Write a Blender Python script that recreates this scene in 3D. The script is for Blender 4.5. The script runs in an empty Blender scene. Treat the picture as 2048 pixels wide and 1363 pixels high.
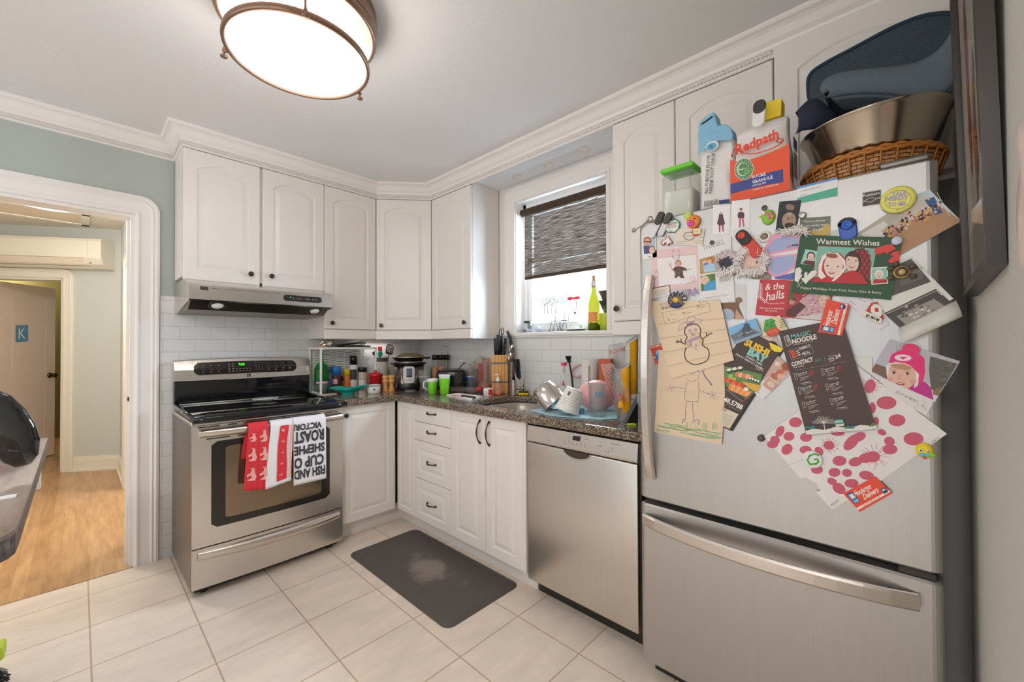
import bpy, bmesh, math, random
from mathutils import Vector, Matrix
random.seed(7)
SC = bpy.context.scene
COL = SC.collection
PI = math.pi
R = math.radians

# ---------------------------------------------------------------- camera
CAMP = Vector((-2.1668, -3.2116, 1.2575)); FPX = 825.04
_y, _p, _r = R(46.3852), R(0.5852), R(-0.2297)
FW = Vector((math.sin(_y)*math.cos(_p), math.cos(_y)*math.cos(_p), math.sin(_p)))
_r0 = Vector((math.cos(_y), -math.sin(_y), 0)); _u0 = _r0.cross(FW)
RT = _r0*math.cos(_r) + _u0*math.sin(_r); UP = -_r0*math.sin(_r) + _u0*math.cos(_r)
cd = bpy.data.cameras.new('camera'); cam = bpy.data.objects.new('camera', cd); COL.objects.link(cam)
cd.sensor_width = 36.0; cd.lens = 36.0*FPX/2048; cd.clip_start = .02; cd.clip_end = 200
cam.matrix_world = Matrix((( RT.x, UP.x, -FW.x, CAMP.x), (RT.y, UP.y, -FW.y, CAMP.y), (RT.z, UP.z, -FW.z, CAMP.z), (0,0,0,1)))
SC.camera = cam
# ---------------------------------------------------------------- light
SC.view_settings.view_transform = 'Standard'; SC.view_settings.look = 'None'
SC.view_settings.gamma = 1.0; SC.view_settings.exposure = 0.66
w = bpy.data.worlds.new('daylight'); SC.world = w; w.use_nodes = True
w.node_tree.nodes['Background'].inputs[0].default_value = (.94, .975, 1.0, 1)
w.node_tree.nodes['Background'].inputs[1].default_value = WORLD = 1.1
def area_light(name, loc, rot, sx, sy, power, color):
    l = bpy.data.lights.new(name, 'AREA'); l.shape = 'RECTANGLE'; l.size = sx; l.size_y = sy; l.energy = power; l.color = color
    o = bpy.data.objects.new(name, l); COL.objects.link(o); o.location = loc; o.rotation_euler = rot; return o
def point_light(name, loc, power, color, rad=.1):
    l = bpy.data.lights.new(name, 'POINT'); l.energy = power; l.color = color; l.shadow_soft_size = rad
    o = bpy.data.objects.new(name, l); COL.objects.link(o); o.location = loc; return o
area_light('window_daylight', (.55, -1.56, 1.95), (0, R(90), 0), 1.0, .9, 85, (.64, .82, 1.0))
point_light('hall_lamp_light', (-2.5, 1.0, 2.2), 22, (1.0, .95, .89), .12)
point_light('side_room_light', (-1.0, 1.1, 1.9), 34, (1.0, .95, .90), .15)
point_light('far_room_light', (-2.9, 5.0, 2.2), 12, (1.0, .9, .74), .15)
point_light('kitchen_lamp_light', (-1.62, -1.64, 2.2), 4, (1.0, .95, .90), .2)
area_light('added_ceiling_fill', (-3.6, -3.4, 2.44), (0, 0, 0), .6, .6, 26, (1.0, .95, .90))  # out-of-view fill light, added to brighten the room and floor
area_light('under_cabinet_fill', (-.46, -.085, 1.284), (0, 0, 0), .28, .08, .2, (1.0, .95, .9))  # weak fill, added to brighten the counter things below the corner cabinet

# ---------------------------------------------------------------- picture ray -> point on a real plane
def at(px, py, ax, val):
    d = FW + RT*((px-1024)/FPX) + UP*((681.5-py)/FPX)
    k = 'xyz'.index(ax); t = (val-CAMP[k])/d[k]
    return CAMP + d*t
def fwd(p): return (Vector(p)-CAMP).dot(FW)
def wm(p, px): return px*fwd(p)/FPX            # metres for px pixels at the distance of p
CZ = .914
def ct(px, py, z=CZ): return at(px, py, 'z', z)

# ---------------------------------------------------------------- materials
def lin(h):
    h = h.lstrip('#'); o = []
    for i in (0, 2, 4):
        c = int(h[i:i+2], 16)/255; o.append(c/12.92 if c <= .04045 else ((c+.055)/1.055)**2.4)
    return o
MATS = {}
def base_mat(name):
    m = bpy.data.materials.new(name); m.use_nodes = True
    nt = m.node_tree; return m, nt, nt.nodes['Principled BSDF']
def col(h, rough=.55, metal=0, gain=1.2, var=.06, scale=30, alpha=1, trans=0, emit=0, coat=0, bump=0, sheen=0):
    k = (h, rough, metal, gain, var, scale, alpha, trans, emit, coat, bump, sheen)
    if k in MATS: return MATS[k]
    m, nt, b = base_mat('finish_'+h)
    c = [min(.9, x*gain) for x in lin(h)]
    n = nt.nodes.new('ShaderNodeTexNoise'); n.inputs['Scale'].default_value = scale; n.inputs['Detail'].default_value = 2
    tc = nt.nodes.new('ShaderNodeTexCoord'); nt.links.new(tc.outputs['Object'], n.inputs['Vector'])
    mx = nt.nodes.new('ShaderNodeMix'); mx.data_type = 'RGBA'
    mx.inputs[6].default_value = (*[x*(1-var) for x in c], 1); mx.inputs[7].default_value = (*[min(.93, x*(1+var)) for x in c], 1)
    nt.links.new(n.outputs[0], mx.inputs[0]); nt.links.new(mx.outputs[2], b.inputs['Base Color'])
    b.inputs['Roughness'].default_value = rough; b.inputs['Metallic'].default_value = metal
    b.inputs['Alpha'].default_value = alpha; b.inputs['Transmission Weight'].default_value = trans
    b.inputs['Coat Weight'].default_value = coat
    if sheen: b.inputs['Sheen Weight'].default_value = sheen
    if emit:
        b.inputs['Emission Color'].default_value = (*c, 1); b.inputs['Emission Strength'].default_value = emit
    if bump:
        bp = nt.nodes.new('ShaderNodeBump'); bp.inputs['Strength'].default_value = bump; bp.inputs['Distance'].default_value = .002
        nt.links.new(n.outputs[0], bp.inputs['Height']); nt.links.new(bp.outputs[0], b.inputs['Normal'])
    MATS[k] = m; return m
def N(nt, t, **kw):
    n = nt.nodes.new(t)
    for k, v in kw.items(): setattr(n, k, v)
    return n
def ramp(nt, src, stops):
    r = nt.nodes.new('ShaderNodeValToRGB'); e = r.color_ramp.elements
    while len(e) < len(stops): e.new(.5)
    for i, (p, c) in enumerate(stops): e[i].position = p; e[i].color = (*c, 1)
    nt.links.new(src, r.inputs[0]); return r
def mapped(nt, scale=(1,1,1), loc=(0,0,0), rot=(0,0,0), coord='Object'):
    tc = nt.nodes.new('ShaderNodeTexCoord'); mp = nt.nodes.new('ShaderNodeMapping')
    mp.inputs['Scale'].default_value = scale; mp.inputs['Location'].default_value = loc; mp.inputs['Rotation'].default_value = rot
    nt.links.new(tc.outputs[coord], mp.inputs['Vector']); return mp.outputs[0]
def glass(h='#ffffff', rough=.02, mixv=.85, gl=.35):
    k = ('glass', h, rough, mixv, gl)
    if k in MATS: return MATS[k]
    m = bpy.data.materials.new('clear_glass'); m.use_nodes = True; nt = m.node_tree
    for n in list(nt.nodes):
        if n.type != 'OUTPUT_MATERIAL': nt.nodes.remove(n)
    out = [n for n in nt.nodes if n.type == 'OUTPUT_MATERIAL'][0]
    c = [min(1, x) for x in lin(h)]
    tr = N(nt, 'ShaderNodeBsdfTransparent'); tr.inputs[0].default_value = (*[x**.45 for x in c], 1)
    gb = N(nt, 'ShaderNodeBsdfGlossy'); gb.inputs['Roughness'].default_value = rough
    df = N(nt, 'ShaderNodeBsdfDiffuse'); df.inputs[0].default_value = (*c, 1)
    lw = N(nt, 'ShaderNodeLayerWeight'); lw.inputs[0].default_value = .5; pw_ = N(nt, 'ShaderNodeMath', operation='POWER'); pw_.inputs[1].default_value = 3; nt.links.new(lw.outputs['Facing'], pw_.inputs[0]); mu = N(nt, 'ShaderNodeMath', operation='MULTIPLY_ADD'); mu.inputs[1].default_value = .25+gl; mu.inputs[2].default_value = .03; nt.links.new(pw_.outputs[0], mu.inputs[0])
    m1 = N(nt, 'ShaderNodeMixShader'); m2 = N(nt, 'ShaderNodeMixShader'); m2.inputs[0].default_value = mixv
    nt.links.new(mu.outputs[0], m1.inputs[0]); nt.links.new(tr.outputs[0], m1.inputs[1]); nt.links.new(gb.outputs[0], m1.inputs[2])
    nt.links.new(df.outputs[0], m2.inputs[1]); nt.links.new(m1.outputs[0], m2.inputs[2]); nt.links.new(m2.outputs[0], out.inputs[0])
    MATS[k] = m; return m
def steel(name, h='#b9b2ac', rough=.28, dirv=(1, 1, 260), bump=.04, metal=1.0, gain=1.0):
    if name in MATS: return MATS[name]
    m, nt, b = base_mat(name)
    v = mapped(nt, dirv); n = N(nt, 'ShaderNodeTexNoise'); n.inputs['Scale'].default_value = 6; n.inputs['Detail'].default_value = 3
    nt.links.new(v, n.inputs['Vector'])
    c = [min(.95, x*gain) for x in lin(h)]
    r = ramp(nt, n.outputs[0], [(.3, [x*.93 for x in c]), (.7, [min(1, x*1.05) for x in c])]); nt.links.new(r.outputs[0], b.inputs['Base Color'])
    b.inputs['Metallic'].default_value = metal; b.inputs['Roughness'].default_value = rough; b.inputs['Anisotropic'].default_value = .5
    bp = N(nt, 'ShaderNodeBump'); bp.inputs['Strength'].default_value = bump; bp.inputs['Distance'].default_value = .001
    nt.links.new(n.outputs[0], bp.inputs['Height']); nt.links.new(bp.outputs[0], b.inputs['Normal'])
    MATS[name] = m; return m

# ---------------------------------------------------------------- mesh builder
class MB:
    def __init__(s): s.v = []; s.f = []; s.m = []; s.s = []; s.mats = []; s.X = None
    def mi(s, m):
        if m not in s.mats: s.mats.append(m)
        return s.mats.index(m)
    def add(s, vs, fs, mat, smooth=False):
        o = len(s.v)
        for p in vs: s.v.append(tuple(s.X @ Vector(p)) if s.X else tuple(p))
        k = s.mi(mat)
        for f in fs: s.f.append([i+o for i in f]); s.m.append(k); s.s.append(smooth)
    def box(s, a, b, mat, bev=0):
        x0,y0,z0 = [min(a[i], b[i]) for i in range(3)]; x1,y1,z1 = [max(a[i], b[i]) for i in range(3)]
        if bev <= 0:
            s.add([(x0,y0,z0),(x1,y0,z0),(x1,y1,z0),(x0,y1,z0),(x0,y0,z1),(x1,y0,z1),(x1,y1,z1),(x0,y1,z1)],
                  [(0,3,2,1),(4,5,6,7),(0,1,5,4),(1,2,6,5),(2,3,7,6),(3,0,4,7)], mat); return
        bev = min(bev, .49*min(x1-x0, y1-y0, z1-z0))
        bm = bmesh.new(); bmesh.ops.create_cube(bm, size=1)
        for v in bm.verts: v.co = Vector(((x0+x1)/2+v.co.x*(x1-x0), (y0+y1)/2+v.co.y*(y1-y0), (z0+z1)/2+v.co.z*(z1-z0)))
        bmesh.ops.bevel(bm, geom=bm.edges[:], offset=bev, segments=3 if bev > .003 else 1, profile=.5, affect='EDGES')
        s.bm(bm, mat, bev > .003)
    def bm(s, bm, mat, smooth=False):
        bm.verts.index_update(); s.add([v.co.copy() for v in bm.verts], [[v.index for v in f.verts] for f in bm.faces], mat, smooth); bm.free()
    def tube(s, pts, r, mat, seg=8, closed=False, caps=True, smooth=True, flat=1.0, upv=None):
        pts = [Vector(p) for p in pts]; n = len(pts); rs = r if isinstance(r, (list, tuple)) else [r]*n
        vs = []; prev = None
        for i, p in enumerate(pts):
            t = (pts[(i+1) % n]-pts[(i-1) % n]) if closed else (pts[min(i+1, n-1)]-pts[max(i-1, 0)])
            if t.length < 1e-9: t = Vector((0,0,1))
            t.normalize()
            if prev is None: a = Vector(upv) if upv else (Vector((0,0,1)) if abs(t.z) < .9 else Vector((1,0,0)))
            else: a = prev
            a = (a - t*a.dot(t))
            if a.length < 1e-6: a = Vector((1,0,0)).cross(t)
            a.normalize(); b = t.cross(a); prev = a
            for k in range(seg):
                g = 2*PI*k/seg; vs.append(p + a*math.cos(g)*rs[i]*flat + b*math.sin(g)*rs[i])
        fs = []
        for i in range(n if closed else n-1):
            j = (i+1) % n
            for k in range(seg): fs.append((i*seg+k, i*seg+(k+1) % seg, j*seg+(k+1) % seg, j*seg+k))
        if caps and not closed: fs += [tuple(range(seg))[::-1], tuple((n-1)*seg+k for k in range(seg))]
        s.add(vs, fs, mat, smooth)
    def lathe(s, prof, c, mat, seg=24, axis=(0,0,1), smooth=True, sx=1, sy=1):
        c = Vector(c); q = Vector((0,0,1)).rotation_difference(Vector(axis).normalized()).to_matrix()
        vs = []; n = len(prof)
        for (r, z) in prof:
            for k in range(seg): g = 2*PI*k/seg; vs.append(c + q @ Vector((max(r, 1e-5)*math.cos(g)*sx, max(r, 1e-5)*math.sin(g)*sy, z)))
        fs = [(i*seg+k, i*seg+(k+1) % seg, (i+1)*seg+(k+1) % seg, (i+1)*seg+k) for i in range(n-1) for k in range(seg)]
        s.add(vs, fs, mat, smooth)
    def cyl(s, p0, p1, r, mat, seg=20, r1=None, smooth=True):
        p0 = Vector(p0); p1 = Vector(p1); L = (p1-p0).length; r1 = r if r1 is None else r1
        s.lathe([(0, 0), (r, 0), (r, 0), (r1, L), (r1, L), (0, L)], p0, mat, seg, p1-p0, smooth=False)
    def ball(s, c, r, mat, seg=14, rings=8, sc=(1,1,1), rot=None):
        c = Vector(c); q = rot or Matrix.Identity(3); vs = []; fs = []
        for i in range(rings+1):
            a = PI*i/rings
            for k in range(seg):
                g = 2*PI*k/seg; vs.append(c + q @ Vector((r*sc[0]*math.sin(a)*math.cos(g), r*sc[1]*math.sin(a)*math.sin(g), r*sc[2]*math.cos(a))))
        for i in range(rings):
            for k in range(seg): fs.append((i*seg+k, (i+1)*seg+k, (i+1)*seg+(k+1) % seg, i*seg+(k+1) % seg))
        s.add(vs, fs, mat, True)
    def prism(s, poly, vec, mat, smooth=False):
        n = len(poly); vec = Vector(vec); a = [Vector(p) for p in poly]
        s.add(a + [p+vec for p in a], [tuple(range(n))[::-1], tuple(range(n, 2*n))] + [(i, (i+1) % n, n+(i+1) % n, n+i) for i in range(n)], mat, smooth)
    def surf(s, fn, nu, nv, mat, smooth=True, thick=0):
        g = [[Vector(fn(i/nu, j/nv)) for j in range(nv+1)] for i in range(nu+1)]
        W = nv+1; vs = [p for r_ in g for p in r_]
        fs = [(i*W+j, (i+1)*W+j, (i+1)*W+j+1, i*W+j+1) for i in range(nu) for j in range(nv)]
        if thick:
            n0 = len(vs); off = []
            for i in range(nu+1):
                for j in range(nv+1):
                    du = g[min(i+1, nu)][j]-g[max(i-1, 0)][j]; dv = g[i][min(j+1, nv)]-g[i][max(j-1, 0)]
                    nn = du.cross(dv); nn = nn.normalized() if nn.length > 1e-12 else Vector((0,0,1)); off.append(g[i][j]-nn*thick)
            vs += off; fs += [tuple(n0+k for k in f[::-1]) for f in fs]
            for i in range(nu): fs += [(i*W, n0+i*W, n0+(i+1)*W, (i+1)*W), ((i+1)*W+nv, n0+(i+1)*W+nv, n0+i*W+nv, i*W+nv)]
            for j in range(nv): fs += [(j+1, n0+j+1, n0+j, j), (nu*W+j, n0+nu*W+j, n0+nu*W+j+1, nu*W+j+1)]
        s.add(vs, fs, mat, smooth)
    def sweep(s, prof, path, mat, closed=False):
        # prof (out, z) ; path [(x, y)], outwards is to the right hand of travel
        pts = [Vector((p[0], p[1])) for p in path]; n = len(pts); ring = []
        for i in range(n):
            d0 = (pts[i]-pts[i-1]).normalized() if i > 0 else (pts[1]-pts[0]).normalized()
            d1 = (pts[i+1]-pts[i]).normalized() if i < n-1 else d0
            n0 = Vector((d0.y, -d0.x)); n1 = Vector((d1.y, -d1.x)); b = (n0+n1)
            b = b/ max(.2, b.length_squared)*2
            ring.append([(pts[i].x+b.x*o, pts[i].y+b.y*o, z) for o, z in prof])
        m = len(prof); vs = [p for r_ in ring for p in r_]
        fs = [(i*m+k, i*m+k+1, (i+1)*m+k+1, (i+1)*m+k) for i in range(n-1) for k in range(m-1)]
        fs += [tuple(range(m))[::-1], tuple((n-1)*m+k for k in range(m))]
        s.add(vs, fs, mat)
    def build(s, name, parent=None, label=None, cat=None, group=None, kind=None, origin=None, fix=True):
        me = bpy.data.meshes.new(name)
        if origin is None: origin = Vector((0,0,0)) if parent else Vector((sum(p[0] for p in s.v)/len(s.v), sum(p[1] for p in s.v)/len(s.v), min(p[2] for p in s.v)))
        M = Matrix.Translation(origin)
        if parent: M = world(parent) @ M
        iv = M.inverted()
        me.from_pydata([tuple(iv @ Vector(p)) for p in s.v] if s.v else [], [], s.f)
        for m in s.mats: me.materials.append(m)
        me.polygons.foreach_set('material_index', s.m); me.polygons.foreach_set('use_smooth', s.s)
        me.update()
        if fix:
            b = bmesh.new(); b.from_mesh(me); bmesh.ops.remove_doubles(b, verts=b.verts, dist=1e-6)
            if fix != 'flat': bmesh.ops.recalc_face_normals(b, faces=b.faces)
            b.to_mesh(me); b.free()
        o = bpy.data.objects.new(name, me); COL.objects.link(o)
        if parent: o.parent = parent; o.location = origin if False else (0,0,0)
        else: o.location = origin
        tag(o, label, cat, group, kind); return o
def world(o):
    M = o.matrix_basis.copy() if o.parent is None else world(o.parent) @ o.matrix_basis
    return M
def tag(o, label=None, cat=None, group=None, kind=None):
    if label: o['label'] = label
    if cat: o['category'] = cat
    if group: o['group'] = group
    if kind: o['kind'] = kind
    return o
def thing(name, label, cat, loc=(0,0,0), rz=0, group=None, kind=None):
    o = bpy.data.objects.new(name, None); COL.objects.link(o); o.empty_display_size = .05
    o.location = loc; o.rotation_euler = (0, 0, rz); tag(o, label, cat, group, kind); o.matrix_basis = Matrix.Translation(Vector(loc)) @ Matrix.Rotation(rz, 4, 'Z'); return o
def struct(name, mb, parent=None, **kw): return mb.build(name, parent, kind=None if parent else 'structure', **kw)
def rrect(x0, x1, y0, y1, r, n=5):
    o = []
    for cx, cy, a in ((x1-r, y1-r, 0), (x0+r, y1-r, 90), (x0+r, y0+r, 180), (x1-r, y0+r, 270)):
        for k in range(n+1): g = R(a+90*k/n); o.append((cx+r*math.cos(g), cy+r*math.sin(g)))
    return o
FONT = {}
def glyphs(txt, bold=0, res=2):
    if (txt, bold) in FONT: return FONT[(txt, bold)]
    cu = bpy.data.curves.new('lettering', 'FONT'); cu.body = txt; cu.size = 1; cu.resolution_u = res; cu.offset = bold
    ob = bpy.data.objects.new('lettering', cu); COL.objects.link(ob); dg = bpy.context.evaluated_depsgraph_get()
    me = bpy.data.meshes.new_from_object(ob.evaluated_get(dg)); v = [(a.co.x, a.co.y) for a in me.vertices]; f = [list(p.vertices) for p in me.polygons]
    bpy.data.objects.remove(ob); bpy.data.meshes.remove(me); bpy.data.curves.remove(cu)
    if v:
        x0 = min(a[0] for a in v); x1 = max(a[0] for a in v)
    else: x0, x1 = 0, 1
    FONT[(txt, bold)] = ([(a-x0, b) for a, b in v], f, max(1e-3, x1-x0)); return FONT[(txt, bold)]

def zfor(p, py):
    # height above the spot p whose picture row is py
    k = (681.5-py)/FPX; v = UP - FW*k; d = Vector((p[0], p[1], 0))-CAMP
    return -(d.x*v.x + d.y*v.y)/v.z + CAMP.z
def back_of(p, r):
    d = Vector((p.x-CAMP.x, p.y-CAMP.y, 0)).normalized(); return Vector((p.x+d.x*r, p.y+d.y*r, p.z))
# ================================================================ setting
CEIL = 2.49
WHITE = col('#e3ddd8', .5, gain=1.12, var=.015, scale=3)
TRIM = col('#e6e0dc', .38, gain=1.12, var=.01, scale=3)
CAB = col('#dcd5cf', .33, gain=1.16, var=.012, scale=2)
CABS = col('#dbd4ce', .4, gain=1.16, var=.012, scale=2)

def ceiling_mat():
    m, nt, b = base_mat('painted_ceiling'); v = mapped(nt, (1,1,1)); n = N(nt, 'ShaderNodeTexNoise'); n.inputs['Scale'].default_value = 140
    nt.links.new(v, n.inputs['Vector']); r = ramp(nt, n.outputs[0], [(.3, (.78,.775,.78)), (.7, (.82,.81,.815))]); nt.links.new(r.outputs[0], b.inputs['Base Color'])
    b.inputs['Roughness'].default_value = .7; bp = N(nt, 'ShaderNodeBump'); bp.inputs['Strength'].default_value = .12; bp.inputs['Distance'].default_value = .002
    nt.links.new(n.outputs[0], bp.inputs['Height']); nt.links.new(bp.outputs[0], b.inputs['Normal']); return m
def wall_mat(name, c):
    m, nt, b = base_mat(name); v = mapped(nt); n = N(nt, 'ShaderNodeTexNoise'); n.inputs['Scale'].default_value = 160
    nt.links.new(v, n.inputs['Vector']); a = lin(c); r = ramp(nt, n.outputs[0], [(.3, [x*.97 for x in a]), (.7, [x*1.03 for x in a])]); nt.links.new(r.outputs[0], b.inputs['Base Color'])
    b.inputs['Roughness'].default_value = .6; bp = N(nt, 'ShaderNodeBump'); bp.inputs['Strength'].default_value = .1; bp.inputs['Distance'].default_value = .001
    nt.links.new(n.outputs[0], bp.inputs['Height']); nt.links.new(bp.outputs[0], b.inputs['Normal']); return m
MINT = wall_mat('mint_wall_paint', '#b3bab5'); MINTH = wall_mat('hall_wall_paint', '#d3d6d2'); OLIVE = wall_mat('olive_wall_paint', '#7f7440'); PALE = wall_mat('pale_wall_paint', '#cdccc2')

def grid_mat(name, u, vv, uo, vo, bw, bh, mort, c1, c2, cm, rough, offset, msmooth=.1, bump=.3, noise=None, frequency=2):
    m, nt, b = base_mat(name); tc = N(nt, 'ShaderNodeTexCoord'); sp = N(nt, 'ShaderNodeSeparateXYZ'); nt.links.new(tc.outputs['Object'], sp.inputs[0])
    cb = N(nt, 'ShaderNodeCombineXYZ')
    for k, (ax, o) in enumerate(((u, uo), (vv, vo))):
        a = N(nt, 'ShaderNodeMath', operation='SUBTRACT'); nt.links.new(sp.outputs[ax], a.inputs[0]); a.inputs[1].default_value = o; nt.links.new(a.outputs[0], cb.inputs[k])
    br = N(nt, 'ShaderNodeTexBrick'); br.offset = offset; br.offset_frequency = frequency; br.squash = 1
    br.inputs['Scale'].default_value = 1; br.inputs['Mortar Size'].default_value = mort; br.inputs['Mortar Smooth'].default_value = msmooth
    br.inputs['Brick Width'].default_value = bw; br.inputs['Row Height'].default_value = bh; br.inputs['Bias'].default_value = 0
    br.inputs['Color1'].default_value = (*c1, 1); br.inputs['Color2'].default_value = (*c2, 1); br.inputs['Mortar'].default_value = (*cm, 1)
    nt.links.new(cb.outputs[0], br.inputs['Vector']); colr = br.outputs['Color']
    if noise:
        n = N(nt, 'ShaderNodeTexNoise'); n.inputs['Scale'].default_value = noise[0]; n.inputs['Detail'].default_value = 6; n.inputs['Roughness'].default_value = .65
        mp = N(nt, 'ShaderNodeMapping'); mp.inputs['Scale'].default_value = noise[3]; nt.links.new(tc.outputs['Object'], mp.inputs[0]); nt.links.new(mp.outputs[0], n.inputs['Vector'])
        r = ramp(nt, n.outputs[0], [(.32, noise[1]), (.68, noise[2])]); mx = N(nt, 'ShaderNodeMix', data_type='RGBA', blend_type='MULTIPLY'); mx.inputs[0].default_value = 1
        nt.links.new(colr, mx.inputs[6]); nt.links.new(r.outputs[0], mx.inputs[7]); colr = mx.outputs[2]
    nt.links.new(colr, b.inputs['Base Color']); b.inputs['Roughness'].default_value = rough
    bp = N(nt, 'ShaderNodeBump', invert=True); bp.inputs['Strength'].default_value = bump; bp.inputs['Distance'].default_value = .002
    nt.links.new(br.outputs['Fac'], bp.inputs['Height']); nt.links.new(bp.outputs[0], b.inputs['Normal']); return m
TILEF = grid_mat('beige_floor_tile', 0, 1, -2.4706-.3429*20, .1337-.3386*40, .3429, .3386, .0032, (.88,.775,.68), (.90,.795,.70), (.58,.44,.33), .34, 0, noise=(5, (.90,.895,.89), (1.06,1.03,1.0), (1,2.2,1)))
OAK = grid_mat('oak_strip_floor', 1, 0, -9.3, -9.02, .95, .057, .0006, (.50,.305,.15), (.62,.395,.205), (.36,.20,.09), .3, .37, noise=(4.2, (.74,.67,.60), (1.16,1.12,1.06), (7,.8,1)), bump=.15)
SUBX = grid_mat('white_subway_tile', 0, 2, -5, .914-.0777*20, .155, .0777, .0018, (.76,.76,.75), (.78,.775,.77), (.58,.57,.55), .14, .5)
SUBY = grid_mat('white_subway_tile_side', 1, 2, -5, .914-.0777*20, .155, .0777, .0018, (.76,.75,.735), (.78,.77,.755), (.60,.57,.54), .14, .5)
def granite():
    m, nt, b = base_mat('speckled_granite'); v = mapped(nt); vo = N(nt, 'ShaderNodeTexVoronoi'); vo.inputs['Scale'].default_value = 230
    n = N(nt, 'ShaderNodeTexNoise'); n.inputs['Scale'].default_value = 120; n.inputs['Detail'].default_value = 4
    nt.links.new(v, vo.inputs['Vector']); nt.links.new(v, n.inputs['Vector'])
    s = N(nt, 'ShaderNodeSeparateColor'); nt.links.new(vo.outputs['Color'], s.inputs[0])
    r = ramp(nt, s.outputs[0], [(0, (.035,.026,.02)), (.35, (.10,.07,.05)), (.6, (.21,.15,.105)), (.85, (.36,.28,.21)), (1, (.48,.42,.36))])
    mx = N(nt, 'ShaderNodeMix', data_type='RGBA', blend_type='MULTIPLY'); mx.inputs[0].default_value = .6
    nt.links.new(r.outputs[0], mx.inputs[6]); nt.links.new(ramp(nt, n.outputs[0], [(.3, (.5,.5,.5)), (.7, (1.3,1.25,1.2))]).outputs[0], mx.inputs[7])
    nt.links.new(mx.outputs[2], b.inputs['Base Color']); b.inputs['Roughness'].default_value = .09; return m
GRAN = granite()
def laminate():
    m, nt, b = base_mat('stone_laminate'); v = mapped(nt, (9, 1.6, 9), rot=(0,0,.9)); n = N(nt, 'ShaderNodeTexNoise'); n.inputs['Scale'].default_value = 2.2; n.inputs['Detail'].default_value = 8; n.inputs['Distortion'].default_value = .6
    nt.links.new(v, n.inputs['Vector']); r = ramp(nt, n.outputs[0], [(.25, (.17,.115,.095)), (.45, (.28,.21,.165)), (.6, (.35,.28,.225)), (.8, (.44,.37,.31))]); nt.links.new(r.outputs[0], b.inputs['Base Color']); b.inputs['Roughness'].default_value = .5; b.inputs['Specular IOR Level'].default_value = .3; return m
def dark_edge():
    m, nt, b = base_mat('dark_stone_edge'); v = mapped(nt); n = N(nt, 'ShaderNodeTexNoise'); n.inputs['Scale'].default_value = 45; n.inputs['Detail'].default_value = 6; n.inputs['Distortion'].default_value = 1.5
    nt.links.new(v, n.inputs['Vector']); r = ramp(nt, n.outputs[0], [(.35, (.035,.028,.028)), (.55, (.10,.08,.075)), (.75, (.22,.18,.16))]); nt.links.new(r.outputs[0], b.inputs['Base Color']); b.inputs['Roughness'].default_value = .4; return m

m = MB(); m.box((-4.6,-4.9,-.06), (.12,.02,0), TILEF); struct('floor', m, origin=Vector((0,0,0)))
m = MB(); m.box((-4.6,.02,-.06), (1.0,6.2,0), OAK); m.box((-2.86,-.012,0), (-1.94,.035,.004), OAK); struct('floor_hall', m, origin=Vector((0,0,0)))
m = MB(); m.box((-4.6,-4.9,CEIL), (.12,.12,CEIL+.06), ceiling_mat()); struct('ceiling', m, origin=Vector((0,0,0)))
m = MB(); m.box((-4.6,.12,2.47), (.9,6.2,2.53), col('#e6dccf', .6, gain=1.15, var=.01)); struct('ceiling_hall', m, origin=Vector((0,0,0)))
DX0, DX1, DZ = -2.86, -1.948, 2.02
m = MB(); m.box((-4.6,0,0), (DX0,.12,CEIL), MINT); m.box((DX0,0,DZ), (DX1,.12,CEIL), MINT); m.box((DX1,0,0), (.12,.12,CEIL), MINT)
struct('wall_stove', m, origin=Vector((0,0,0)))
WY0, WY1, WZ0, WZ1 = -1.935, -1.19, 1.345, 2.285
m = MB(); m.box((0,WY1,0), (.12,0,CEIL), WHITE); m.box((0,-3.6,0), (.12,WY0,CEIL), WHITE); m.box((0,WY0,0), (.12,WY1,WZ0), WHITE); m.box((0,WY0,WZ1), (.12,WY1,CEIL), WHITE)
struct('wall_window', m, origin=Vector((0,0,0)))
m = MB(); m.box((-3.1,-3.47,0), (-.50,-3.335,CEIL), PALE); struct('wall_right', m, origin=Vector((0,0,0)))
m = MB(); m.box((-.50,-3.5,0), (0,-3.43,CEIL), PALE); struct('wall_alcove', m, origin=Vector((0,0,0)))
# tiles
m = MB(); m.box((-1.835,-.008,0), (-.008,0,1.56), SUBX); struct('trim_1', m, label=None, origin=Vector((0,0,0)))
m = MB(); m.box((-.008,-2.5,.85), (0,-.008,1.325), SUBY); struct('trim_2', m, origin=Vector((0,0,0)))

def casing(stations, prof, mp, mat):
    # stations: (inner uv, outer uv); prof: (t, h); mp(u, v, h)
    mb = MB(); ring = []
    for I, O in stations: ring += [mp(I[0]+(O[0]-I[0])*t, I[1]+(O[1]-I[1])*t, h) for t, h in prof]
    k = len(prof); mb.add(ring, [(i*k+j, i*k+j+1, (i+1)*k+j+1, (i+1)*k+j) for i in range(len(stations)-1) for j in range(k-1)], mat)
    return mb
CP = [(0, 0), (0, .014), (.1, .02), (.17, .02), (.2, .013), (.62, .015), (.7, .021), (.78, .016), (.86, .024), (.97, .02), (1, 0)]
def door_stations(x0, x1, zt, wd, r=.085, z0=0):
    st = [((x1, z0), (x1+wd, z0)), ((x1, zt-.0), (x1+wd, zt+wd-r))]
    for k in range(7): g = R(90*k/6); st.append(((x1, zt), (x1+wd-r+r*math.cos(g), zt+wd-r+r*math.sin(g))))
    for k in range(7): g = R(90+90*k/6); st.append(((x0, zt), (x0-wd+r+r*math.cos(g), zt+wd-r+r*math.sin(g))))
    st += [((x0, z0), (x0-wd, z0))]
    return st
mb = casing(door_stations(DX0, DX1, DZ, .112), CP, lambda u, v, h: (u, -h, v), TRIM)
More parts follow.
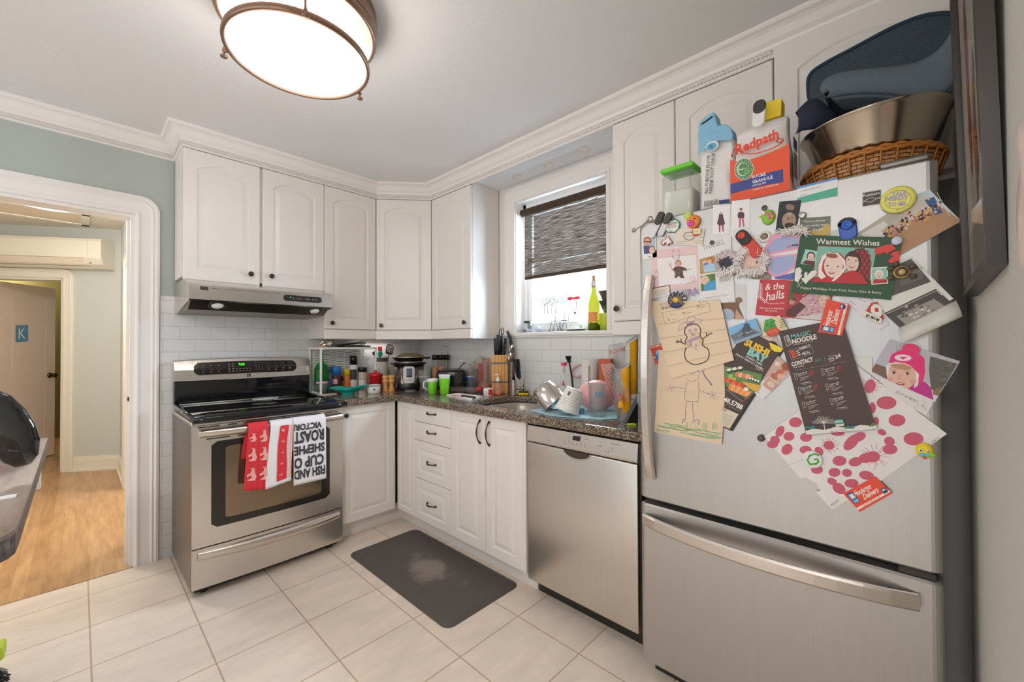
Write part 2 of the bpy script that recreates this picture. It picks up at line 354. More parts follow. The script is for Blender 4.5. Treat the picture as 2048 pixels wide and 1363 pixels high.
mb.box((DX1-.018,0,0), (DX1,.125,DZ), TRIM); mb.box((DX0+.018,0,DZ-.018), (DX1-.018,.125,DZ), TRIM); mb.box((DX0,0,0), (DX0+.018,.125,DZ), TRIM)
mb.box((DX1-.03,.05,0), (DX1-.018,.09,DZ-.018), TRIM)
dr = struct('door_1', mb, origin=Vector((0,0,0)))
m = MB(); m.lathe([(0,0),(.012,0),(.012,.006),(0,.007)], (DX1-.018,.045,.955), col('#3a2a1c', .35, .9), 12, (-1,0,0)); m.build('strike_plate', dr)
# crown mouldings
CRP = [(0, 2.383), (.006, 2.385), (.012, 2.392), (.012, 2.410), (.006, 2.414), (.012, 2.418), (.016, 2.428), (.030, 2.440), (.047, 2.462), (.058, 2.470), (.072, 2.474), (.078, 2.480), (.078, CEIL), (0, CEIL)]
def rope():
    m, nt, b = base_mat('rope_moulding'); tc = N(nt, 'ShaderNodeTexCoord'); sp = N(nt, 'ShaderNodeSeparateXYZ'); nt.links.new(tc.outputs['Object'], sp.inputs[0])
    a = N(nt, 'ShaderNodeMath', operation='SUBTRACT'); nt.links.new(sp.outputs[0], a.inputs[0]); nt.links.new(sp.outputs[1], a.inputs[1])
    c = N(nt, 'ShaderNodeMath', operation='ADD'); nt.links.new(a.outputs[0], c.inputs[0]); nt.links.new(sp.outputs[2], c.inputs[1])
    d = N(nt, 'ShaderNodeMath', operation='MULTIPLY'); nt.links.new(c.outputs[0], d.inputs[0]); d.inputs[1].default_value = 2*PI/.0155
    e = N(nt, 'ShaderNodeMath', operation='SINE'); nt.links.new(d.outputs[0], e.inputs[0])
    bp = N(nt, 'ShaderNodeBump'); bp.inputs['Strength'].default_value = 1; bp.inputs['Distance'].default_value = .0012; nt.links.new(e.outputs[0], bp.inputs['Height']); nt.links.new(bp.outputs[0], b.inputs['Normal'])
    b.inputs['Base Color'].default_value = (.78,.73,.69,1); b.inputs['Roughness'].default_value = .4; return m
ROPE = rope()
UX0, UX1, UX2, UY2, UY3, UY4, UD = -1.768, -.9896, -.6013, -.5608, -1.0223, -2.1338, .286
def crown(path, name, rp=None):
    mb = MB(); mb.sweep(CRP, path, TRIM); path = rp or path; mb.sweep([(.010, 2.391), (.019, 2.394), (.022, 2.401), (.019, 2.408), (.010, 2.411)], path, ROPE); return struct(name, mb, origin=Vector((0,0,0)))
crown([(-4.6, 0), (UX0-.001, 0)], 'trim_3')
crown([(UX0, .0), (UX0, -UD), (UX2, -UD), (-UD, UY2), (-UD, -3.33)], 'trim_4', [(UX0, .0), (UX0, -UD), (UX2, -UD), (-UD, UY2), (-UD, -2.845)])

# ---------------- window
mb = casing([((WY0-.01, WZ0), (WY0-.112, WZ0)), ((WY0-.01, WZ1), (WY0-.112, WZ1+.02))] +
            [((WY0-.01, WZ1), (WY0-.112+.085-.085*math.cos(R(a)), WZ1+.02+.085*math.sin(R(a)))) for a in range(0, 91, 15)] +
            [((WY1, WZ1), (WY1+.107-.085+.085*math.sin(R(a)), WZ1+.02+.085*math.cos(R(a)))) for a in range(0, 91, 15)] +
            [((WY1, WZ1), (WY1+.107, WZ1+.02)), ((WY1, WZ0), (WY1+.107, WZ0))], CP, lambda u, v, h: (-h, u, v), TRIM)
mb.box((-.02,WY0-.11,WZ0-.005), (.115,WY1+.107,WZ0), TRIM); mb.box((-.03,-2.12,1.320), (0,-1.06,1.345), TRIM, .006); mb.box((-.022,-2.12,1.312), (0,-1.06,1.322), TRIM)
mb.box((-.004,WY1-.006,WZ0), (.12,WY1+.004,WZ1), TRIM); mb.box((-.004,WY0-.004,WZ0), (.12,WY0+.006,WZ1), TRIM); mb.box((-.004,WY0,WZ1-.006), (.12,WY1,WZ1+.004), TRIM)
win = struct('window_1', mb, origin=Vector((0,0,0)))
m = MB()
VF = col('#eef0f2', .35, gain=1.1, var=.01)
for a, b, z0, z1 in ((WY0, WY0+.035, WZ0, WZ1), (WY1-.035, WY1, WZ0, WZ1), (WY0, WY1, WZ1-.04, WZ1), (WY0, WY1, WZ0, WZ0+.03)): m.box((.075,a,z0), (.12,b,z1), VF, .004)
for a, b, z0, z1 in ((WY0+.035, WY0+.07, WZ0+.03, WZ1-.04), (WY1-.075, WY1-.035, WZ0+.03, WZ1-.04), (WY0+.035, WY1-.035, WZ1-.09, WZ1-.04), (WY0+.035, WY1-.035, WZ0+.03, WZ0+.07), (WY0+.035, WY1-.035, 1.845, 1.885)): m.box((.088,a,z0), (.115,b,z1), VF, .003)
m.box((.083,-1.62,1.872), (.09,-1.55,1.884), col('#d8d8d8', .4)); m.box((.083,-1.84,1.872), (.09,-1.77,1.884), col('#d8d8d8', .4))
m.build('window_frame', win)
m = MB(); m.box((.101,WY0+.06,WZ0+.06), (.104,WY1-.07,WZ1-.08), glass('#ffffff', .01, 1.0, .15)); m.build('window_pane', win)
# neighbour seen through the window
SID = grid_mat('white_siding', 1, 2, -20, -20, 60, .13, .006, (.60,.63,.68), (.62,.65,.70), (.42,.46,.52), .6, 0)
m = MB(); m.box((3.6,-8,-1), (3.9,-.8,1.78), SID); m.box((3.45,-8.2,1.78), (4.0,-.7,1.86), col('#cfd4dc', .5)); m.prism([(3.5,-8.2,1.86), (3.5,-.7,1.86), (5.2,-.7,2.5), (5.2,-8.2,2.5)], (0,0,.03), col('#b9bcc2', .8))
m.box((3.57,-4.6,.9), (3.6,-3.7,1.5), col('#9aa6b5', .2))
nb = m.build('neighbour_house', label='pale siding wall of the neighbouring house outside the kitchen window', cat='house')

# ---------------- hall beyond the doorway
A = Vector((-1.872, 2.669)); Dv = Vector((-.826, .563)).normalized(); Nn = Vector((Dv.y, -Dv.x)) * -1
if Nn.y > 0: Nn = -Nn
def hp(s_, z, o=0.0): p = A + Dv*s_ + Nn*o; return (p.x, p.y, z)      # along the slanting far wall of the hall
def hbox(mb, s0, s1, z0, z1, o0, o1, mat): mb.prism([hp(s0,z0,o0), hp(s1,z0,o0), hp(s1,z1,o0), hp(s0,z1,o0)], Vector(hp(0,0,o1))-Vector(hp(0,0,o0)), mat)
FD0, FD1, FZ = .49, 1.28, 1.95
m = MB(); hbox(m, -.1, FD0, 0, 2.47, -.12, 0, MINTH); hbox(m, FD1, 3.2, 0, 2.47, -.12, 0, MINTH); hbox(m, FD0, FD1, FZ, 2.47, -.12, 0, MINTH); struct('wall_hall_far', m, origin=Vector((0,0,0)))
TRH = col('#efe3d6', .4, gain=1.1, var=.01)
mb = casing(door_stations(FD0, FD1, FZ, .095), CP, lambda u, v, h: hp(u, v, h), TRH)
hbox(mb, FD0, FD0+.018, 0, FZ, -.12, 0.004, TRH); hbox(mb, FD1-.018, FD1, 0, FZ, -.12, 0.004, TRH); hbox(mb, FD0, FD1, FZ-.018, FZ, -.12, .004, TRH)
struct('door_2', mb, origin=Vector((0,0,0)))
m = MB(); hbox(m, 0, FD0-.095, 0, .12, 0, .014, TRH); hbox(m, 0, FD0-.095, .12, .145, 0, .008, TRH); hbox(m, 0, FD0-.095, 0, .02, 0, .024, TRH); struct('baseboard_far', m, origin=Vector((0,0,0)))
HX = -1.872
m = MB(); m.box((HX,.12,0), (HX+.1,.45,2.47), MINTH); m.box((HX,1.79,0), (HX+.1,2.75,2.47), MINTH); m.box((HX,.45,1.97), (HX+.1,1.79,2.47), MINTH); struct('wall_hall_right', m, origin=Vector((0,0,0)))
m = MB(); m.box((-3.7,.12,0), (-3.6,5.4,2.47), MINTH); struct('wall_hall_left', m, origin=Vector((0,0,0)))  # out-of-view wall, added to stop world light leaking into the hall
mb = casing(door_stations(.45, 1.79, 1.97, .10), CP, lambda u, v, h: (HX-h, u, v), TRH); mb.box((HX,1.772,0), (HX+.1,1.79,1.97), TRH); mb.box((HX,.45,1.952), (HX+.1,1.79,1.97), TRH)
struct('door_3', mb, origin=Vector((0,0,0)))
m = MB(); m.box((HX-.014,1.89,0), (HX,2.669,.12), TRH); m.box((HX-.008,1.89,.12), (HX,2.669,.145), TRH); m.box((HX-.024,1.89,0), (HX,2.66,.02), TRH); struct('baseboard_right', m, origin=Vector((0,0,0)))
LIT = wall_mat('side_room_paint', '#f4ece0')
m = MB(); m.box((.1,.12,0), (.2,3.0,2.47), LIT); m.box((HX+.1,2.8,0), (.2,2.9,2.47), LIT); struct('wall_side_room', m, origin=Vector((0,0,0)))
m = MB(); m.box((-3.6,5.3,0), (-1.2,5.4,2.47), OLIVE); m.box((-1.55,3.2,0), (-1.45,5.3,2.47), OLIVE); struct('wall_far_room', m, origin=Vector((0,0,0)))
# ================================================================ doors and cabinets
KNOB = col('#4a4038', .35, .85, gain=1, var=.3, scale=300); BRONZE = col('#5a4a3a', .32, .85, gain=1, var=.3, scale=200)
def rect_outline(x0, x1, y0, y1, arch, n=12):
    pts = [(x0, y0), (x1, y0), (x1, y1)]
    if arch:
        for k in range(1, n): u = k/n; pts.append((x1-(x1-x0)*u, y1+arch*(1-(2*u-1)**2)))
    pts.append((x0, y1)); return pts
def panel_geo(mb, W, H, mp, mat, panels, t=.019):
    # slab with raised panels; mp(u, v, h)
    mb_ring = lambda pts, h: [mp(a, b, h) for a, b in pts]
    if len(panels) == 1:
        x0, x1, y0, y1, arch = panels[0]; n = 12
        def proj(pts):     # the panel outline pushed out to the rim
            o = []
            for i, (a, b) in enumerate(pts):
                if i == 0: o.append((0, 0))
                elif i == 1: o.append((W, 0))
                elif i == 2: o.append((W, H))
                elif i == len(pts)-1: o.append((0, H))
                else: o.append((W*(a-x0)/(x1-x0), H))
            return o
        P0 = rect_outline(x0, x1, y0, y1, arch); O = proj(P0)
        sh = lambda e: [(min(max(a, e), W-e), min(max(b, e), H-e)) for a, b in O]
        ins = lambda d: rect_outline(x0+d, x1-d, y0+d, y1-d, arch*(1-.6*d/.05) if arch else 0)
        rings = [mb_ring(O, -t), mb_ring(O, -.0035), mb_ring(sh(.004), 0), mb_ring(P0, 0), mb_ring(ins(.005), -.006), mb_ring(ins(.012), -.0065), mb_ring(ins(min(.034, (x1-x0)*.3)), -.0008), mb_ring(ins(min(.037, (x1-x0)*.32)), -.0005)]
        k = len(P0); vs = [p for r_ in rings for p in r_]; fs = []
        for i in range(len(rings)-1): fs += [(i*k+j, i*k+(j+1) % k, (i+1)*k+(j+1) % k, (i+1)*k+j) for j in range(k)]
        fs.append(tuple((len(rings)-1)*k+j for j in range(k))); fs.append(tuple(range(k))[::-1]); mb.add(vs, fs, mat)
def knob(parent, p, n, mat=None, name='knob'):
    m = MB(); m.lathe([(.0045, -.001), (.0045, .012), (.011, .015), (.0155, .019), (.0155, .022), (.013, .0245), (.010, .0235), (.006, .0255), (0, .0265)], p, mat or KNOB, 16, n); return m.build(name, parent)
def pull(parent, p, n, d, L=.096):
    p, n, d = Vector(p), Vector(n), Vector(d); m = MB(); s = n.cross(d)
    pts = [p + d*(L/2*(2*k/10-1)) + n*(.004+.024*math.sin(PI*k/10)**.7) for k in range(11)]
    m.tube(pts, [.0062,.0042,.0036,.0042,.005,.0058,.005,.0042,.0036,.0042,.0062], BRONZE, 8)
    for e in (-1, 1): m.lathe([(.008,0),(.008,.003),(.0045,.007),(0,.008)], p+d*e*L/2, BRONZE, 10, n)
    return m.build('handle', parent)
def mk_map(o, u, n): 
    o, u, n = Vector(o), Vector(u).normalized(), Vector(n).normalized()
    return lambda a, b, h: o + u*a + Vector((0,0,1))*b + n*h
def cab_door(parent, o, u, n, W, H, arch=.045, mar=.062, mat=None, name='door', mtop=None):
    m = MB(); g = .0015; mtop = mtop if mtop is not None else mar + (arch if arch else 0)
    mp = mk_map(Vector(o)+Vector(u).normalized()*g + Vector((0,0,g)), u, n); W -= 2*g; H -= 2*g
    panel_geo(m, W, H, mp, mat or CAB, [(mar, W-mar, mar, H-mtop, arch)]); return m.build(name, parent)

# upper cabinets ---------------------------------------------------
UZ0, UZ1, VZ = 1.3765, 2.4158, 1.3062
X, Y_, Z_ = (1,0,0), (0,1,0), (0,0,1)
NS = (0,-1,0); NW = (-1,0,0); DG = Vector((-UD-UX2, UY2+UD, 0)).normalized(); DN = Vector((DG.y, -DG.x, 0))
UT = 2.384
def upper(name, label, poly, z0, z1=2.411):
    c = [sum(p[0] for p in poly)/len(poly), sum(p[1] for p in poly)/len(poly)]
    t = thing(name, label, 'cabinet', (c[0], c[1], z0)); m = MB(); m.prism([(x, y, z0) for x, y in poly], (0,0,z1-z0), CABS); m.build('body', t); return t
b_ = .02
hz = 1.655
t = upper('upper_cabinet', 'white two-door upper cabinet directly above the range hood', [(UX0,-.009), (UX1-.001,-.009), (UX1-.001,-UD+b_), (UX0,-UD+b_)], hz)
mid = (UX0+UX1)/2+.0
d1 = cab_door(t, (UX0,-UD,hz-.02), X, NS, mid-.006-UX0, UT-hz+.02); knob(d1, (mid-.06,-UD,1.702), NS)
d2 = cab_door(t, (mid+.006,-UD,hz-.02), X, NS, UX1-mid-.006, UT-hz+.02); knob(d2, (mid+.055,-UD,1.702), NS)
t = upper('upper_cabinet', 'white single-door upper cabinet between the hood and the corner cabinet', [(UX1,-.009), (UX2-.001,-.009), (UX2-.001,-UD+b_), (UX1,-UD+b_)], VZ+.004)
d1 = cab_door(t, (UX1,-UD,UZ0), X, NS, UX2-UX1, UT-UZ0); knob(d1, (UX1+.05,-UD,1.42), NS)
m = MB(); m.box((UX1,-UD-.004,VZ), (UX2+.004,-UD+.015,UZ0-.003), CAB, .003); m.build('light_rail', t)
t = upper('upper_cabinet', 'white diagonal corner upper cabinet with one arched door', [(UX2,-.009), (-.009,-.009), (-.009,UY2), (-UD+b_,UY2+.01), (UX2+.006,-UD+b_)], VZ+.004)
dl = (Vector((-UD,UY2,0))-Vector((UX2,-UD,0))).length
d1 = cab_door(t, (UX2,-UD,UZ0), DG, DN, dl, UT-UZ0); knob(d1, Vector((UX2,-UD,1.412))+DG*.04, DN, BRONZE)
m = MB(); a = Vector((UX2,-UD,VZ))+DN*.004; m.prism([a, a+DG*dl, a+DG*dl-DN*.019, a-DN*.019], (0,0,UZ0-.003-VZ), CAB); m.build('light_rail', t)
t = upper('upper_cabinet', 'white single-door upper cabinet between the corner cabinet and the window', [(-.009,UY2-.001), (-.009,UY3), (-UD+b_,UY3), (-UD+b_,UY2-.001)], VZ+.004)
d1 = cab_door(t, (-UD,UY2,UZ0), (0,-1,0), NW, UY2-UY3, UT-UZ0); knob(d1, (-UD,UY3+.055,1.42), NW, BRONZE)
m = MB(); m.box((-UD-.004,UY3-.002,VZ), (-UD+.015,UY2,UZ0-.003), CAB, .003); m.box((-UD+.015,UY3-.002,VZ), (-.01,UY3+.012,UZ0-.003), CAB); m.build('light_rail', t)
t = upper('upper_cabinet', 'white narrow upper cabinet on the right side of the window', [(-.001,UY4), (-.001,-2.455), (-UD+b_,-2.455), (-UD+b_,UY4)], VZ+.004)
d1 = cab_door(t, (-UD,UY4,UZ0), (0,-1,0), NW, -2.4553-UY4+.644, UT-UZ0) if False else cab_door(t, (-UD,UY4,UZ0), (0,-1,0), NW, UY4+2.4553, UT-UZ0)
knob(d1, (-UD,UY4-.028,1.44), NW)
m = MB(); m.box((-UD-.004,-2.455,VZ), (-UD+.015,UY4+.002,UZ0-.003), CAB, .003); m.build('light_rail', t)
t = upper('upper_cabinet', 'white upper cabinet whose arched door shows behind the flour and sugar bags', [(-.001,-2.457), (-.001,-2.846), (-UD+b_,-2.846), (-UD+b_,-2.457)], 1.78)
cab_door(t, (-UD,-2.457,1.80), (0,-1,0), NW, .389, UT-1.80)
t = upper('upper_cabinet', 'white upper cabinet behind the steel bowl and blue baby seat', [(-.001,-2.849), (-.001,-3.33), (-UD+b_,-3.33), (-UD+b_,-2.849)], 1.78)
cab_door(t, (-UD-.024,-2.852,1.80), (0,-1,0), NW, .476, UT+.03-1.80, mar=.075)
# window bay soffit with spots
m = MB(); m.box((-UD+.015,UY4,2.41), (0,UY3,CEIL), col('#dfe1e4', .45, gain=1.1)); sf = struct('trim_5', m, origin=Vector((0,0,0)))
for i, (px, py) in enumerate(((1032,352), (1095,328), (1168,299))):
    p = at(px, py, 'z', 2.41); t = thing('recessed_spotlight', 'small round recessed spotlight over the window, %s' % ('the one farthest from the fridge' if i == 0 else 'the middle one of three' if i == 1 else 'the one nearest the fridge')[0:], 'light', p)
    m = MB(); m.lathe([(.032,0),(.032,-.006),(.026,-.009),(.022,-.004),(.022,0)], p, col('#d9cfc6', .3, .2), 24); m.build('ring', t)
    m = MB(); m.lathe([(.022,-.002),(0,-.003)], p, col('#e8e0d6', .2), 24); m.build('bulb', t)
for px, py in ((955,364), (1005,383), (1075,316), (1222,252)):
    pass

# base cabinets ----------------------------------------------------
BD, BDW, BZ0, BZ1 = .6014, .6177, .1118, .872
ZT = .874
t = thing('base_cabinet', 'white single-door base cabinet between the range and the corner', 'cabinet', (-.81,-.3,0))
m = MB(); m.box((-1.016,-BD+.02,.10), (-.62,-.01,ZT), CABS); m.box((-1.014,-.5186,0), (-.531,-.49,.112), CABS); m.build('body', t)
d = cab_door(t, (-1.015,-BD,BZ0), X, NS, 1.015-BDW-.004, BZ1-BZ0, arch=0, mar=.055); knob(d, (-.985,-BD,.81), NS)
t = thing('base_cabinet', 'white base cabinet with a narrow panel and four drawers beside the corner', 'cabinet', (-.3,-.92,0))
YB = -BD
y1, y2, y3, y4 = at(829,850,'x',-BDW).y, at(901,850,'x',-BDW).y, at(970,850,'x',-BDW).y, -1.829
m = MB(); m.box((-BDW+.02,y2+.001,.10), (-.01,YB+.0,ZT-.21), CABS); m.box((-.531,y2,0), (-.5,-.50,.112), CABS); m.box((-BDW+.02,y2+.001,ZT-.22), (-BDW+.06,YB,ZT), CABS); m.build('body', t)
cab_door(t, (-BDW,YB-.012,BZ0), (0,-1,0), NW, YB-.012-y1, BZ1-BZ0, arch=0, mar=.036, name='panel')
zs = [at(865,y,'x',-BDW).z for y in (806, 851, 891, 971)]; W_ = y1-y2
zb = [BZ1, .755, .632, .382, BZ0]
for k in range(4):
    z1_, z0_ = zb[k], zb[k+1]
    if k < 2:
        mm = MB(); mm.box((-BDW-.0,y2+.0015,z0_+.0015), (-BDW+.019,y1-.0015,z1_-.0015), CAB, .004); dd = mm.build('drawer', t)
    else: dd = cab_door(t, (-BDW,y1,z0_), (0,-1,0), NW, W_, z1_-z0_, arch=0, mar=.05, name='drawer')
    pull(dd, (-BDW,(y1+y2)/2+.0,(z0_+z1_)/2+(.01 if k < 2 else 0)), NW, (0,1,0), .09)
t = thing('base_cabinet', 'white two-door sink base cabinet with bronze handles, next to the dishwasher', 'cabinet', (-.3,-1.56,0))
m = MB(); m.box((-BDW+.02,y4,.10), (-.01,y2-.001,.66), CABS); m.box((-BDW+.02,y4,.66), (-BDW+.05,y2-.001,ZT), CABS); m.box((-.531,y4,0), (-.5,y2-.001,.112), CABS); m.box((-BDW-.0,y4,.112), (-.02,y4+.016,ZT), CABS); m.build('body', t)
d = cab_door(t, (-BDW,y2,BZ0), (0,-1,0), NW, y2-y3, BZ1-BZ0, arch=0, mar=.055); pull(d, (-BDW,y3+.04,.775), NW, Z_, .125)
d = cab_door(t, (-BDW,y3,BZ0), (0,-1,0), NW, y3-y4-.018, BZ1-BZ0, arch=0, mar=.055); pull(d, (-BDW,y3-.035,.775), NW, Z_, .125)

# worktop with sink cut-out -----------------------------------------
SKC = at(1040, 806, 'z', CZ); SCX, SCY, SAX, SAY = -.315, -1.545, .245, .285
def slab(poly, hole, z0, z1, mat):
    bm = bmesh.new()
    ov = [bm.verts.new((x, y, z1)) for x, y in poly]; es = [bm.edges.new((ov[i], ov[(i+1) % len(ov)])) for i in range(len(ov))]
    hv = [bm.verts.new((x, y, z1)) for x, y in hole]; es += [bm.edges.new((hv[i], hv[(i+1) % len(hv)])) for i in range(len(hv))]
    bmesh.ops.triangle_fill(bm, edges=es, use_beauty=True)
    r = bmesh.ops.extrude_face_region(bm, geom=bm.faces[:]); vs = [g for g in r['geom'] if isinstance(g, bmesh.types.BMVert)]
    for v in vs: v.co.z = z0
    bmesh.ops.recalc_face_normals(bm, faces=bm.faces); return bm
hole = [(SCX+SAX*abs(math.cos(R(a)))**.55*(1 if math.cos(R(a)) > 0 else -1), SCY+SAY*abs(math.sin(R(a)))**.55*(1 if math.sin(R(a)) > 0 else -1)) for a in range(0, 360, 8)]
m = MB(); m.bm(slab([(-1.014,-.009), (-1.014,-.637), (-.650,-.637), (-.650,-2.465), (-.009,-2.465), (-.009,-.009)], hole, ZT, CZ, GRAN), GRAN)
wt = m.build('worktop', label='speckled brown granite L-shaped worktop around the corner', cat='worktop')
bv = wt.modifiers.new('edge', 'BEVEL'); bv.width = .008; bv.segments = 3; bv.limit_method = 'ANGLE'; bv.angle_limit = R(60)
STB = steel('sink_steel', '#a9a29a', .3, (40,40,1))
m = MB()
rs = [(1.03, .872), (1.0, .868), (.985, .78), (.93, .715), (.80, .70), (.3, .694), (.08, .690), (0.001, .690)]
vs = []; k = len(hole)
for s_, z in rs: vs += [(SCX+(x-SCX)*s_, SCY+(y-SCY)*s_, z) for x, y in hole]
m.add(vs, [(i*k+j, i*k+(j+1) % k, (i+1)*k+(j+1) % k, (i+1)*k+j) for i in range(len(rs)-1) for j in range(k)], STB, True)
sk = m.build('sink', label='oval stainless steel sink bowl set under the granite worktop', cat='sink')
m = MB(); m.lathe([(.001,.002),(.03,.003),(.036,.001),(.036,0)], (SCX,SCY,.691), col('#6d6862', .3, .9), 20); m.build('drain', sk)

# peninsula -----------------------------------------------------------
LAM, EDG = laminate(), dark_edge()
PX = -2.247; poly = [(-3.5,-.85), (PX,-.85), (PX,-1.93)] + [(PX-.085+.085*math.cos(R(-a)), -1.975+.085*math.sin(R(-a))) for a in range(10, 91, 16)] + [(-3.5,-2.06)]
t = thing('peninsula_counter', 'stone-look laminate counter with a dark rounded edge at the left', 'counter', (-2.9,-1.4,0))
m = MB(); m.prism([(x, y, .906) for x, y in poly], (0,0,.008), LAM); m.build('top', t)
m = MB(); m.prism([(x-.0 if x > -3 else x, y, .868) for x, y in poly], (0,0,.038), EDG); m.build('edge', t)
m = MB(); m.box((-3.4,-1.95,0), (-2.75,-.9,.867), CABS); m.box((-2.75,-.92,.74), (-2.262,-.87,.868), TRIM); m.box((-2.275,-1.35,.80), (-2.262,-.87,.868), TRIM); m.build('base', t)
# ================================================================ range, hood, dishwasher, fridge
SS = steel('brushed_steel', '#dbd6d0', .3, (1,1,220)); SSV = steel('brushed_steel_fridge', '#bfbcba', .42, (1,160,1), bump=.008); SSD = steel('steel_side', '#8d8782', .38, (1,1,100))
SSX = steel('brushed_steel_hood', '#d2ccc6', .26, (1,220,220))
SSW = steel('brushed_steel_dish', '#d8d3cd', .34, (1,120,1), bump=.03)
BLK = col('#17171a', .06, gain=1, var=.2); BLKP = col('#2a2624', .3, gain=1); DGL = col('#0e0e10', .04, gain=1, var=0)
RX0, RX1, RY = -1.779, -1.019, -.656
rg = thing('range', 'stainless steel freestanding range with black glass cooktop and green clock', 'stove', (-1.4,-.33,0))
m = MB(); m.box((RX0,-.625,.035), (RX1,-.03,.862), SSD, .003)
for x in (RX0+.06, RX1-.06):
    for y in (-.58, -.1): m.cyl((x,y,0), (x,y,.036), .018, BLKP, 12)
m.box((RX0+.02,-.60,.012), (RX1-.02,-.5,.04), BLKP); m.build('body', rg)
def bow(x): return .014*(1-((x-(RX0+RX1)/2)/.38)**2)
def front(mb, z0, z1, mat, y=RY, back=-.626, bulge=None):
    n = 12; X0, X1 = RX0+.002, RX1-.002
    pts = [(X0+(X1-X0)*k/n) for k in range(n+1)]
    poly = [(x, y-bow(x)+.010, z0) for x in pts] + [(X1, back, z0), (X0, back, z0)]
    mb.prism(poly, (0,0,z1-z0), mat)
m = MB(); front(m, .243+.006, .858, SS); dr = m.build('oven_door', rg)
# oven window
def onface(x, z, h): return (x, RY-bow(x)+.010-h, z)
def facepatch(mb, poly, h, mat, nsub=10):
    xs = sorted(set([p[0] for p in poly]))
    mb.add([onface(x, z, h) for x, z in poly], [tuple(range(len(poly)))], mat)
def facegrid(mb, x0, x1, z0, z1, r, h, mat, taper=0):
    # rounded rectangle laid on the bowed face as vertical strips
    n = 24; top = []; bot = []
    for k in range(n+1):
        x = x0+(x1-x0)*k/n; e = min(x-x0, x1-x); c = 0 if e >= r else r-math.sqrt(max(0, r*r-(r-e)**2)); top.append((x, z1-c)); bot.append((x, z0+c))
    vs = [onface(*p, h) for p in bot]+[onface(*p, h) for p in top]; mb.add(vs, [(k, k+1, n+2+k, n+1+k) for k in range(n)], mat)
OW = col('#2b2622', .12, gain=1, var=.1); OG = col('#a08d76', .1, .75, gain=.8, var=.12, scale=5)
m = MB(); facegrid(m, -1.700, -1.104, .335, .772, .02, .002, OW); m.build('window_frame', dr, fix='flat')
m = MB(); facegrid(m, -1.640, -1.155, .372, .742, .008, .0032, OG); m.build('window_glass', dr, fix='flat')
m = MB()
for x0, x1 in ((-1.755,-1.665), (-1.63,-1.59), (-1.55,-1.40), (-1.37,-1.33), (-1.20,-1.16), (-1.14,-1.05)): m.add([onface(x0,.848,.001), onface(x1,.848,.001), onface(x1,.853,.001), onface(x0,.853,.001)], [(0,1,2,3)], BLK)
for x0, x1 in ((-1.72,-1.62), (-1.585,-1.545)): m.add([onface(x0,.786,.001), onface(x1,.786,.001), onface(x1,.791,.001), onface(x0,.791,.001)], [(0,1,2,3)], BLK)
m.build('vent_slots', dr, fix='flat')
HB = steel('handle_steel', '#ddd3c9', .24, (1,1,60))
def barhandle(parent, x0, x1, z, h, yo, stand, mat=HB, n=14):
    m = MB(); c = (x0+x1)/2
    def y(x): return yo - stand*(1-((x-c)/((x1-x0)/2))**2*.75)
    for a, b in [(k/n, (k+1)/n) for k in range(n)]:
        xa, xb = x0+(x1-x0)*a, x0+(x1-x0)*b
        m.add([(xa,y(xa),z-h/2), (xb,y(xb),z-h/2), (xb,y(xb)-.004,z), (xa,y(xa)-.004,z), (xb,y(xb),z+h/2), (xa,y(xa),z+h/2), (xa,y(xa)+.012,z+h/2-.004), (xb,y(xb)+.012,z+h/2-.004), (xa,y(xa)+.012,z-h/2+.004), (xb,y(xb)+.012,z-h/2+.004)],
              [(0,1,2,3), (3,2,4,5), (5,4,7,6), (6,7,9,8), (8,9,1,0)], mat, True)
    for x in (x0, x1): m.box((x-.012 if x == x1 else x, y(x)-.002, z-h/2), (x if x == x1 else x+.012, RY+.006, z+h/2), mat, .002)
    return m.build('handle', parent)
barhandle(dr, -1.755, -1.035, .822, .038, RY-.012, .045)
m = MB(); front(m, .045, .243, SS); dw = m.build('drawer', rg)
m = MB(); n = 16
vs = []
for k in range(n+1):
    x = RX0+.025+(RX1-RX0-.05)*k/n; u = 2*k/n-1; zc = .205-.022*(u*u)*0+.0; d_ = .016*(1-u*u)
    vs += [onface(x, .228, .0005), onface(x, .226-.014*(1-u*u), .012+d_), onface(x, .196-.018*(1-u*u), .010+d_), onface(x, .188-.02*(1-u*u), .0005)]
m.add(vs, [(k*4+j, k*4+j+1, (k+1)*4+j+1, (k+1)*4+j) for k in range(n) for j in range(3)], HB, True); m.build('handle', dw)
# cooktop
m = MB(); m.box((RX0-.004,-.665,.862), (RX1+.004,-.05,.878), SS, .002); m.box((RX0+.003,-.672,.878), (RX1-.003,-.06,.913), DGL, .006)
pts = [(RX0-.004+(RX1-RX0+.008)*k/12) for k in range(13)]
for dy, r_ in ((0, .019),): m.tube([(x, -.680-bow(x)*.6, .893) for x in pts], r_, BLK, 12)
for x in (RX0+.004, RX1-.004): m.tube([(x,-.675,.905), (x,-.09,.913)], .008, BLK, 8)
m.tube([(RX0+.02,-.115,.914), (RX1-.02,-.115,.914)], .003, SS, 6)
RING = col('#3a3a3e', .15, gain=1)
for x, y, r_ in ((-1.60,-.50,.10), (-1.60,-.23,.075), (-1.20,-.50,.085), (-1.20,-.23,.10), (-1.40,-.2,.06)):
    m.lathe([(r_-.002,.0005), (r_,.0007), (r_+.001,.0005)], (x,y,.913), RING, 32)
m.build('cooktop', rg)
m = MB(); m.box((RX0,-.085,.905), (RX1,-.03,1.05), BLK, .006); m.build('backguard', rg)
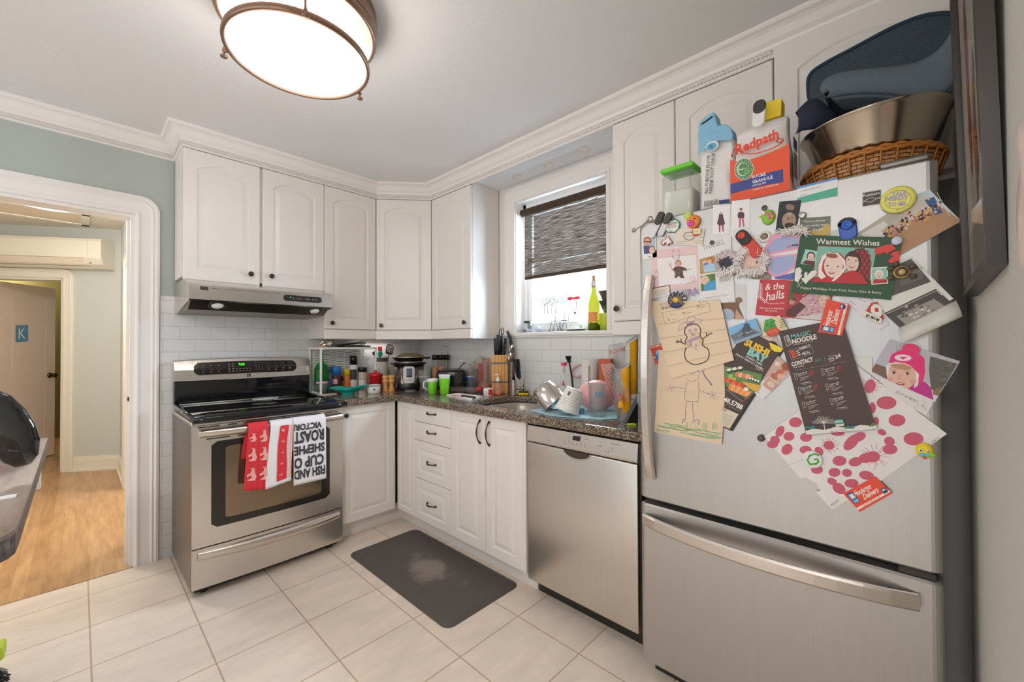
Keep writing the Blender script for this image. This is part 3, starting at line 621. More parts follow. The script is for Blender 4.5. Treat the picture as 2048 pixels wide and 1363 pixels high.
# control panel, gently arched top
m = MB(); n = 16; fr = []; 
def arch(x): return .012*(1-((x+1.399)/.38)**2)
secs = []
for k in range(n+1):
    x = RX0+(RX1-RX0)*k/n; a = arch(x)
    secs.append([(x,-.075,1.045), (x,-.098,1.052-a*.3), (x,-.088,1.115), (x,-.068,1.166+a), (x,-.055,1.173+a), (x,-.03,1.173+a), (x,-.03,1.045)])
kk = 7; m.add([p for s_ in secs for p in s_], [(i*kk+j, i*kk+(j+1) % kk, (i+1)*kk+(j+1) % kk, (i+1)*kk+j) for i in range(n) for j in range(kk)] + [tuple(range(kk)), tuple(n*kk+j for j in range(kk))[::-1]], SSX)
cp = m.build('control_panel', rg)
def cpf(x, z, h=0):
    a = arch(x); P = [(-.098,1.052-a*.3), (-.088,1.115), (-.068,1.166+a)]
    if z < P[1][1]: t = (z-P[0][1])/(P[1][1]-P[0][1]); y = P[0][0]+(P[1][0]-P[0][0])*t
    else: t = (z-P[1][1])/(P[2][1]-P[1][1]); y = P[1][0]+(P[2][0]-P[1][0])*t
    return (x, y-h, z+h*.3)
m = MB(); n = 28; x0, x1 = -1.685, -1.105; rows = 6; vs = []
for k in range(n+1):
    x = x0+(x1-x0)*k/n; e = min(x-x0, x1-x); r_ = .018; c = 0 if e >= r_ else r_-math.sqrt(max(0, r_*r_-(r_-e)**2)); a = arch(x)
    for j in range(rows+1): vs.append(cpf(x, 1.082+c+(1.152+a*.8-c-1.082-c)*j/rows, .0025))
m.add(vs, [(i*(rows+1)+j, (i+1)*(rows+1)+j, (i+1)*(rows+1)+j+1, i*(rows+1)+j+1) for i in range(n) for j in range(rows)], col('#221d1b', .12, gain=1, var=.1)); 
dp = m.build('display_panel', cp, fix='flat')
def text_on(mb, s, p, du, dv, mat, centre=False):
    # p origin, du vector for the whole text width, dv vector for cap height
    v, f, W = glyphs(s); p, du, dv = Vector(p), Vector(du), Vector(dv); o = p - du/2 if centre else p
    mb.add([o + du*(a/W) + dv*(b/.7) for a, b in v], f, mat)
m = MB(); text_on(m, '9:50', cpf(-1.452,1.133,.004), (.032,0,0), Vector(cpf(-1.45,1.147,.004))-Vector(cpf(-1.45,1.133,.004)), col('#35ff20', .4, emit=2.2, gain=1)); m.build('clock_digits', dp, fix='flat')
m = MB(); G = col('#8d8782', .5, gain=1)
random.seed(3)
def dot(x, z, w_, h_): m.add([cpf(x-w_/2,z-h_/2,.0035), cpf(x+w_/2,z-h_/2,.0035), cpf(x+w_/2,z+h_/2,.0035), cpf(x-w_/2,z+h_/2,.0035)], [(0,1,2,3)], G)
for x in (-1.64,-1.60,-1.56): 
    for dx in (-.01,0,.01): dot(x+dx, 1.115, .004, .002)
    dot(x, 1.10, .007, .006); dot(x, 1.138, .012, .002)
for x in (-1.505,-1.485):
    for z in (1.142,1.127,1.113,1.098): dot(x, z, .009, .006)
for x in (-1.465,-1.446,-1.427,-1.408,-1.389):
    for z in (1.113,1.099): dot(x, z, .010, .004)
for x in (-1.355,-1.337,-1.319):
    for z in (1.147,1.132,1.118,1.105): dot(x, z, .004, .004)
for x in (-1.28,-1.235,-1.19,-1.15):
    for dx in (-.01,0,.01): dot(x+dx, 1.122, .004, .002)
    dot(x, 1.108, .007, .006); dot(x, 1.142, .008, .002); dot(x, 1.097, .01, .003)
m.build('touch_keys', dp, fix='flat')
m = MB(); L = col('#241f1d', .4, gain=1)
for k, (a, b, c, d) in enumerate(((0,1,1,.84), (0,.78,1,.62), (0,.22,.45,.0), (.1,.6,.2,.0), (.55,.5,.7,.1), (.8,.6,1,.0))): m.add([cpf(-1.399-.011+.022*a, 1.058+.018*min(b,d), .003), cpf(-1.399-.011+.022*c, 1.058+.018*min(b,d), .003), cpf(-1.399-.011+.022*c, 1.058+.018*max(b,d), .003), cpf(-1.399-.011+.022*a, 1.058+.018*max(b,d), .003)], [(0,1,2,3)], L)
m.build('emblem', cp, fix='flat')

# hood ------------------------------------------------------------------
hd = thing('range_hood', 'stainless steel under-cabinet range hood with two lamps and a black control strip', 'hood', (-1.4,-.25,1.45))
HX0, HX1 = -1.768, -1.012
m = MB(); pr = [(-.009,1.452), (-.009,1.634), (-.30,1.634), (-.455,1.600), (-.478,1.588), (-.482,1.51), (-.470,1.503)]
for xx, ex in ((HX0, 1), (HX1, -1)): m.prism([(xx, y, z) for y, z in pr], (ex*.012,0,0), SSX)
top = [(-.30,1.634), (-.455,1.600), (-.478,1.588), (-.482,1.51), (-.470,1.503), (-.462,1.512), (-.462,1.582), (-.30,1.622), (-.009,1.622), (-.009,1.634)]
m.prism([(HX0+.012, y, z) for y, z in top], (HX1-HX0-.024,0,0), SSX); m.build('shell', hd)
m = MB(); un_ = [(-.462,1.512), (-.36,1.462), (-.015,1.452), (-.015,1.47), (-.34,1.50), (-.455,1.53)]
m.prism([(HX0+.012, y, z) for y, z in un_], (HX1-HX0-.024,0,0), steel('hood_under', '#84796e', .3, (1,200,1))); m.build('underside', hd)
for x in (-1.632, -1.105):
    p = Vector((x, -.418, 1.4885)); nn = Vector((0,-.44,-.9)).normalized(); m = MB(); m.lathe([(.042,-.002),(.042,.004),(.034,.007),(.030,.002)], p, BLKP, 24, nn); m.lathe([(.030,.003),(.024,.010),(.0,.014)], p, col('#e9e4da', .15, gain=1.2), 24, nn); m.build('lamp', hd)
m = MB(); 
def hf(x, z, h=.0015): return (x, -.478-(1.588-z)*.05-h, z)
poly = rrect(-1.31,-1.085,1.535,1.570,.014); m.add([hf(x, z+.004*math.sin((x+1.31)/.225*PI)*(-1 if z < 1.55 else 1), .002) for x, z in poly], [tuple(range(len(poly)))], BLKP); st = m.build('control_strip', hd, fix='flat')
m = MB(); gq = col('#77706a', .4, gain=1)
for x in (-1.255,-1.23,-1.215,-1.18,-1.165,-1.14,-1.12): m.box(hf(x-.006,1.548,.002), hf(x+.004,1.556,.006), gq)
m.box(hf(-1.275,1.555,.002), hf(-1.271,1.559,.004), col('#52ff8a', .4, emit=1)); m.build('buttons', st)
m = MB(); m.box(hf(-1.72,1.562,.0005), hf(-1.685,1.580,.0015), L); m.box(hf(-1.72,1.572,.001), hf(-1.685,1.5735,.002), SSX); m.box(hf(-1.67,1.574,.0), hf(-1.33,1.575,.001), BLKP); m.build('emblem', hd)

# dishwasher ------------------------------------------------------------
WX = -.62; wy0, wy1 = -1.839, -2.432
dwm = thing('dishwasher', 'stainless steel dishwasher under the worktop beside the fridge', 'dishwasher', (-.32,-2.13,0))
m = MB(); m.box((-.59,wy1,.10), (-.03,wy0,.855), SSD); m.box((-.53,wy1,0), (-.5,wy0,.10), BLKP); m.build('body', dwm)
m = MB(); m.box((WX,wy1+.002,.098), (-.59,wy0-.002,.776), SSW, .006); fp_ = m.build('door', dwm)
DWP = steel('dishwasher_panel', '#cdc4bb', .36, (1,60,200), metal=.75)
m = MB(); m.prism([(WX,wy0-.002,.782), (WX-.002,wy0-.002,.79), (WX+.006,wy0-.002,.858), (-.59,wy0-.002,.858), (-.59,wy0-.002,.776)], (0,wy1-wy0+.004,0), DWP); pn = m.build('control_panel', dwm)
# recessed grip
m = MB(); yc = (wy0+wy1)/2; k = 14; out = [(yc-.075*math.cos(PI*i/k), .777-.034*math.sin(PI*i/k)) for i in range(k+1)]
m.add([(WX-.0015, y, z) for y, z in out], [tuple(range(k+1))], col('#5a5049', .3, .8, gain=1)); m.tube([(WX-.001, y, z) for y, z in out], .0035, DWP, 6); m.build('grip', fp_)
def dwf(px, py, h=.0012): p = at(px, py, 'x', WX-.0015); p.x += max(0, (p.z-.79)/.068*.008) - h; return p
m = MB(); q = [dwf(1144.5,871), dwf(1160,873), dwf(1159,882.3), dwf(1143.8,879.5)]; m.add(q, [(0,1,2,3)], col('#2a2c30', .15, gain=1)); m.build('display', pn, fix='flat')
m = MB(); 
for px, py in ((1097.5,878.5), (1214,901.5)): m.lathe([(.0085,0),(.0085,.003),(.0065,.004),(0,.0035)], dwf(px,py,0), DWP, 20, (-1,0,0))
for px, py in ((1113,880), (1123,883), (1180,892.5), (1194,896)): m.lathe([(.003,0),(.003,.0015),(0,.0015)], dwf(px,py,0), DWP, 10, (-1,0,0))
m.build('buttons', pn)
m = MB(); gk = col('#6b645e', .5, gain=1)
for i in range(6):
    for j in range(3):
        if i > 1 and j == 0 and i < 4: pass
        p = dwf(1131+i*8, 880.5+i*1.4+j*3, .0015); m.box(p, p+Vector((.0003,.008,.0018)), gk)
for px, py, w_ in ((1090,872.5,.012), (1112,876.5,.01), (1134,873.5,.012), (1168,878,.02), (1194,891.5,.02), (1220,887,.045), (1222,896,.01), (1222,902,.01)): p = dwf(px, py, .0015); m.box(p, p+Vector((.0003,-w_,.002)), gk)
p = dwf(1142, 899.2, .0015); text_on(m, 'BOSCH', dwf(1147,903.2,.002), dwf(1158,905.2,.002)-dwf(1147,903.2,.002), (0,0,.0065), BLKP); m.lathe([(.0025,0),(.0033,.0005),(.0025,.0006)], dwf(1143,901,.001), BLKP, 14, (-1,0,0))
m.build('markings', pn, fix='flat')

# fridge ------------------------------------------------------------------
FX, FY0, FY1, FT = -.6966, -2.4765, -3.276, 1.722
fr = thing('refrigerator', 'tall stainless steel bottom-freezer refrigerator covered with notes and magnets', 'refrigerator', (-.37,-2.876,0))
GS = col('#1d1b1b', .5, 0, gain=1)
m = MB(); m.box((-.625,FY1+.006,.05), (-.05,FY0-.006,1.70), GS, .004); m.box((-.615,FY1+.02,.0), (-.55,FY0-.02,.06), BLKP)
for y in (FY0-.08, FY1+.08): m.cyl((-.1,y,0), (-.1,y,.06), .02, BLKP, 10)
m.build('cabinet', fr)
def fdoor(z0, z1, name):
    m = MB(); r = .022; n = 5; pts = []
    for k in range(n+1): g = R(90*k/n); pts.append((FX+r-r*math.cos(R(90)-g) if False else FX+r-r*math.sin(g), FY0-r+r*math.cos(g)))
    for k in range(n+1): g = R(90*k/n); pts.append((FX+r-r*math.cos(g), FY1+r-r*math.sin(g)))
    poly = [(-.632, FY0, 0)] + [(x, y, 0) for x, y in pts] + [(-.632, FY1, 0)]
    e = .006
    def ring(z, s_):
        c = Vector((-.66, (FY0+FY1)/2, 0)); return [(x+(s_ if x < -.64 else 0), y+(s_ if y < c.y else -s_), z) for x, y, _ in poly]
    R4 = [ring(z0, e), ring(z0+e, 0), ring(z1-e, 0), ring(z1, e)]; k = len(poly)
    m.add([p for r_ in R4 for p in r_], [(i*k+j, i*k+(j+1) % k, (i+1)*k+(j+1) % k, (i+1)*k+j) for i in range(3) for j in range(k)] + [tuple(range(k))[::-1], tuple(3*k+j for j in range(k))], SSV)
    return m.build(name, fr)
ud = fdoor(.682, FT, 'upper_door'); ld = fdoor(.075, .662, 'freezer_drawer')
m = MB(); m.box((-.628,FY1+.01,.655), (-.60,FY0-.01,.69), BLKP); m.box((-.692,FY1+.012,.6625), (-.64,FY1+.085,.681), BLKP, .003); m.build('hinge', fr)
FH = steel('fridge_handle', '#d6cdc6', .3, (1,1,80))
def fhandle(pts, w_, parent):
    # flat bar following pts, w_ wide vector
    m = MB(); w_ = Vector(w_); n = len(pts); vs = []
    for i, p in enumerate(pts):
        p = Vector(p); t_ = (Vector(pts[min(i+1, n-1)])-Vector(pts[max(i-1, 0)])).normalized(); o = t_.cross(w_.normalized()); o = o if o.x < 0 else -o
        vs += [p-w_/2, p-w_/2+o*.008, p-w_*.35+o*.012, p+w_*.35+o*.012, p+w_/2+o*.008, p+w_/2, p+w_*.3-o*.002, p-w_*.3-o*.002]
    m.add(vs, [(i*8+j, i*8+(j+1) % 8, (i+1)*8+(j+1) % 8, (i+1)*8+j) for i in range(n-1) for j in range(8)] + [tuple(range(8))[::-1], tuple((n-1)*8+j for j in range(8))], FH)
    return m
n = 14; pts = [(FX-.004-.048*math.sin(PI*(k/n))**.6, -2.527, .765+.745*k/n) for k in range(n+1)]
m = fhandle(pts, (0,.034,0), ud); m.build('door_handle', ud)
pts = [(FX-.004-.058*math.sin(PI*(k/n))**.75, FY0-.022-(FY0-FY1-.07)*k/n, .605) for k in range(n+1)]
m = fhandle(pts, (0,0,.042), ld); m.build('drawer_handle', ld)
m = MB(); m.box((-.69,FY1+.012,FT), (-.645,FY1+.11,FT+.02), SSD, .008); m.build('hinge_cover', fr)
# ================================================================ ceiling lamp
LX, LY = -1.620, -1.640
BRN = col('#8f7260', .3, .75, gain=1, var=.1)
lt = thing('ceiling_lamp', 'round semi-flush ceiling lamp of frosted glass with a brushed bronze ring and three knobs', 'lamp', (LX,LY,2.29))
m = MB(); m.lathe([(.0,CEIL),(.262,CEIL),(.264,2.46),(.262,2.445),(.256,2.437),(.256,2.43),(.262,2.425),(.262,2.405),(.255,2.396),(.243,2.394),(.243,2.41),(.001,2.412)], (LX,LY,0), BRN, 64); m.build('ceiling_pan', lt)
def lampglass(name, e0, e1, spots):
    m, nt, b = base_mat(name); b.inputs['Base Color'].default_value = (.9,.88,.85,1); b.inputs['Roughness'].default_value = .3
    v = mapped(nt); sm = None
    for sx_, sy_ in spots:
        d = N(nt, 'ShaderNodeVectorMath', operation='DISTANCE'); nt.links.new(v, d.inputs[0]); d.inputs[1].default_value = (sx_, sy_, 0)
        r = N(nt, 'ShaderNodeMapRange'); r.interpolation_type = 'SMOOTHSTEP'; r.inputs[1].default_value = .02; r.inputs[2].default_value = .17; r.inputs[3].default_value = 1; r.inputs[4].default_value = 0
        nt.links.new(d.outputs['Value'], r.inputs[0])
        if sm is None: sm = r.outputs[0]
        else: a = N(nt, 'ShaderNodeMath', operation='ADD'); nt.links.new(sm, a.inputs[0]); nt.links.new(r.outputs[0], a.inputs[1]); sm = a.outputs[0]
    b.inputs['Emission Color'].default_value = (1, .95, .90, 1)
    if sm is None: b.inputs['Emission Strength'].default_value = e0
    else:
        r = N(nt, 'ShaderNodeMapRange'); r.inputs[3].default_value = e0; r.inputs[4].default_value = e1; nt.links.new(sm, r.inputs[0]); nt.links.new(r.outputs[0], b.inputs['Emission Strength'])
    return m
m = MB(); m.lathe([(.001,2.283),(.12,2.2835),(.20,2.287),(.226,2.292)], (LX,LY,0), lampglass('frosted_disc', .34, .95, [(-.10,.02), (.07,-.11), (.09,.09)]), 64)
m.build('glass_disc', lt)
m = MB(); m.lathe([(.222,2.30),(.222,2.395)], (LX,LY,0), lampglass('frosted_side', 6, 6, []), 64); m.build('glass_drum', lt)
m = MB(); m.lathe([(.225,2.290),(.229,2.284),(.236,2.286),(.238,2.294),(.236,2.306),(.229,2.309),(.225,2.306),(.225,2.290)], (LX,LY,0), BRN, 64); m.build('ring', lt)
for px, py in ((459,108), (713,188), (613,8)):
    p = at(px, py, 'z', 2.285); a = math.atan2(p.y-LY, p.x-LX); c = Vector((math.cos(a), math.sin(a), 0)); b0 = Vector((LX,LY,2.295)) + c*.236
    m = MB(); m.cyl(b0, b0+c*.018, .006, BRN, 10); m.cyl(b0+c*.014+Vector((0,0,.012)), b0+c*.014-Vector((0,0,.016)), .004, BRN, 10); m.lathe([(0,0),(.011,.001),(.012,.005),(.006,.007),(0,.007)], b0+c*.014-Vector((0,0,.024)), BRN, 14); m.cyl(b0+c*.006+Vector((0,0,.006)), b0+c*.006+Vector((0,0,.125)), .004, BRN, 8); m.build('knob', lt)

# ================================================================ hall furnishings
ac = thing('air_conditioner', 'long white wall-mounted split air conditioner on the slanting hall wall', 'air conditioner', hp(.5, 2.05))
ACW = col('#ecdfd0', .4, gain=1.15, var=.01)
def acsec(s_): return [hp(s_, z, o_) for z, o_ in ((2.045,.0), (2.045,.10), (2.075,.155), (2.13,.19), (2.30,.195), (2.325,.18), (2.325,0))]
m = MB(); m.add(acsec(.05)+acsec(1.0), [tuple(range(7))[::-1], tuple(range(7,14))] + [(j, (j+1) % 7, 7+(j+1) % 7, 7+j) for j in range(7)], ACW); m.build('body', ac)
m = MB(); f_ = lambda s_, z, o_: hp(s_, z, o_)
pf = [(2.135,.192), (2.297,.197), (2.32,.186)]
m.add([f_(s_, z, o_+.003) for s_ in (.16,.99) for z, o_ in pf], [(0,3,4,1), (1,4,5,2)], ACW); m.build('front_panel', ac)
m = MB(); m.add([f_(s_, z, o_) for s_ in (.20,.98) for z, o_ in ((2.078,.160), (2.128,.192))], [(0,2,3,1)], col('#e6d6c6', .4, gain=1.15)); hbox(m, .2, .98, 2.1315, 2.1345, .188, .1935, col('#b5977c', .5)); hbox(m, .17, .98, 2.060, 2.063, .1, .135, col('#8a7460', .5)); m.build('louvre', ac)
m = MB(); hbox(m, .145, .165, 2.085, 2.092, .15, .168, BLKP); m.build('sensor', ac)
hl = thing('hall_ceiling_lamp', 'round glowing flush ceiling lamp seen through the top of the hall doorway', 'lamp', (-2.35,2.02,2.45))
m = MB(); m.lathe([(.205,2.469),(.20,2.462),(.17,2.45),(.08,2.443),(0,2.442)], (-2.35,2.02,0), col('#fff2e0', .4, emit=3, gain=1.1), 40); m.build('diffuser', hl)
m = MB(); m.lathe([(.205,2.47),(.213,2.47),(.213,2.46),(.203,2.46)], (-2.35,2.02,0), ACW, 40); m.build('rim', hl)
m = MB()
for a, b in (((-3.1,2.16), (-2.10,2.22)), ((-3.1,2.62), (-2.10,2.68)), ((-2.16,2.16), (-2.10,2.68))): m.box((a[0],a[1],2.455), (b[0],b[1],2.47), TRH, .004)
m.box((-3.1,2.22,2.463), (-2.16,2.62,2.47), col('#e3cfba', .6)); m.build('attic_hatch', label='white framed attic hatch panel in the hall ceiling', cat='hatch')
# swung door leaf beyond the hall
P1 = Vector((-2.36,4.0,0)); dirn = Vector((-.66,-.75,0)).normalized(); nrm = Vector((dirn.y, -dirn.x, 0)); 
if nrm.dot(CAMP-P1) < 0: nrm = -nrm
dl_ = thing('panel_door', 'white six-panel door standing ajar beyond the hall with a blue letter card', 'door', P1)
DW, DH = .80, 1.93
DOORC = col('#e6d3c2', .45, gain=1.1, var=.01)
dp_ = lambda u, v, h: P1 + dirn*u + Vector((0,0,1))*(v+.012) + nrm*h
m = MB()
def px_panel(x0, x1, y0, y1):
    rings = [[(x0+d, y0+d), (x1-d, y0+d), (x1-d, y1-d), (x0+d, y1-d)] for d in (0, .008, .03, .035)]; hs = [.0005, -.006, -.001, -.0005]
    vs = [dp_(a, b, h) for r_, h in zip(rings, hs) for a, b in r_]; m.add(vs, [(i*4+j, i*4+(j+1) % 4, (i+1)*4+(j+1) % 4, (i+1)*4+j) for i in range(3) for j in range(4)] + [(12,13,14,15)], DOORC)
xs = [(.11,.36), (.45,.70)]; ys = [(.20,.80), (.95,1.50), (1.58,1.80)]
cells_x = [0,.11,.36,.45,.70,DW]; cells_y = [0,.20,.80,.95,1.50,1.58,1.80,DH]
for i in range(5):
    for j in range(7):
        if i in (1,3) and j in (1,3,5): px_panel(cells_x[i], cells_x[i+1], cells_y[j], cells_y[j+1])
        else: m.add([dp_(cells_x[a], cells_y[b], .0005) for a, b in ((i,j), (i+1,j), (i+1,j+1), (i,j+1))], [(0,1,2,3)], DOORC)
m.prism([dp_(0,0,-.001), dp_(DW,0,-.001), dp_(DW,DH,-.001), dp_(0,DH,-.001)], -nrm*.034, DOORC); m.build('leaf', dl_)
m = MB(); m.lathe([(.03,0),(.03,.005),(.012,.01),(.010,.035),(.024,.045),(.026,.06),(.018,.07),(0,.072)], dp_(.06,.92,0), col('#4a3c22', .3, .85, gain=1.2), 20, nrm); m.build('doorknob', dl_)
kc = at(43, 682, 'y', 3.75); kx = (kc-P1).dot(dirn); 
# card with letter K
def ray_on(px, py, P0, nn): d = FW + RT*((px-1024)/FPX) + UP*((681.5-py)/FPX); return CAMP + d*((P0-CAMP).dot(nn)/d.dot(nn))
Kq = [ray_on(px, py, P1+nrm*.003, nrm) for px, py in ((31,684), (56,682), (56,650), (31.5,650))]
m = MB(); m.prism(Kq, nrm*.002, col('#5e93b5', .6, gain=1.1)); text_on(m, 'K', Kq[0]+(Kq[1]-Kq[0])*.22+(Kq[3]-Kq[0])*.18+nrm*.003, (Kq[1]-Kq[0])*.55, (Kq[3]-Kq[0])*.64, col('#f0e6da', .6))
m.build('letter_card', label='small blue card with a white letter K on the far panel door', cat='card')
# framed strips in the far room
m = MB(); m.box((-1.556,3.25,0), (-1.55,5.2,1.15), SUBY if False else col('#5a4a42', .5, gain=1)); m.box((-1.57,3.25,1.15), (-1.55,5.2,1.19), col('#b5a493', .5)); m.build('cabinet_panel', label='dark brown lower wall panel with pale cap in the far room', cat='panel')
m = MB(); m.box((-1.60,3.9,1.62), (-1.55,4.7,1.66), col('#bfe2f5', .4, emit=1.6, gain=1)); m.build('strip_light', label='pale blue horizontal strip light glowing in the far room', cat='light')

# ================================================================ blind and window sill
def blindmat():
    m, nt, b = base_mat('woven_blind'); v = mapped(nt, (1, 9, 190)); n = N(nt, 'ShaderNodeTexNoise'); n.inputs['Scale'].default_value = 1.2; n.inputs['Detail'].default_value = 4
    v2 = mapped(nt, (1, 400, 400)); n2 = N(nt, 'ShaderNodeTexNoise'); n2.inputs['Scale'].default_value = 1.2
    nt.links.new(v, n.inputs['Vector']); nt.links.new(v2, n2.inputs['Vector']); ml = N(nt, 'ShaderNodeMath', operation='MULTIPLY'); nt.links.new(n.outputs[0], ml.inputs[0]); nt.links.new(n2.outputs[0], ml.inputs[1])
    r = ramp(nt, ml.outputs[0], [(.14, (.085,.062,.05)), (.36, (.27,.215,.175))]); nt.links.new(r.outputs[0], b.inputs['Base Color']); b.inputs['Roughness'].default_value = .9
    rr = N(nt, 'ShaderNodeMapRange'); rr.inputs[1].default_value = .16; rr.inputs[2].default_value = .34; rr.inputs[3].default_value = .98; rr.inputs[4].default_value = .50; nt.links.new(ml.outputs[0], rr.inputs[0]); nt.links.new(rr.outputs[0], b.inputs['Alpha']); return m
BM = blindmat(); bl = thing('roller_blind', 'brown woven roller blind pulled halfway down the kitchen window', 'blind', (.03,-1.58,1.72))
m = MB(); m.cyl((.035,WY0+.012,2.205), (.035,WY1-.03,2.205), .026, col('#4a3a2e', .9, gain=1, var=.3, scale=200), 24); m.build('roll', bl)
m = MB(); m.box((.0275,WY0+.02,1.73), (.0285,WY1-.06,2.20), BM); m.build('fabric', bl)
m = MB(); m.box((.024,WY0+.02,1.722), (.032,WY1-.06,1.745), col('#4d3f34', .9, gain=1, var=.3, scale=200), .003); m.build('hem_bar', bl)
SZ = WZ0
def jar(name, label, cat, c, r, h, body, lid=None, lh=.02, lr=1.0, group=None, prof=None, seg=20, cat2=None, parts=None):
    t = thing(name, label, cat, c, group=group); m = MB(); p = prof or [(0,0),(r*.95,0),(r,.004),(r,h-.01),(r*.85,h),(0,h)]; m.lathe(p, c, body, seg); m.build('body', t)
    if lid: m = MB(); m.lathe([(r*lr,-.001),(r*lr,lh),(r*lr*.95,lh+.001),(0,lh+.001)], Vector(c)+Vector((0,0,h)), lid, seg); m.build('lid', t)
    return t
GL = glass(); GLD = glass('#eff3f4', .03, .95, .4)
jar('glass_jar', 'small clear jar with a black lid at the left end of the window sill', 'jar', (.045,-1.262,SZ), .03, .07, glass('#f0f2f4', .05, .9), col('#2a2522', .4), .014)
m = MB(); random.seed(5); m.surf(lambda u, v: (.045+.03*math.sin(u*PI)*math.cos(v*2*PI)*(1+.25*math.sin(7*v+5*u)), -1.345+.045*math.sin(u*PI)*math.sin(v*2*PI)*(1+.25*math.cos(9*v+4*u)), SZ+.002+.04*(1-math.cos(u*PI))/2*(1+.2*math.sin(11*v))), 8, 16, glass('#eef3fa', .08, .85)); m.build('plastic_wrap', label='crumpled clear plastic wrap beside the jar on the window sill', cat='wrap')
WIRE = col('#33343a', .4, .5, gain=1)
ch = MB(); 
def w3(y, z, x=.03): return (x, y, z)
yb = -1.48
for dy in (0, -.075):
    for xo in (.03, .065): ch.tube([(xo,yb+dy,SZ+.072), (xo,yb+dy+.004,SZ+.002)] if False else [(xo,yb+dy-.01,SZ+.075), (xo,yb+dy+.012,SZ+.001)], .0016, WIRE, 6); ch.tube([(xo,yb+dy-.045,SZ+.075), (xo,yb+dy-.062,SZ+.001)], .0016, WIRE, 6)
    ch.tube([(.03,yb+dy-.01,SZ+.075), (.03,yb+dy-.048,SZ+.075), (.065,yb+dy-.048,SZ+.075), (.065,yb+dy-.01,SZ+.075)], .0016, WIRE, 6, closed=True)
    ch.tube([(.065,yb+dy-.01,SZ+.075), (.07,yb+dy-.012,SZ+.13), (.07,yb+dy-.046,SZ+.13), (.065,yb+dy-.048,SZ+.075)], .0016, WIRE, 6)
ch.build('wire_chair_ornament', label='black wire ornament shaped like two little chairs on the sill', cat='ornament')
CUPW = col('#e6e2df', .2, gain=1.15, var=.01)
t = thing('teacup', 'white teacup with a small dark letter on its saucer on the window sill', 'cup', (.05,-1.665,SZ))
m = MB(); m.lathe([(0,0),(.03,.0),(.055,.010),(.068,.014),(.066,.017),(.03,.006),(0,.006)], (.05,-1.665,SZ), CUPW, 28); m.build('saucer', t)
c0 = Vector((.05,-1.665,SZ+.006)); m = MB(); m.lathe([(0,0),(.02,0),(.022,.004),(.03,.02),(.033,.045),(.033,.055),(.031,.055),(.030,.03),(.0,.012)], c0, CUPW, 28); m.tube([c0+Vector((-.008,.031,.047)), c0+Vector((-.01,.048,.045)), c0+Vector((-.01,.05,.028)), c0+Vector((-.006,.03,.015))], .0035, CUPW, 8); m.build('cup', t)
WB = (.055,-1.805,SZ)
wb = thing('wine_bottle', 'yellow-green wine bottle with an orange label and a cork on the window sill', 'bottle', WB)
m = MB(); m.lathe([(0,.002),(.034,.002),(.0385,.008),(.0385,.13),(.038,.165),(.030,.20),(.018,.235),(.0145,.27),(.0145,.31),(.012,.312)], WB, glass('#b3ba30', .04, .80, .3), 28); m.build('glass', wb)
m = MB(); m.lathe([(0,0),(.035,.0),(.0375,.006),(.0375,.05),(0,.055)], Vector(WB)+Vector((0,0,.001)), col('#2b3326', .2, gain=1), 24); m.build('base', wb)
m = MB(); m.lathe([(.0152,.275),(.0165,.277),(.0165,.31),(.015,.313)], WB, col('#b9b2ab', .3, .6), 20); m.build('foil_band', wb)
m = MB(); m.lathe([(.009,.310),(.011,.345),(0,.346)], WB, col('#b5845e', .9), 14); m.build('cork', wb)
m = MB(); a0 = PI*1.05
m.add([(WB[0]+.0392*math.cos(PI+.75-1.7*k/10+.35), WB[1]+.0392*math.sin(PI+.75-1.7*k/10+.35), WB[2]+z) for k in range(11) for z in (.055,.115)], [(2*k,2*k+2,2*k+3,2*k+1) for k in range(10)], col('#f0934f', .6, gain=1.1), True)
m.build('paper_label', wb)
t = thing('coffee_dripper', 'stack of two brown plastic coffee filter cones over a yellow-green pot on the sill', 'dripper', (.05,-1.885,SZ+.11))
DBR = col('#5c463c', .4); m = MB(); m.lathe([(.012,.0),(.02,.005),(.05,.075),(.055,.078),(.052,.08),(.015,.01)], (.05,-1.9,SZ+.16), DBR, 24); m.build('upper_cone', t)
m = MB(); m.lathe([(.012,.0),(.02,.005),(.05,.072),(.055,.074),(.052,.075),(.015,.01)], (.05,-1.9,SZ+.105), col('#2e2a2e', .3), 24); m.build('lower_cone', t)
jar('ceramic_pot', 'yellow-green tapered pot under the coffee cones at the right end of the sill', 'pot', (.052,-1.89,SZ), .045, .105, col('#b8c43a', .35, gain=1.15), prof=[(0,0),(.030,0),(.034,.004),(.044,.10),(.044,.105),(.040,.105),(.03,.012),(0,.01)])
# stickers on the pane
def wiretree(y, z):
    m = MB(); x = .099
    for i, dy in enumerate((.05,.02,-.015,-.05)):
        h = .07+.02*(i % 2); m.tube([(x,y+dy,z-.05), (x,y+dy,z+.02)], .0018, WIRE, 5)
        for r_, o_ in ((.022, h), (.012, h-.02)): m.tube([(x, y+dy+r_*math.cos(a*PI/7), z+o_*.5+r_*math.sin(a*PI/7)) for a in range(13)], .0016, WIRE, 5)
    m.build('tree_decal', label='thin wire-drawn tree row hanging on the window pane', cat='decal')
wiretree(-1.42, 1.525)
m = MB(); RED = col('#e2384a', .5); x = .098
m.tube([(x,-1.60,1.56), (x,-1.585,1.53), (x,-1.60,1.49), (x,-1.63,1.475), (x,-1.645,1.50), (x,-1.64,1.545), (x,-1.62,1.56)], .002, WIRE, 5)
for s_ in (1,-1): m.ball((x,-1.62+s_*.028,1.568), .026, RED, 10, 6, (.1,1,.42))
m.ball((x,-1.62,1.568), .009, RED, 8, 6); m.ball((x,-1.632,1.47), .008, WIRE, 8, 6); m.build('bird_ornament', label='outline bird ornament with a red bow hanging on the window pane', cat='ornament')

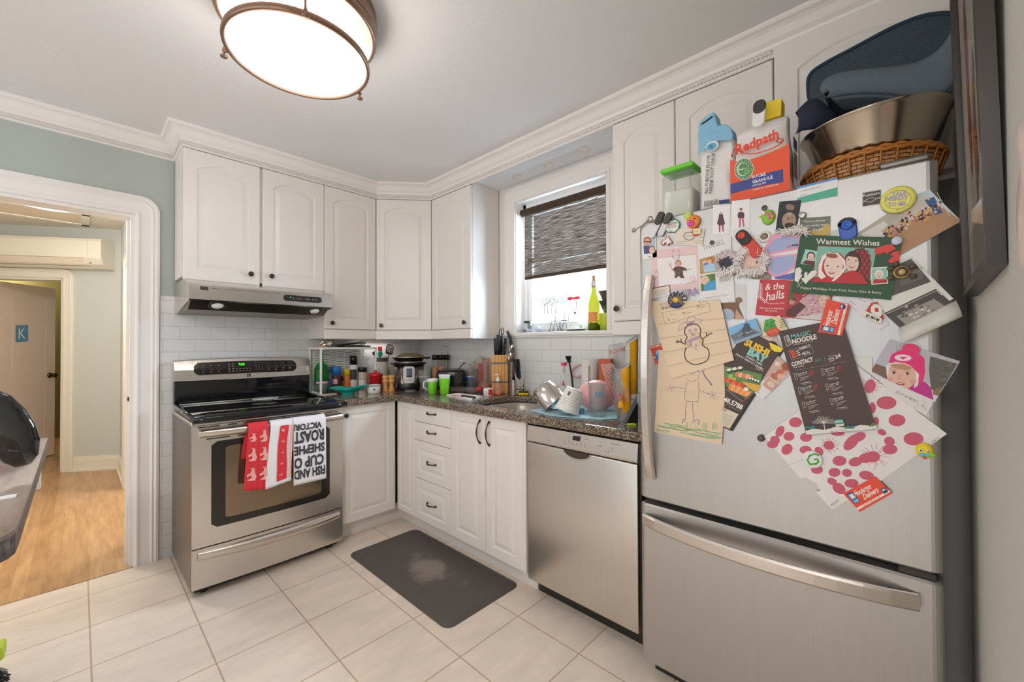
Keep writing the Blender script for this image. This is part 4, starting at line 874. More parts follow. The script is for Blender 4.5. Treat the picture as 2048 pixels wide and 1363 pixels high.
# ================================================================ things at the range and on the floor
P = ct(530, 801, .9135); pl = MB(); pl.lathe([(0,.003),(.04,.002),(.046,.004),(.072,.016),(.073,.018),(.045,.008),(0,.007)], P, col('#e4e0da', .25, gain=1.1), 32); pl.build('small_plate', label='small white plate on the back of the black glass cooktop', cat='plate')
# towels over the oven handle
HY = RY-.012-.045-.016
def cloth(name, label, x0, x1, ztop, zbot, art, waves=3, amp=.006, mat=None, xb=None, back=.16, ph=0, fy=0):
    t = thing(name, label, 'towel', ((x0+x1)/2, HY, zbot(0))); xb0, xb1 = xb or (x0, x1)
    def fn(u, v, off=0):
        # v 0 bottom of the back, through the handle, to 1 bottom of the front
        zt = ztop(u)
        if v < .3: k = v/.3; z = zt-.03-back*(1-k); y = HY+.048; s_ = 1-k
        elif v < .42: g = (v-.3)/.12*PI; z = zt-.03+.032*math.sin(g)*.98+.0; y = HY+.024+.024*math.cos(g)-.0; s_ = 0
        else: k = (v-.42)/.58; z = (zt-.03)*(1-k)+zbot(u)*k; y = HY-.002; s_ = k
        a = x0+(x1-x0)*u; b = xb0+(xb1-xb0)*u; x = a+(b-a)*min(1, s_*1.2)
        w_ = amp*math.sin(u*waves*2*PI+ph)*(.35+.65*s_) if v >= .42 else 0
        return Vector((x, y-abs(w_)*1.2-w_*.2-off-fy*s_ if v >= .42 else y, z))
    m = MB(); m.surf(fn, 36, 40, mat, thick=.002); m.build('fabric', t)
    def front(u, k, h=.0012): return fn(u, .42+.58*k, h)
    art(t, front); return t
RDT = col('#d8343c', .85, gain=1.05, var=.12, scale=120, bump=.2); TW = col('#e4e0e2', .9, gain=1.1, var=.04, bump=.2)
PNK = col('#eea79c', .85, gain=1.1)
def deer(t, front):
    m = MB()
    shape = [(.1,.55),(.45,.45),(.55,.2),(.35,.0),(.6,.1),(.75,.0),(.7,.2),(.85,.1),(.8,.35),(1,.75),(.85,1),(.45,1.05),(.15,.95),(.5,.85),(.55,.6),(.15,.7)]
    for (u0, k0, w_, h_) in ((.02,.30,.42,.22), (.5,.30,.42,.22), (.02,.62,.42,.22), (.5,.62,.42,.22), (.5,.02,.42,.20), (.02,.06,.38,.14)):
        m.add([front(u0+a*w_, k0+b*h_, .0042) for a, b in shape], [tuple(range(len(shape)))], PNK)
    m.build('deer_print', t, fix='flat')
cloth('dish_towel', 'red kitchen towel with pale reindeer print folded over the oven handle', -1.556, -1.462, lambda u: .853, lambda u: .512-.02*u, deer, 2, .005, RDT, (-1.575,-1.45), ph=.4)
def stripes(t, front):
    m = MB()
    for u0, u1, mt in ((.42,.80,RDT), (.86,1.0,PNK)):
        m.add([front(u0+(u1-u0)*i-.12*math.sin(PI*min(1,k/10*1.3))*(.4 if u0<.8 else .2), k/10*.93, .0045) for k in range(11) for i in (0,1)], [(2*k,2*k+1,2*k+3,2*k+2) for k in range(10)], mt, True)
    m.build('red_band', t, fix='flat'); m = MB()
    for k in range(5):
        c = (.55, .08+.19*k)
        for a in range(3):
            g = a*PI/3; du, dk = .09*math.cos(g), .03*math.sin(g); q = (.02*math.sin(g), -.006*math.cos(g))
            m.add([front(c[0]-du+q[0], c[1]-dk+q[1], .0056), front(c[0]+du+q[0], c[1]+dk+q[1], .0056), front(c[0]+du-q[0], c[1]+dk-q[1], .0056), front(c[0]-du-q[0], c[1]-dk-q[1], .0056)], [(0,1,2,3)], PNK)
    for k in range(1): m.add([front(.84, k_/8*.95, .0054) for k_ in range(9)]+[front(.87, k_/8*.95, .0054) for k_ in range(9)], [(j,j+1,10+j,9+j) for j in range(8)], TW)
    m.build('snowflake_print', t, fix='flat')
cloth('dish_towel', 'white towel with a red snowflake stripe hung between the reindeer and lettered towels', -1.452, -1.340, lambda u: .852, lambda u: .495+.02*u, stripes, 1, .004, TW, (-1.478,-1.352), fy=.006)
INK = col('#3d3c44', .8, gain=1)
def words(t, front):
    m = MB()
    for s_, k0, k1, e0, e1 in (("VICTORI", .02, .12, .0, .86), ("ROAST", .15, .33, .0, .93), ("SHEPHE", .38, .52, .0, .95), ("CUP O", .57, .74, .0, .92), ("FISH AND", .77, .91, .0, .96)):
        v, f, W = glyphs(s_, .04); um = lambda a: e1-(e1-e0)*a/W; km = lambda b: k0+(k1-k0)*b/.72
        # upside down: letters read from the right with their feet up
        m.add([front(min(.985, max(.01, um(a))), km(b), .0045) for a, b in v], f, INK)
    m.build('lettering', t, fix='flat')
cloth('tea_towel', 'white tea towel with dark upside-down block lettering on the right of the oven handle', -1.338, -1.160, lambda u: .853, lambda u: .478-.0*u, words, 1.5, .0015, TW, (-1.336,-1.158))
# floor mat
MC = [at(688,1104,'z',.015), at(822,1057,'z',.015), at(1040,1163,'z',.015), at(897,1256,'z',.015)]
x0, x1, y0, y1 = -1.042, -.566, -1.738, -.768
mm, nt, b = base_mat('rubber_mat'); v = mapped(nt, (1,1,1)); n = N(nt, 'ShaderNodeTexNoise'); n.inputs['Scale'].default_value = 130; n.inputs['Detail'].default_value = 6; n.inputs['Roughness'].default_value = .8
n2 = N(nt, 'ShaderNodeTexNoise'); n2.inputs['Scale'].default_value = 5; nt.links.new(v, n.inputs[0]); nt.links.new(v, n2.inputs[0])
ds = N(nt, 'ShaderNodeVectorMath', operation='DISTANCE'); mp2 = mapped(nt, (1.9,.65,1), loc=(.82*1.9, 1.27*.65, 0)); nt.links.new(mp2, ds.inputs[0]); ds.inputs[1].default_value = (0,0,0)
mr = N(nt, 'ShaderNodeMapRange'); mr.inputs[1].default_value = .0; mr.inputs[2].default_value = .42; mr.inputs[3].default_value = .58; mr.inputs[4].default_value = .0; nt.links.new(ds.outputs['Value'], mr.inputs[0])
ad = N(nt, 'ShaderNodeMath', operation='MULTIPLY'); nt.links.new(n.outputs[0], ad.inputs[0]); nt.links.new(mr.outputs[0], ad.inputs[1])
ad2 = N(nt, 'ShaderNodeMath', operation='MULTIPLY'); nt.links.new(ad.outputs[0], ad2.inputs[0]); nt.links.new(n2.outputs[0], ad2.inputs[1])
r = ramp(nt, ad2.outputs[0], [(.088, (.10,.086,.079)), (.13, (.27,.23,.20))]); nt.links.new(r.outputs[0], b.inputs['Base Color']); b.inputs['Roughness'].default_value = .55
bp = N(nt, 'ShaderNodeBump'); bp.inputs['Strength'].default_value = .3; bp.inputs['Distance'].default_value = .001; nt.links.new(n.outputs[0], bp.inputs['Height']); nt.links.new(bp.outputs[0], b.inputs['Normal'])
m = MB(); rr_ = lambda d, z: [(a, b_, z) for a, b_ in rrect(x0+d, x1-d, y0+d, y1-d, .045, 6)]
rings = [rr_(0,0), rr_(.0,.004), rr_(.010,.008), rr_(.03,.018), rr_(.038,.0195)]; k = len(rings[0])
m.add([p for q in rings for p in q], [(i*k+j, i*k+(j+1) % k, (i+1)*k+(j+1) % k, (i+1)*k+j) for i in range(4) for j in range(k)] + [tuple(4*k+j for j in range(k)), tuple(range(k))[::-1]], mm); m.build('floor_mat', label='dark grey anti-fatigue rubber mat with a worn scuffed centre on the tile floor', cat='mat', origin=Vector((0,0,0)))
# crumbs on the tiles
# picture on the right wall
fa, fb = at(1930, 592, 'y', -3.316), at(1983, 531, 'y', -3.316)
PT = Vector((0,1,0)); xf, xn = -.735, -1.125; zb_, zt_ = 1.366, 2.12; dep = .022
FRM = col('#3b3532', .35, gain=1, var=.1); pw = -3.3335
pc = thing('framed_picture', 'dark framed abstract print with red strokes on the right-hand wall beside the fridge', 'picture', ((xf+xn)/2, -3.33, zb_))
lean = lambda z: (z-zb_)/(zt_-zb_)*.016
def pp(x, z, o): return (x, pw+o+lean(z), z-(x-xf)*.05)
def pbox(mb, xa, xb, za, zc, o0, o1, mat): mb.add([pp(x, z, o) for o in (o0, o1) for x, z in ((xa,za), (xb,za), (xb,zc), (xa,zc))], [(0,3,2,1), (4,5,6,7), (0,1,5,4), (1,2,6,5), (2,3,7,6), (3,0,4,7)], mat)
m = MB(); fw = .021
for q in ((xn+fw,xf-fw,zb_,zb_+fw), (xn+fw,xf-fw,zt_-fw,zt_), (xn,xn+fw,zb_,zt_), (xf-fw,xf,zb_,zt_)): pbox(m, *q, 0, dep, FRM)
m.build('frame', pc)
m = MB(); pbox(m, xn+fw, xf-fw, zb_+fw, zt_-fw, .004, .010, col('#cfc6b8', .6)); q = col('#a8413a', .7)
m.add([pp(x, z, .0106) for x, z in ((-.86,1.60),(-.84,1.70),(-.845,1.80),(-.83,1.90),(-.845,1.98),(-.87,1.99),(-.885,1.9),(-.875,1.78),(-.89,1.70),(-.875,1.62))], [tuple(range(10))], q)
m.add([pp(x, z, .0107) for x, z in ((-.93,1.52),(-.91,1.66),(-.925,1.76),(-.95,1.84),(-.965,1.80),(-.955,1.7),(-.965,1.6))], [tuple(range(7))], col('#93695a', .7)); pbox(m, xn+fw, xf-fw, zb_+fw, 1.50, .0100, .0104, col('#aba698', .6)); m.build('print', pc)
m = MB(); pbox(m, xn+fw, xf-fw, zb_+fw, zt_-fw, .0125, .0135, glass('#ffffff', .0, 1, .25)); m.build('glass', pc)
m = MB(); x0_, x1_ = -1.42, -1.30; 
m.surf(lambda u, v: (-1.24-.17*u, -3.3345+.006*abs(math.sin(u*9+v*4)), 1.36+.20*v+.05*v*u-.02*u), 12, 8, col('#d8c6c0', .8, gain=1.1), thick=.001); m.build('pale_cloth', label='pale pink cloth hanging on the right-hand wall next to the framed picture', cat='cloth')
# peninsula things
bp_ = thing('curved_handle', 'glossy black curved plastic handle with a lavender edge standing over the peninsula', 'handle', ct(20, 960))
GB = col('#141315', .07, gain=1, var=.1, coat=1)
yk = -1.55; cpts = [(-40,785,14), (-14,806,22), (6,832,26), (22,860,27), (34,890,26), (42,915,20), (46,930,9)]
m = MB(); m.tube([at(a, b, 'y', yk) for a, b, r_ in cpts], [r_*.00158 for a, b, r_ in cpts], GB, 18, flat=.45, upv=(0,1,0)); m.build('shell', bp_)
m = MB(); m.tube([at(a+r_*.86-1, b-r_*.42, 'y', yk-.004) for a, b, r_ in cpts[:-2]], .0028, col('#a394cc', .4), 8); m.build('edge_trim', bp_)
yk2 = -1.2; PUR = col('#8f79bd', .6, gain=1.15)
pb = [at(a, b, 'y', yk2) for a, b in ((-30,800),(20,835),(46,850),(58,862),(64,878),(52,876),(30,872),(10,880),(0,900),(-30,905))]
m = MB(); m.prism(pb, (0,.05,0), PUR); o = m.build('purple_bag', label='purple fabric pouch behind the black handle on the peninsula', cat='pouch'); mdf = o.modifiers.new('soft', 'BEVEL'); mdf.width = .012; mdf.segments = 3
q = ct(8, 994, .9165); m = MB(); m.box((q.x-.08,q.y-.012,.9145), (q.x+.018,q.y+.01,.918), col('#eeeae6', .4, gain=1.15)); m.build('paper_slip', label='small white slip lying on the peninsula counter', cat='paper')
q = ct(0, 905, .9145); m = MB(); m.box((q.x-.2,q.y-.09,.9145), (q.x+.03,q.y+.02,.93), col('#dcd8d6', .3), .004); m.build('tray', label='pale tray edge on the peninsula counter at the left', cat='tray')
# broom in the corner
b0 = at(20, 1352, 'z', .03); br_ = thing('broom', 'broom head with black bristles and a lime green block at the lower left', 'broom', (b0.x,b0.y,0)); random.seed(11)
m = MB(); hx = b0+Vector((-.13,.03,.13))
for i in range(150):
    a = random.random(); s0 = hx+Vector((.0,.06*(a-.5),.0)); e = b0+Vector((-.05+.05*random.random(), .10*(a-.45)+random.uniform(-.02,.02), -.027+.03*random.random()**2)); m.tube([s0, (s0+e)/2+Vector((random.uniform(-.01,.02), 0, -.01)), e], .0013, BLKP, 3, caps=False)
m.build('bristles', br_)
hx = at(-12, 1298, 'z', .14); m = MB(); m.box(hx-Vector((.05,.05,.03)), hx+Vector((.028,.03,.02)), col('#b7c935', .5), .01); m.build('block', br_)
# ================================================================ things on the worktop
def put(px, py, r=0):
    p = back_of(ct(px, py), r); d = (CAMP-p); d.z = 0; d.normalize()
    while p.y > -.032-r or p.x > -.022-r: p = p + d*.004
    return p
def rad(px, py, wpx): p = ct(px, py); return wm(p, wpx/2)
def lathe_item(name, label, cat, px, py, wpx, ytop, prof, mat, lid=None, lidfrac=.2, lidr=1.0, seg=22, group=None, extra=None):
    r = rad(px, py, wpx); c = put(px, py, r); r = wm(c, wpx/2); h = zfor(c, ytop)-CZ
    t = thing(name, label, cat, c, group=group); m = MB(); hb = h*(1-lidfrac) if lid else h
    m.lathe([(a*r, b*hb) for a, b in prof], c, mat, seg); m.build('body', t)
    if lid: m = MB(); m.lathe([(0,-.002),(r*lidr,-.002),(r*lidr,h*lidfrac-.002),(r*lidr*.93,h*lidfrac),(0,h*lidfrac)], c+Vector((0,0,hb)), lid, seg); m.build('lid', t)
    return t, c, r, h
CYL = [(0,0),(.94,0),(1,.03),(1,.95),(.94,1),(0,1)]
def band(t, c, r, z0, z1, mat, name='label_band', a0=0, a1=2*PI, n=24):
    m = MB(); m.add([(c.x+r*math.cos(a0+(a1-a0)*k/n), c.y+r*math.sin(a0+(a1-a0)*k/n), c.z+z) for k in range(n+1) for z in (z0, z1)], [(2*k,2*k+2,2*k+3,2*k+1) for k in range(n)], mat, True); return m.build(name, t)
WM = col('#e9e6e3', .35, gain=1.1)
# counter shelf
c0 = at(634,786,'z',CZ); sx0, sx1 = -1.0, -.565; sy0, sy1 = -.235, -.022; sz = 1.248
sh = thing('counter_shelf', 'white metal countertop shelf left of the corner with small bottles under it', 'shelf', ((sx0+sx1)/2, -.14, CZ))
m = MB(); m.box((sx0,sy0,sz-.016), (sx1,sy1,sz), WM, .003); m.build('shelf_board', sh)
for x in (sx0+.004, sx1-.016):
    m = MB(); m.box((x,sy0,CZ), (x+.013,sy0+.013,sz-.014), WM, .002); m.box((x,sy1-.013,CZ), (x+.013,sy1,sz-.014), WM, .002); m.box((x,sy0+.01,CZ+.002), (x+.012,sy1-.01,CZ+.014), WM); m.build('leg_frame', sh)
m = MB(); yb_ = -.024; bx0, bx1, bz0, bz1 = sx0+.03, sx1-.04, 1.0, 1.225; m.box((bx0,yb_,bz0), (bx1,yb_+.003,bz1), WM)
SL = col('#57514c', .6, gain=1)
for i in range(6):
    for j in range(11):
        x = bx0+.015+i*(bx1-bx0-.02)/6; z = bz0+.012+j*.019+(i % 2)*.009; m.box((x,yb_-.0012,z), (x+.05,yb_-.0002,z+.0035), SL)
m.build('slotted_back', sh)
# things on the shelf top
pz = sz
m = MB(); random.seed(4); cc = Vector((-.91,-.14,sz+.028)); m.surf(lambda u, v: cc+Vector((.05*math.sin(u*PI)*math.cos(v*2*PI), .05*math.sin(u*PI)*math.sin(v*2*PI), -.027*math.cos(u*PI)))*(1+.18*math.sin(13*v*2+9*u)*math.sin(8*u+3*v)), 12, 18, col('#cfcac6', .2, .9, var=.2), smooth=False); m.build('foil_ball', label='crumpled ball of silver foil on top of the white shelf', cat='foil')
m = MB(); m.box((-.99,-.2,sz), (-.93,-.08,sz+.008), col('#c99a63', .5), .002); m.build('wooden_board', label='small wooden board at the left end of the shelf top', cat='board')
tg = thing('tongs', 'dark metal tongs lying across the top of the white shelf', 'tongs', (-.72,-.14,sz)); DK = col('#3a3835', .35, .5, gain=1)
m = MB(); m.tube([(-.86,-.16,sz+.01), (-.78,-.15,sz+.02), (-.66,-.13,sz+.032), (-.60,-.12,sz+.03)], .006, DK, 8); m.build('upper_arm', tg)
m = MB(); m.tube([(-.86,-.19,sz+.008), (-.76,-.16,sz+.009), (-.66,-.12,sz+.012), (-.60,-.10,sz+.020)], .006, DK, 8); m.build('lower_arm', tg)
m = MB(); m.box((-.80,-.20,sz), (-.60,-.07,sz+.012), col('#4a4d4c', .5, gain=1), .004); m.build('baking_tray', label='flat dark grey baking tray under the tongs on the shelf', cat='tray')
# bottles and jars under / before the shelf
GRN = glass('#35b050', .05, .85, .3)
lathe_item('soap_bottle', 'green glass bottle with a tall neck behind the left leg of the shelf', 'bottle', 643, 771, 27, 704, [(0,0),(.95,0),(1,.04),(1,.55),(.85,.66),(.3,.74),(.22,.9),(.22,1),(0,1)], GRN)
t, c, r, h = lathe_item('salt_jar', 'clear glass jar with dark blue printed label and grey cap', 'jar', 654, 779, 21, 733, CYL, glass('#d8dfe6', .05, .85), col('#5b6462', .35), .24, .7); band(t, c, r*1.01, h*.08, h*.55, col('#3c567e', .5), 'label_band')
t, c, r, h = lathe_item('salt_box', 'dark red cylinder of pink salt with a wide blue cap', 'box', 672, 775, 18, 732, CYL, col('#5a3038', .5, gain=1), col('#2b74c4', .4), .33, 1.02); band(t, c, r*1.01, h*.3, h*.5, col('#e8a6a8', .5), 'label_band', 3.2, 4.6)
t, c, r, h = lathe_item('spice_jar', 'orange spice jar with a bright yellow cap', 'jar', 694, 773, 13, 738, CYL, col('#d8783a', .4), col('#eec021', .4), .3, .95)
t, c, r, h = lathe_item('spice_jar', 'small brown spice jar standing right of the blue-capped salt', 'jar', 686, 772, 9, 752, CYL, col('#6e4a34', .4, gain=1), col('#3d3430', .4), .3, .95)
t, c, r, h = lathe_item('pepper_grinder', 'tall white-labelled pepper grinder with a shiny black cap', 'grinder', 707, 770, 15, 711, CYL, col('#d6d4d4', .4), col('#1d1b1a', .15, gain=1), .26, .95); band(t, c, r*1.01, h*.3, h*.6, col('#3a3a42', .5, gain=1), 'label_band', 3.4, 5.2)
t, c, r, h = lathe_item('spice_jar', 'glass spice jar with a black cap beside the tall pepper grinder', 'jar', 725, 766, 17, 734, CYL, col('#c9b3a0', .3), col('#262220', .3, gain=1), .2, 1.0); band(t, c, r*1.01, h*.1, h*.42, col('#e6ddd2', .5), 'label_band')
t, c, r, h = lathe_item('glass_jug', 'thin clear glass vase on the counter behind the spice jars', 'vase', 732, 762, 14, 712, [(0,0),(.7,0),(.75,.3),(1,.6),(.6,.8),(.9,1),(.85,1),(.5,.8),(.7,.3),(0,.03)], GLD)
t, c, r, h = lathe_item('drinking_glass', 'small clear tumbler with a pink patterned rim at the back corner of the range', 'glass', 644, 789, 22, 762, [(0,0),(.75,0),(1,1),(.93,1),(.7,.05),(0,.05)], GLD); band(t, c, r*1.0, h*.86, h*.98, col('#d89ab4', .5), 'rim_print')
t, c, r, h = lathe_item('drinking_glass', 'plain clear tumbler left of the pink-rimmed glass', 'glass', 634, 787, 12, 765, [(0,0),(.75,0),(1,1),(.93,1),(.7,.05),(0,.05)], GLD)
m = MB(); c = ct(655, 789); m.box((c.x-.07,c.y-.02,CZ), (c.x+.06,c.y+.03,CZ+.004), col('#dcd0c2', .6), .001); m.build('paper_coaster', label='pale flat paper under the small glasses beside the range', cat='paper')
# teal leaf dish
c = put(697, 789, .05); td = MB(); TE = col('#1fa094', .35, gain=1.15); L_ = wm(c, 39); dirx = Vector((RT.x, RT.y, 0)).normalized(); diry = Vector((FW.x, FW.y, 0)).normalized()
def leaf(u, v):
    s_ = 2*u-1; w_ = .062*(1-abs(s_)**2.4)*(1 if True else 0)+.0005; q = 2*v-1
    return c + dirx*(L_*s_) + diry*(w_*q) + Vector((0,0,.010+.035*(abs(q)**2)*(1-abs(s_)**3)+.045*max(0, abs(s_)-.15)**1.3+(.012*s_ if s_ > 0 else 0)))
td.surf(leaf, 24, 12, TE, thick=.004); td.cyl(c+Vector((0,0,0)), c+Vector((0,0,.016)), .042, TE, 24, .05); td.build('leaf_dish', label='teal leaf-shaped ceramic dish at the front of the counter by the range', cat='dish')
# red crock
t, c, r, h = lathe_item('garlic_crock', 'red ceramic garlic keeper with holes and a knobbed lid', 'crock', 751, 781, 27, 745, [(0,0),(.88,0),(.95,.04),(.95,.80),(1.05,.84),(1.05,.92),(.95,.95),(0,.95)], col('#c7222a', .2, gain=1.05)); RDc = col('#c7222a', .2, gain=1.05)
m = MB(); m.lathe([(r*1.04,-.002),(r*1.02,.003),(r*.3,.012),(r*.2,.016),(r*.28,.022),(r*.2,.028),(0,.03)], c+Vector((0,0,h*.93)), RDc, 22); m.build('lid', t)
vd = (CAMP-c); vd.z = 0; vd.normalize(); sd = Vector((vd.y,-vd.x,0))
for k in (-.35,.25): 
    m = MB(); n_ = (vd+sd*k).normalized(); m.lathe([(.0045,0),(0,.001)], c+n_*r*.955+Vector((0,0,h*.42)), col('#2a0c0c', .6, gain=1), 10, n_); m.build('vent_hole', t)
# flowered ramekin
t, c, r, h = lathe_item('ramekin', 'small white bowl with a blue flower in front of the red crock', 'bowl', 748, 787, 26, 769, [(0,0),(.9,0),(.95,.1),(1,1),(.94,1),(.86,.15),(0,.12)], col('#dedbd3', .25, gain=1.1)); m = MB(); vd = (CAMP-c); vd.z = 0; vd.normalize()
q = Vector((0,0,1)).rotation_difference(vd)
for k in range(5): a = k*2*PI/5; sd = Vector((vd.y,-vd.x,0)); m.ball(c+vd*r*.985+Vector((0,0,h*.5))+sd*(.006*math.cos(a))+Vector((0,0,.005*math.sin(a))), .0045, col('#34508f', .4), 8, 5, (.6,.6,.9))
m.build('flower_print', t); band(t, c, r*1.003, h*.86, h*.96, col('#5d7a68', .5), 'rim_line')
# mills
MILL = [(0,0),(1,0),(1,.03),(.85,.12),(.62,.35),(.6,.5),(.9,.6),(.95,.68),(.7,.72),(.62,.75),(.95,.82),(1,.92),(.9,.97),(0,.98)]
PW = col('#d39a55', .35, gain=1.15, var=.15, scale=60)
lathe_item('pepper_mill', 'pale wooden pepper mill on the left of the pair', 'mill', 771, 783, 13, 750, MILL, PW, group='wooden salt and pepper mills')
lathe_item('salt_mill', 'pale wooden salt mill on the right of the pair', 'mill', 783, 783, 13, 749, MILL, PW, group='wooden salt and pepper mills')
t, c, r, h = lathe_item('glass_pitcher', 'tiny clear glass pitcher right of the wooden mills', 'pitcher', 793, 781, 10, 752, [(0,0),(1,0),(.95,.3),(.55,.6),(.7,1),(.6,1),(.45,.6),(.85,.3),(0,.05)], GLD)
m = MB(); m.tube([c+Vector((r*.6,0,h*.85)), c+Vector((r*1.5,0,h*.75)), c+Vector((r*.9,0,h*.35))], .002, GLD, 6); m.build('handle', t)
# utensil crock
t, c, r, h = lathe_item('utensil_crock', 'pale ribbed utensil holder with a grey collar behind the shelf end', 'utensil holder', 763, 758, 25, 714, CYL[:-1]+[(.9,1),(.88,.06),(0,.05)], col('#cfc4b8', .5), None); UC = c.copy(); UR, UH = r, h
for k in range(14):
    a = k*2*PI/14; 
band(t, c, r*1.02, h*.86, h*1.0, col('#55524f', .5, gain=1), 'collar')
def utensil(name, label, px0, py0, px1, py1, headfn, hm, sm=None, depth=0, r_=.004):
    b = at(px0, py0, 'y', UC.y+depth); e = at(px1, py1, 'y', UC.y+depth); t = thing(name, label, 'utensil', b); m = MB(); m.tube([b, e], r_, sm or hm, 8); m.build('handle', t); m = MB(); headfn(m, e, (e-b).normalized()); m.build('head', t)
BK = col('#1b1a19', .35, gain=1)
def flat_head(w_, h_, mat, holes=False, rr=.02):
    def f(m, e, d):
        s_ = Vector((d.z, 0, -d.x)).normalized() if abs(d.z) > .1 else Vector((1,0,0)); n_ = s_.cross(d)
        pl_ = [(e + s_*a + d*b) for a, b in rrect(-w_/2, w_/2, -.01, h_, rr)]; m.prism(pl_, n_*.003, mat)
        if holes:
            for i in range(5):
                for j in range(5): q = e+s_*((i-2)*w_*.16)+d*(h_*.15+j*h_*.16)-Vector((0,.0042,0)); m.lathe([(.0042,0),(0,.0003)], q, col('#c9c2b8', .5), 8, (0,-1,0))
    return f
utensil('slotted_spatula', 'black slotted turner with many holes standing in the utensil holder', 772, 745, 778, 706, flat_head(.068, .075, BK, True), BK, depth=.01)
utensil('spoonula', 'teal silicone spoon leaning in the utensil holder', 758, 745, 760, 712, lambda m, e, d: m.ball(e+d*.018, .028, col('#35a89a', .45, gain=1.15), 14, 8, (.8,.25,1.0)), col('#35a89a', .45, gain=1.15), depth=-.03)
utensil('red_spatula', 'red square-ended spatula rising behind the teal spoon', 762, 745, 760, 700, flat_head(.036, .03, col('#b3202c', .5), rr=.003), BK, depth=.015)
utensil('black_ladle', 'black ladle handle at the left side of the utensil holder', 752, 745, 749, 706, lambda m, e, d: m.ball(e, .022, BK, 12, 7, (.9,.4,.8)), BK, depth=.0)
utensil('whisk', 'wire whisk with a green handle between the holder and the pressure cooker', 779, 748, 772, 722, lambda m, e, d: [m.tube([e+Vector((.010*math.cos(a)*math.sin(PI*k/8)*s_, .010*math.sin(a)*math.sin(PI*k/8)*s_, .05*k/8)) for k in range(9)], .0008, col('#b5aea5', .3, .9), 4) for a in (0, 1, 2) for s_ in (1, -1)] and None, col('#6e9440', .5), depth=-.04, r_=.006)
# pressure cooker
PCX = put(818, 781, .115); pr_ = wm(PCX, 31); ph = zfor(PCX, 724)-CZ
pc_ = thing('pressure_cooker', 'stainless electric pressure cooker with a white control panel and black rim', 'cooker', PCX)
m = MB(); m.lathe([(0,0),(pr_*.93,0),(pr_*.98,.01),(pr_*.98,.05),(pr_*.97,.052)], PCX, BK, 36); m.build('base', pc_)
m = MB(); m.lathe([(pr_*.96,.05),(pr_*.96,ph*.93),(0,ph*.93)], PCX, steel('cooker_steel', '#a39688', .25, (1,1,90)), 36); m.build('body', pc_)
m = MB(); m.lathe([(pr_*.96,ph*.92),(pr_*1.06,ph*.935),(pr_*1.08,ph*.97),(pr_*1.05,ph),(0,ph)], PCX, BK, 36)
for s_ in (-1, 1): m.box(PCX+Vector((s_*pr_*1.02-.02,-.03,ph*.93)), PCX+Vector((s_*pr_*1.02+.02,.03,ph*1.0)), BK, .006)
m.build('rim', pc_)
vd = (CAMP-PCX); vd.z = 0; vd.normalize(); sdv = Vector((-vd.y, vd.x, 0)); 
def pcf(a, z, o=0): g = a/pr_; return PCX + (vd*math.cos(g)+sdv*math.sin(g))*(pr_*.965+o) + Vector((0,0,z))
def curved(mb, x0, x1, z0, z1, r, o, mat, n=14):
    vs = []
    for k in range(n+1):
        x = x0+(x1-x0)*k/n; e = min(x-x0, x1-x); cc_ = 0 if e >= r else r-math.sqrt(max(0, r*r-(r-e)**2)); vs += [pcf(x, z0+cc_, o), pcf(x, z1-cc_, o)]
    mb.add(vs, [(2*k,2*k+2,2*k+3,2*k+1) for k in range(n)], mat, True)
m = MB(); curved(m, -.050, .050, .055, ph*.90, .022, .003, BK); curved(m, -.044, .044, .06, ph*.87, .018, .004, col('#cfcbc7', .4)); cpn = m.build('control_panel', pc_, fix='flat')
m = MB(); curved(m, -.020, .024, .115, ph*.80, .002, .005, col('#4f6278', .2)); curved(m, -.020, .024, .104, .115, .001, .005, BK); m.build('screen', cpn, fix='flat')
m = MB()
for z in (.08,.10,.12,.14):
    for x in (-.034,.036): curved(m, x-.005, x+.005, z-.003, z+.003, .002, .005, col('#8f8a86', .5), 3)
for x in (-.015,0,.015): curved(m, x-.005, x+.005, .078, .086, .002, .005, col('#8f8a86', .5), 3)
m.build('key_markings', cpn, fix='flat')
fpz = PCX.z+ph; fpn = thing('frying_pan', 'black frying pan with a domed glass lid sitting on the pressure cooker', 'pan', (PCX.x,PCX.y,fpz))
fr_ = wm(PCX, 33); c = Vector((PCX.x, PCX.y, fpz+.001)); m = MB(); m.lathe([(0,.0),(fr_*.72,.0),(fr_*.76,.006),(fr_,.036),(fr_*1.02,.040),(fr_*.97,.040),(fr_*.74,.01),(0,.008)], c, col('#191716', .3, gain=1), 36); m.lathe([(fr_*.76,.0),(fr_*.78,.006),(0,.006)], c, SS, 30); m.build('pan', fpn)
m = MB(); hd_ = (dirx*.9+diry*.3).normalized(); m.tube([c+hd_*fr_*.98+Vector((0,0,.03)), c+hd_*(fr_+.035)+Vector((0,0,.034))], .008, BK, 8); m.build('handle', fpn)
m = MB(); m.lathe([(fr_*.97,.041),(fr_*.9,.050),(fr_*.5,.068),(fr_*.2,.073),(0,.074)], c, glass('#b5a070', .05, .7, .4), 36); m.build('glass_lid', fpn)
m = MB(); m.lathe([(fr_*.98,.037),(fr_,.042),(fr_*.95,.045)], c, SS, 36); m.build('lid_rim', fpn)
# cup with saucer before the cooker
t, c, r, h = lathe_item('espresso_cup', 'small white cup with a grey leaf print in front of the pressure cooker', 'cup', 820, 781, 17, 766, [(0,.12),(.9,.12),(1,1),(.93,1),(.85,.2),(0,.2)], col('#ddd6cd', .25, gain=1.1)); m = MB(); m.lathe([(0,0),(r*.9,0),(r*1.45,.004),(r*1.45,.006),(r*.9,.003),(0,.003)], c, col('#ddd6cd', .25, gain=1.1), 24); m.build('saucer', t)
band(t, c, r*.99, h*.45, h*.75, col('#8b8678', .5), 'leaf_print', 3.9, 4.5, 6)
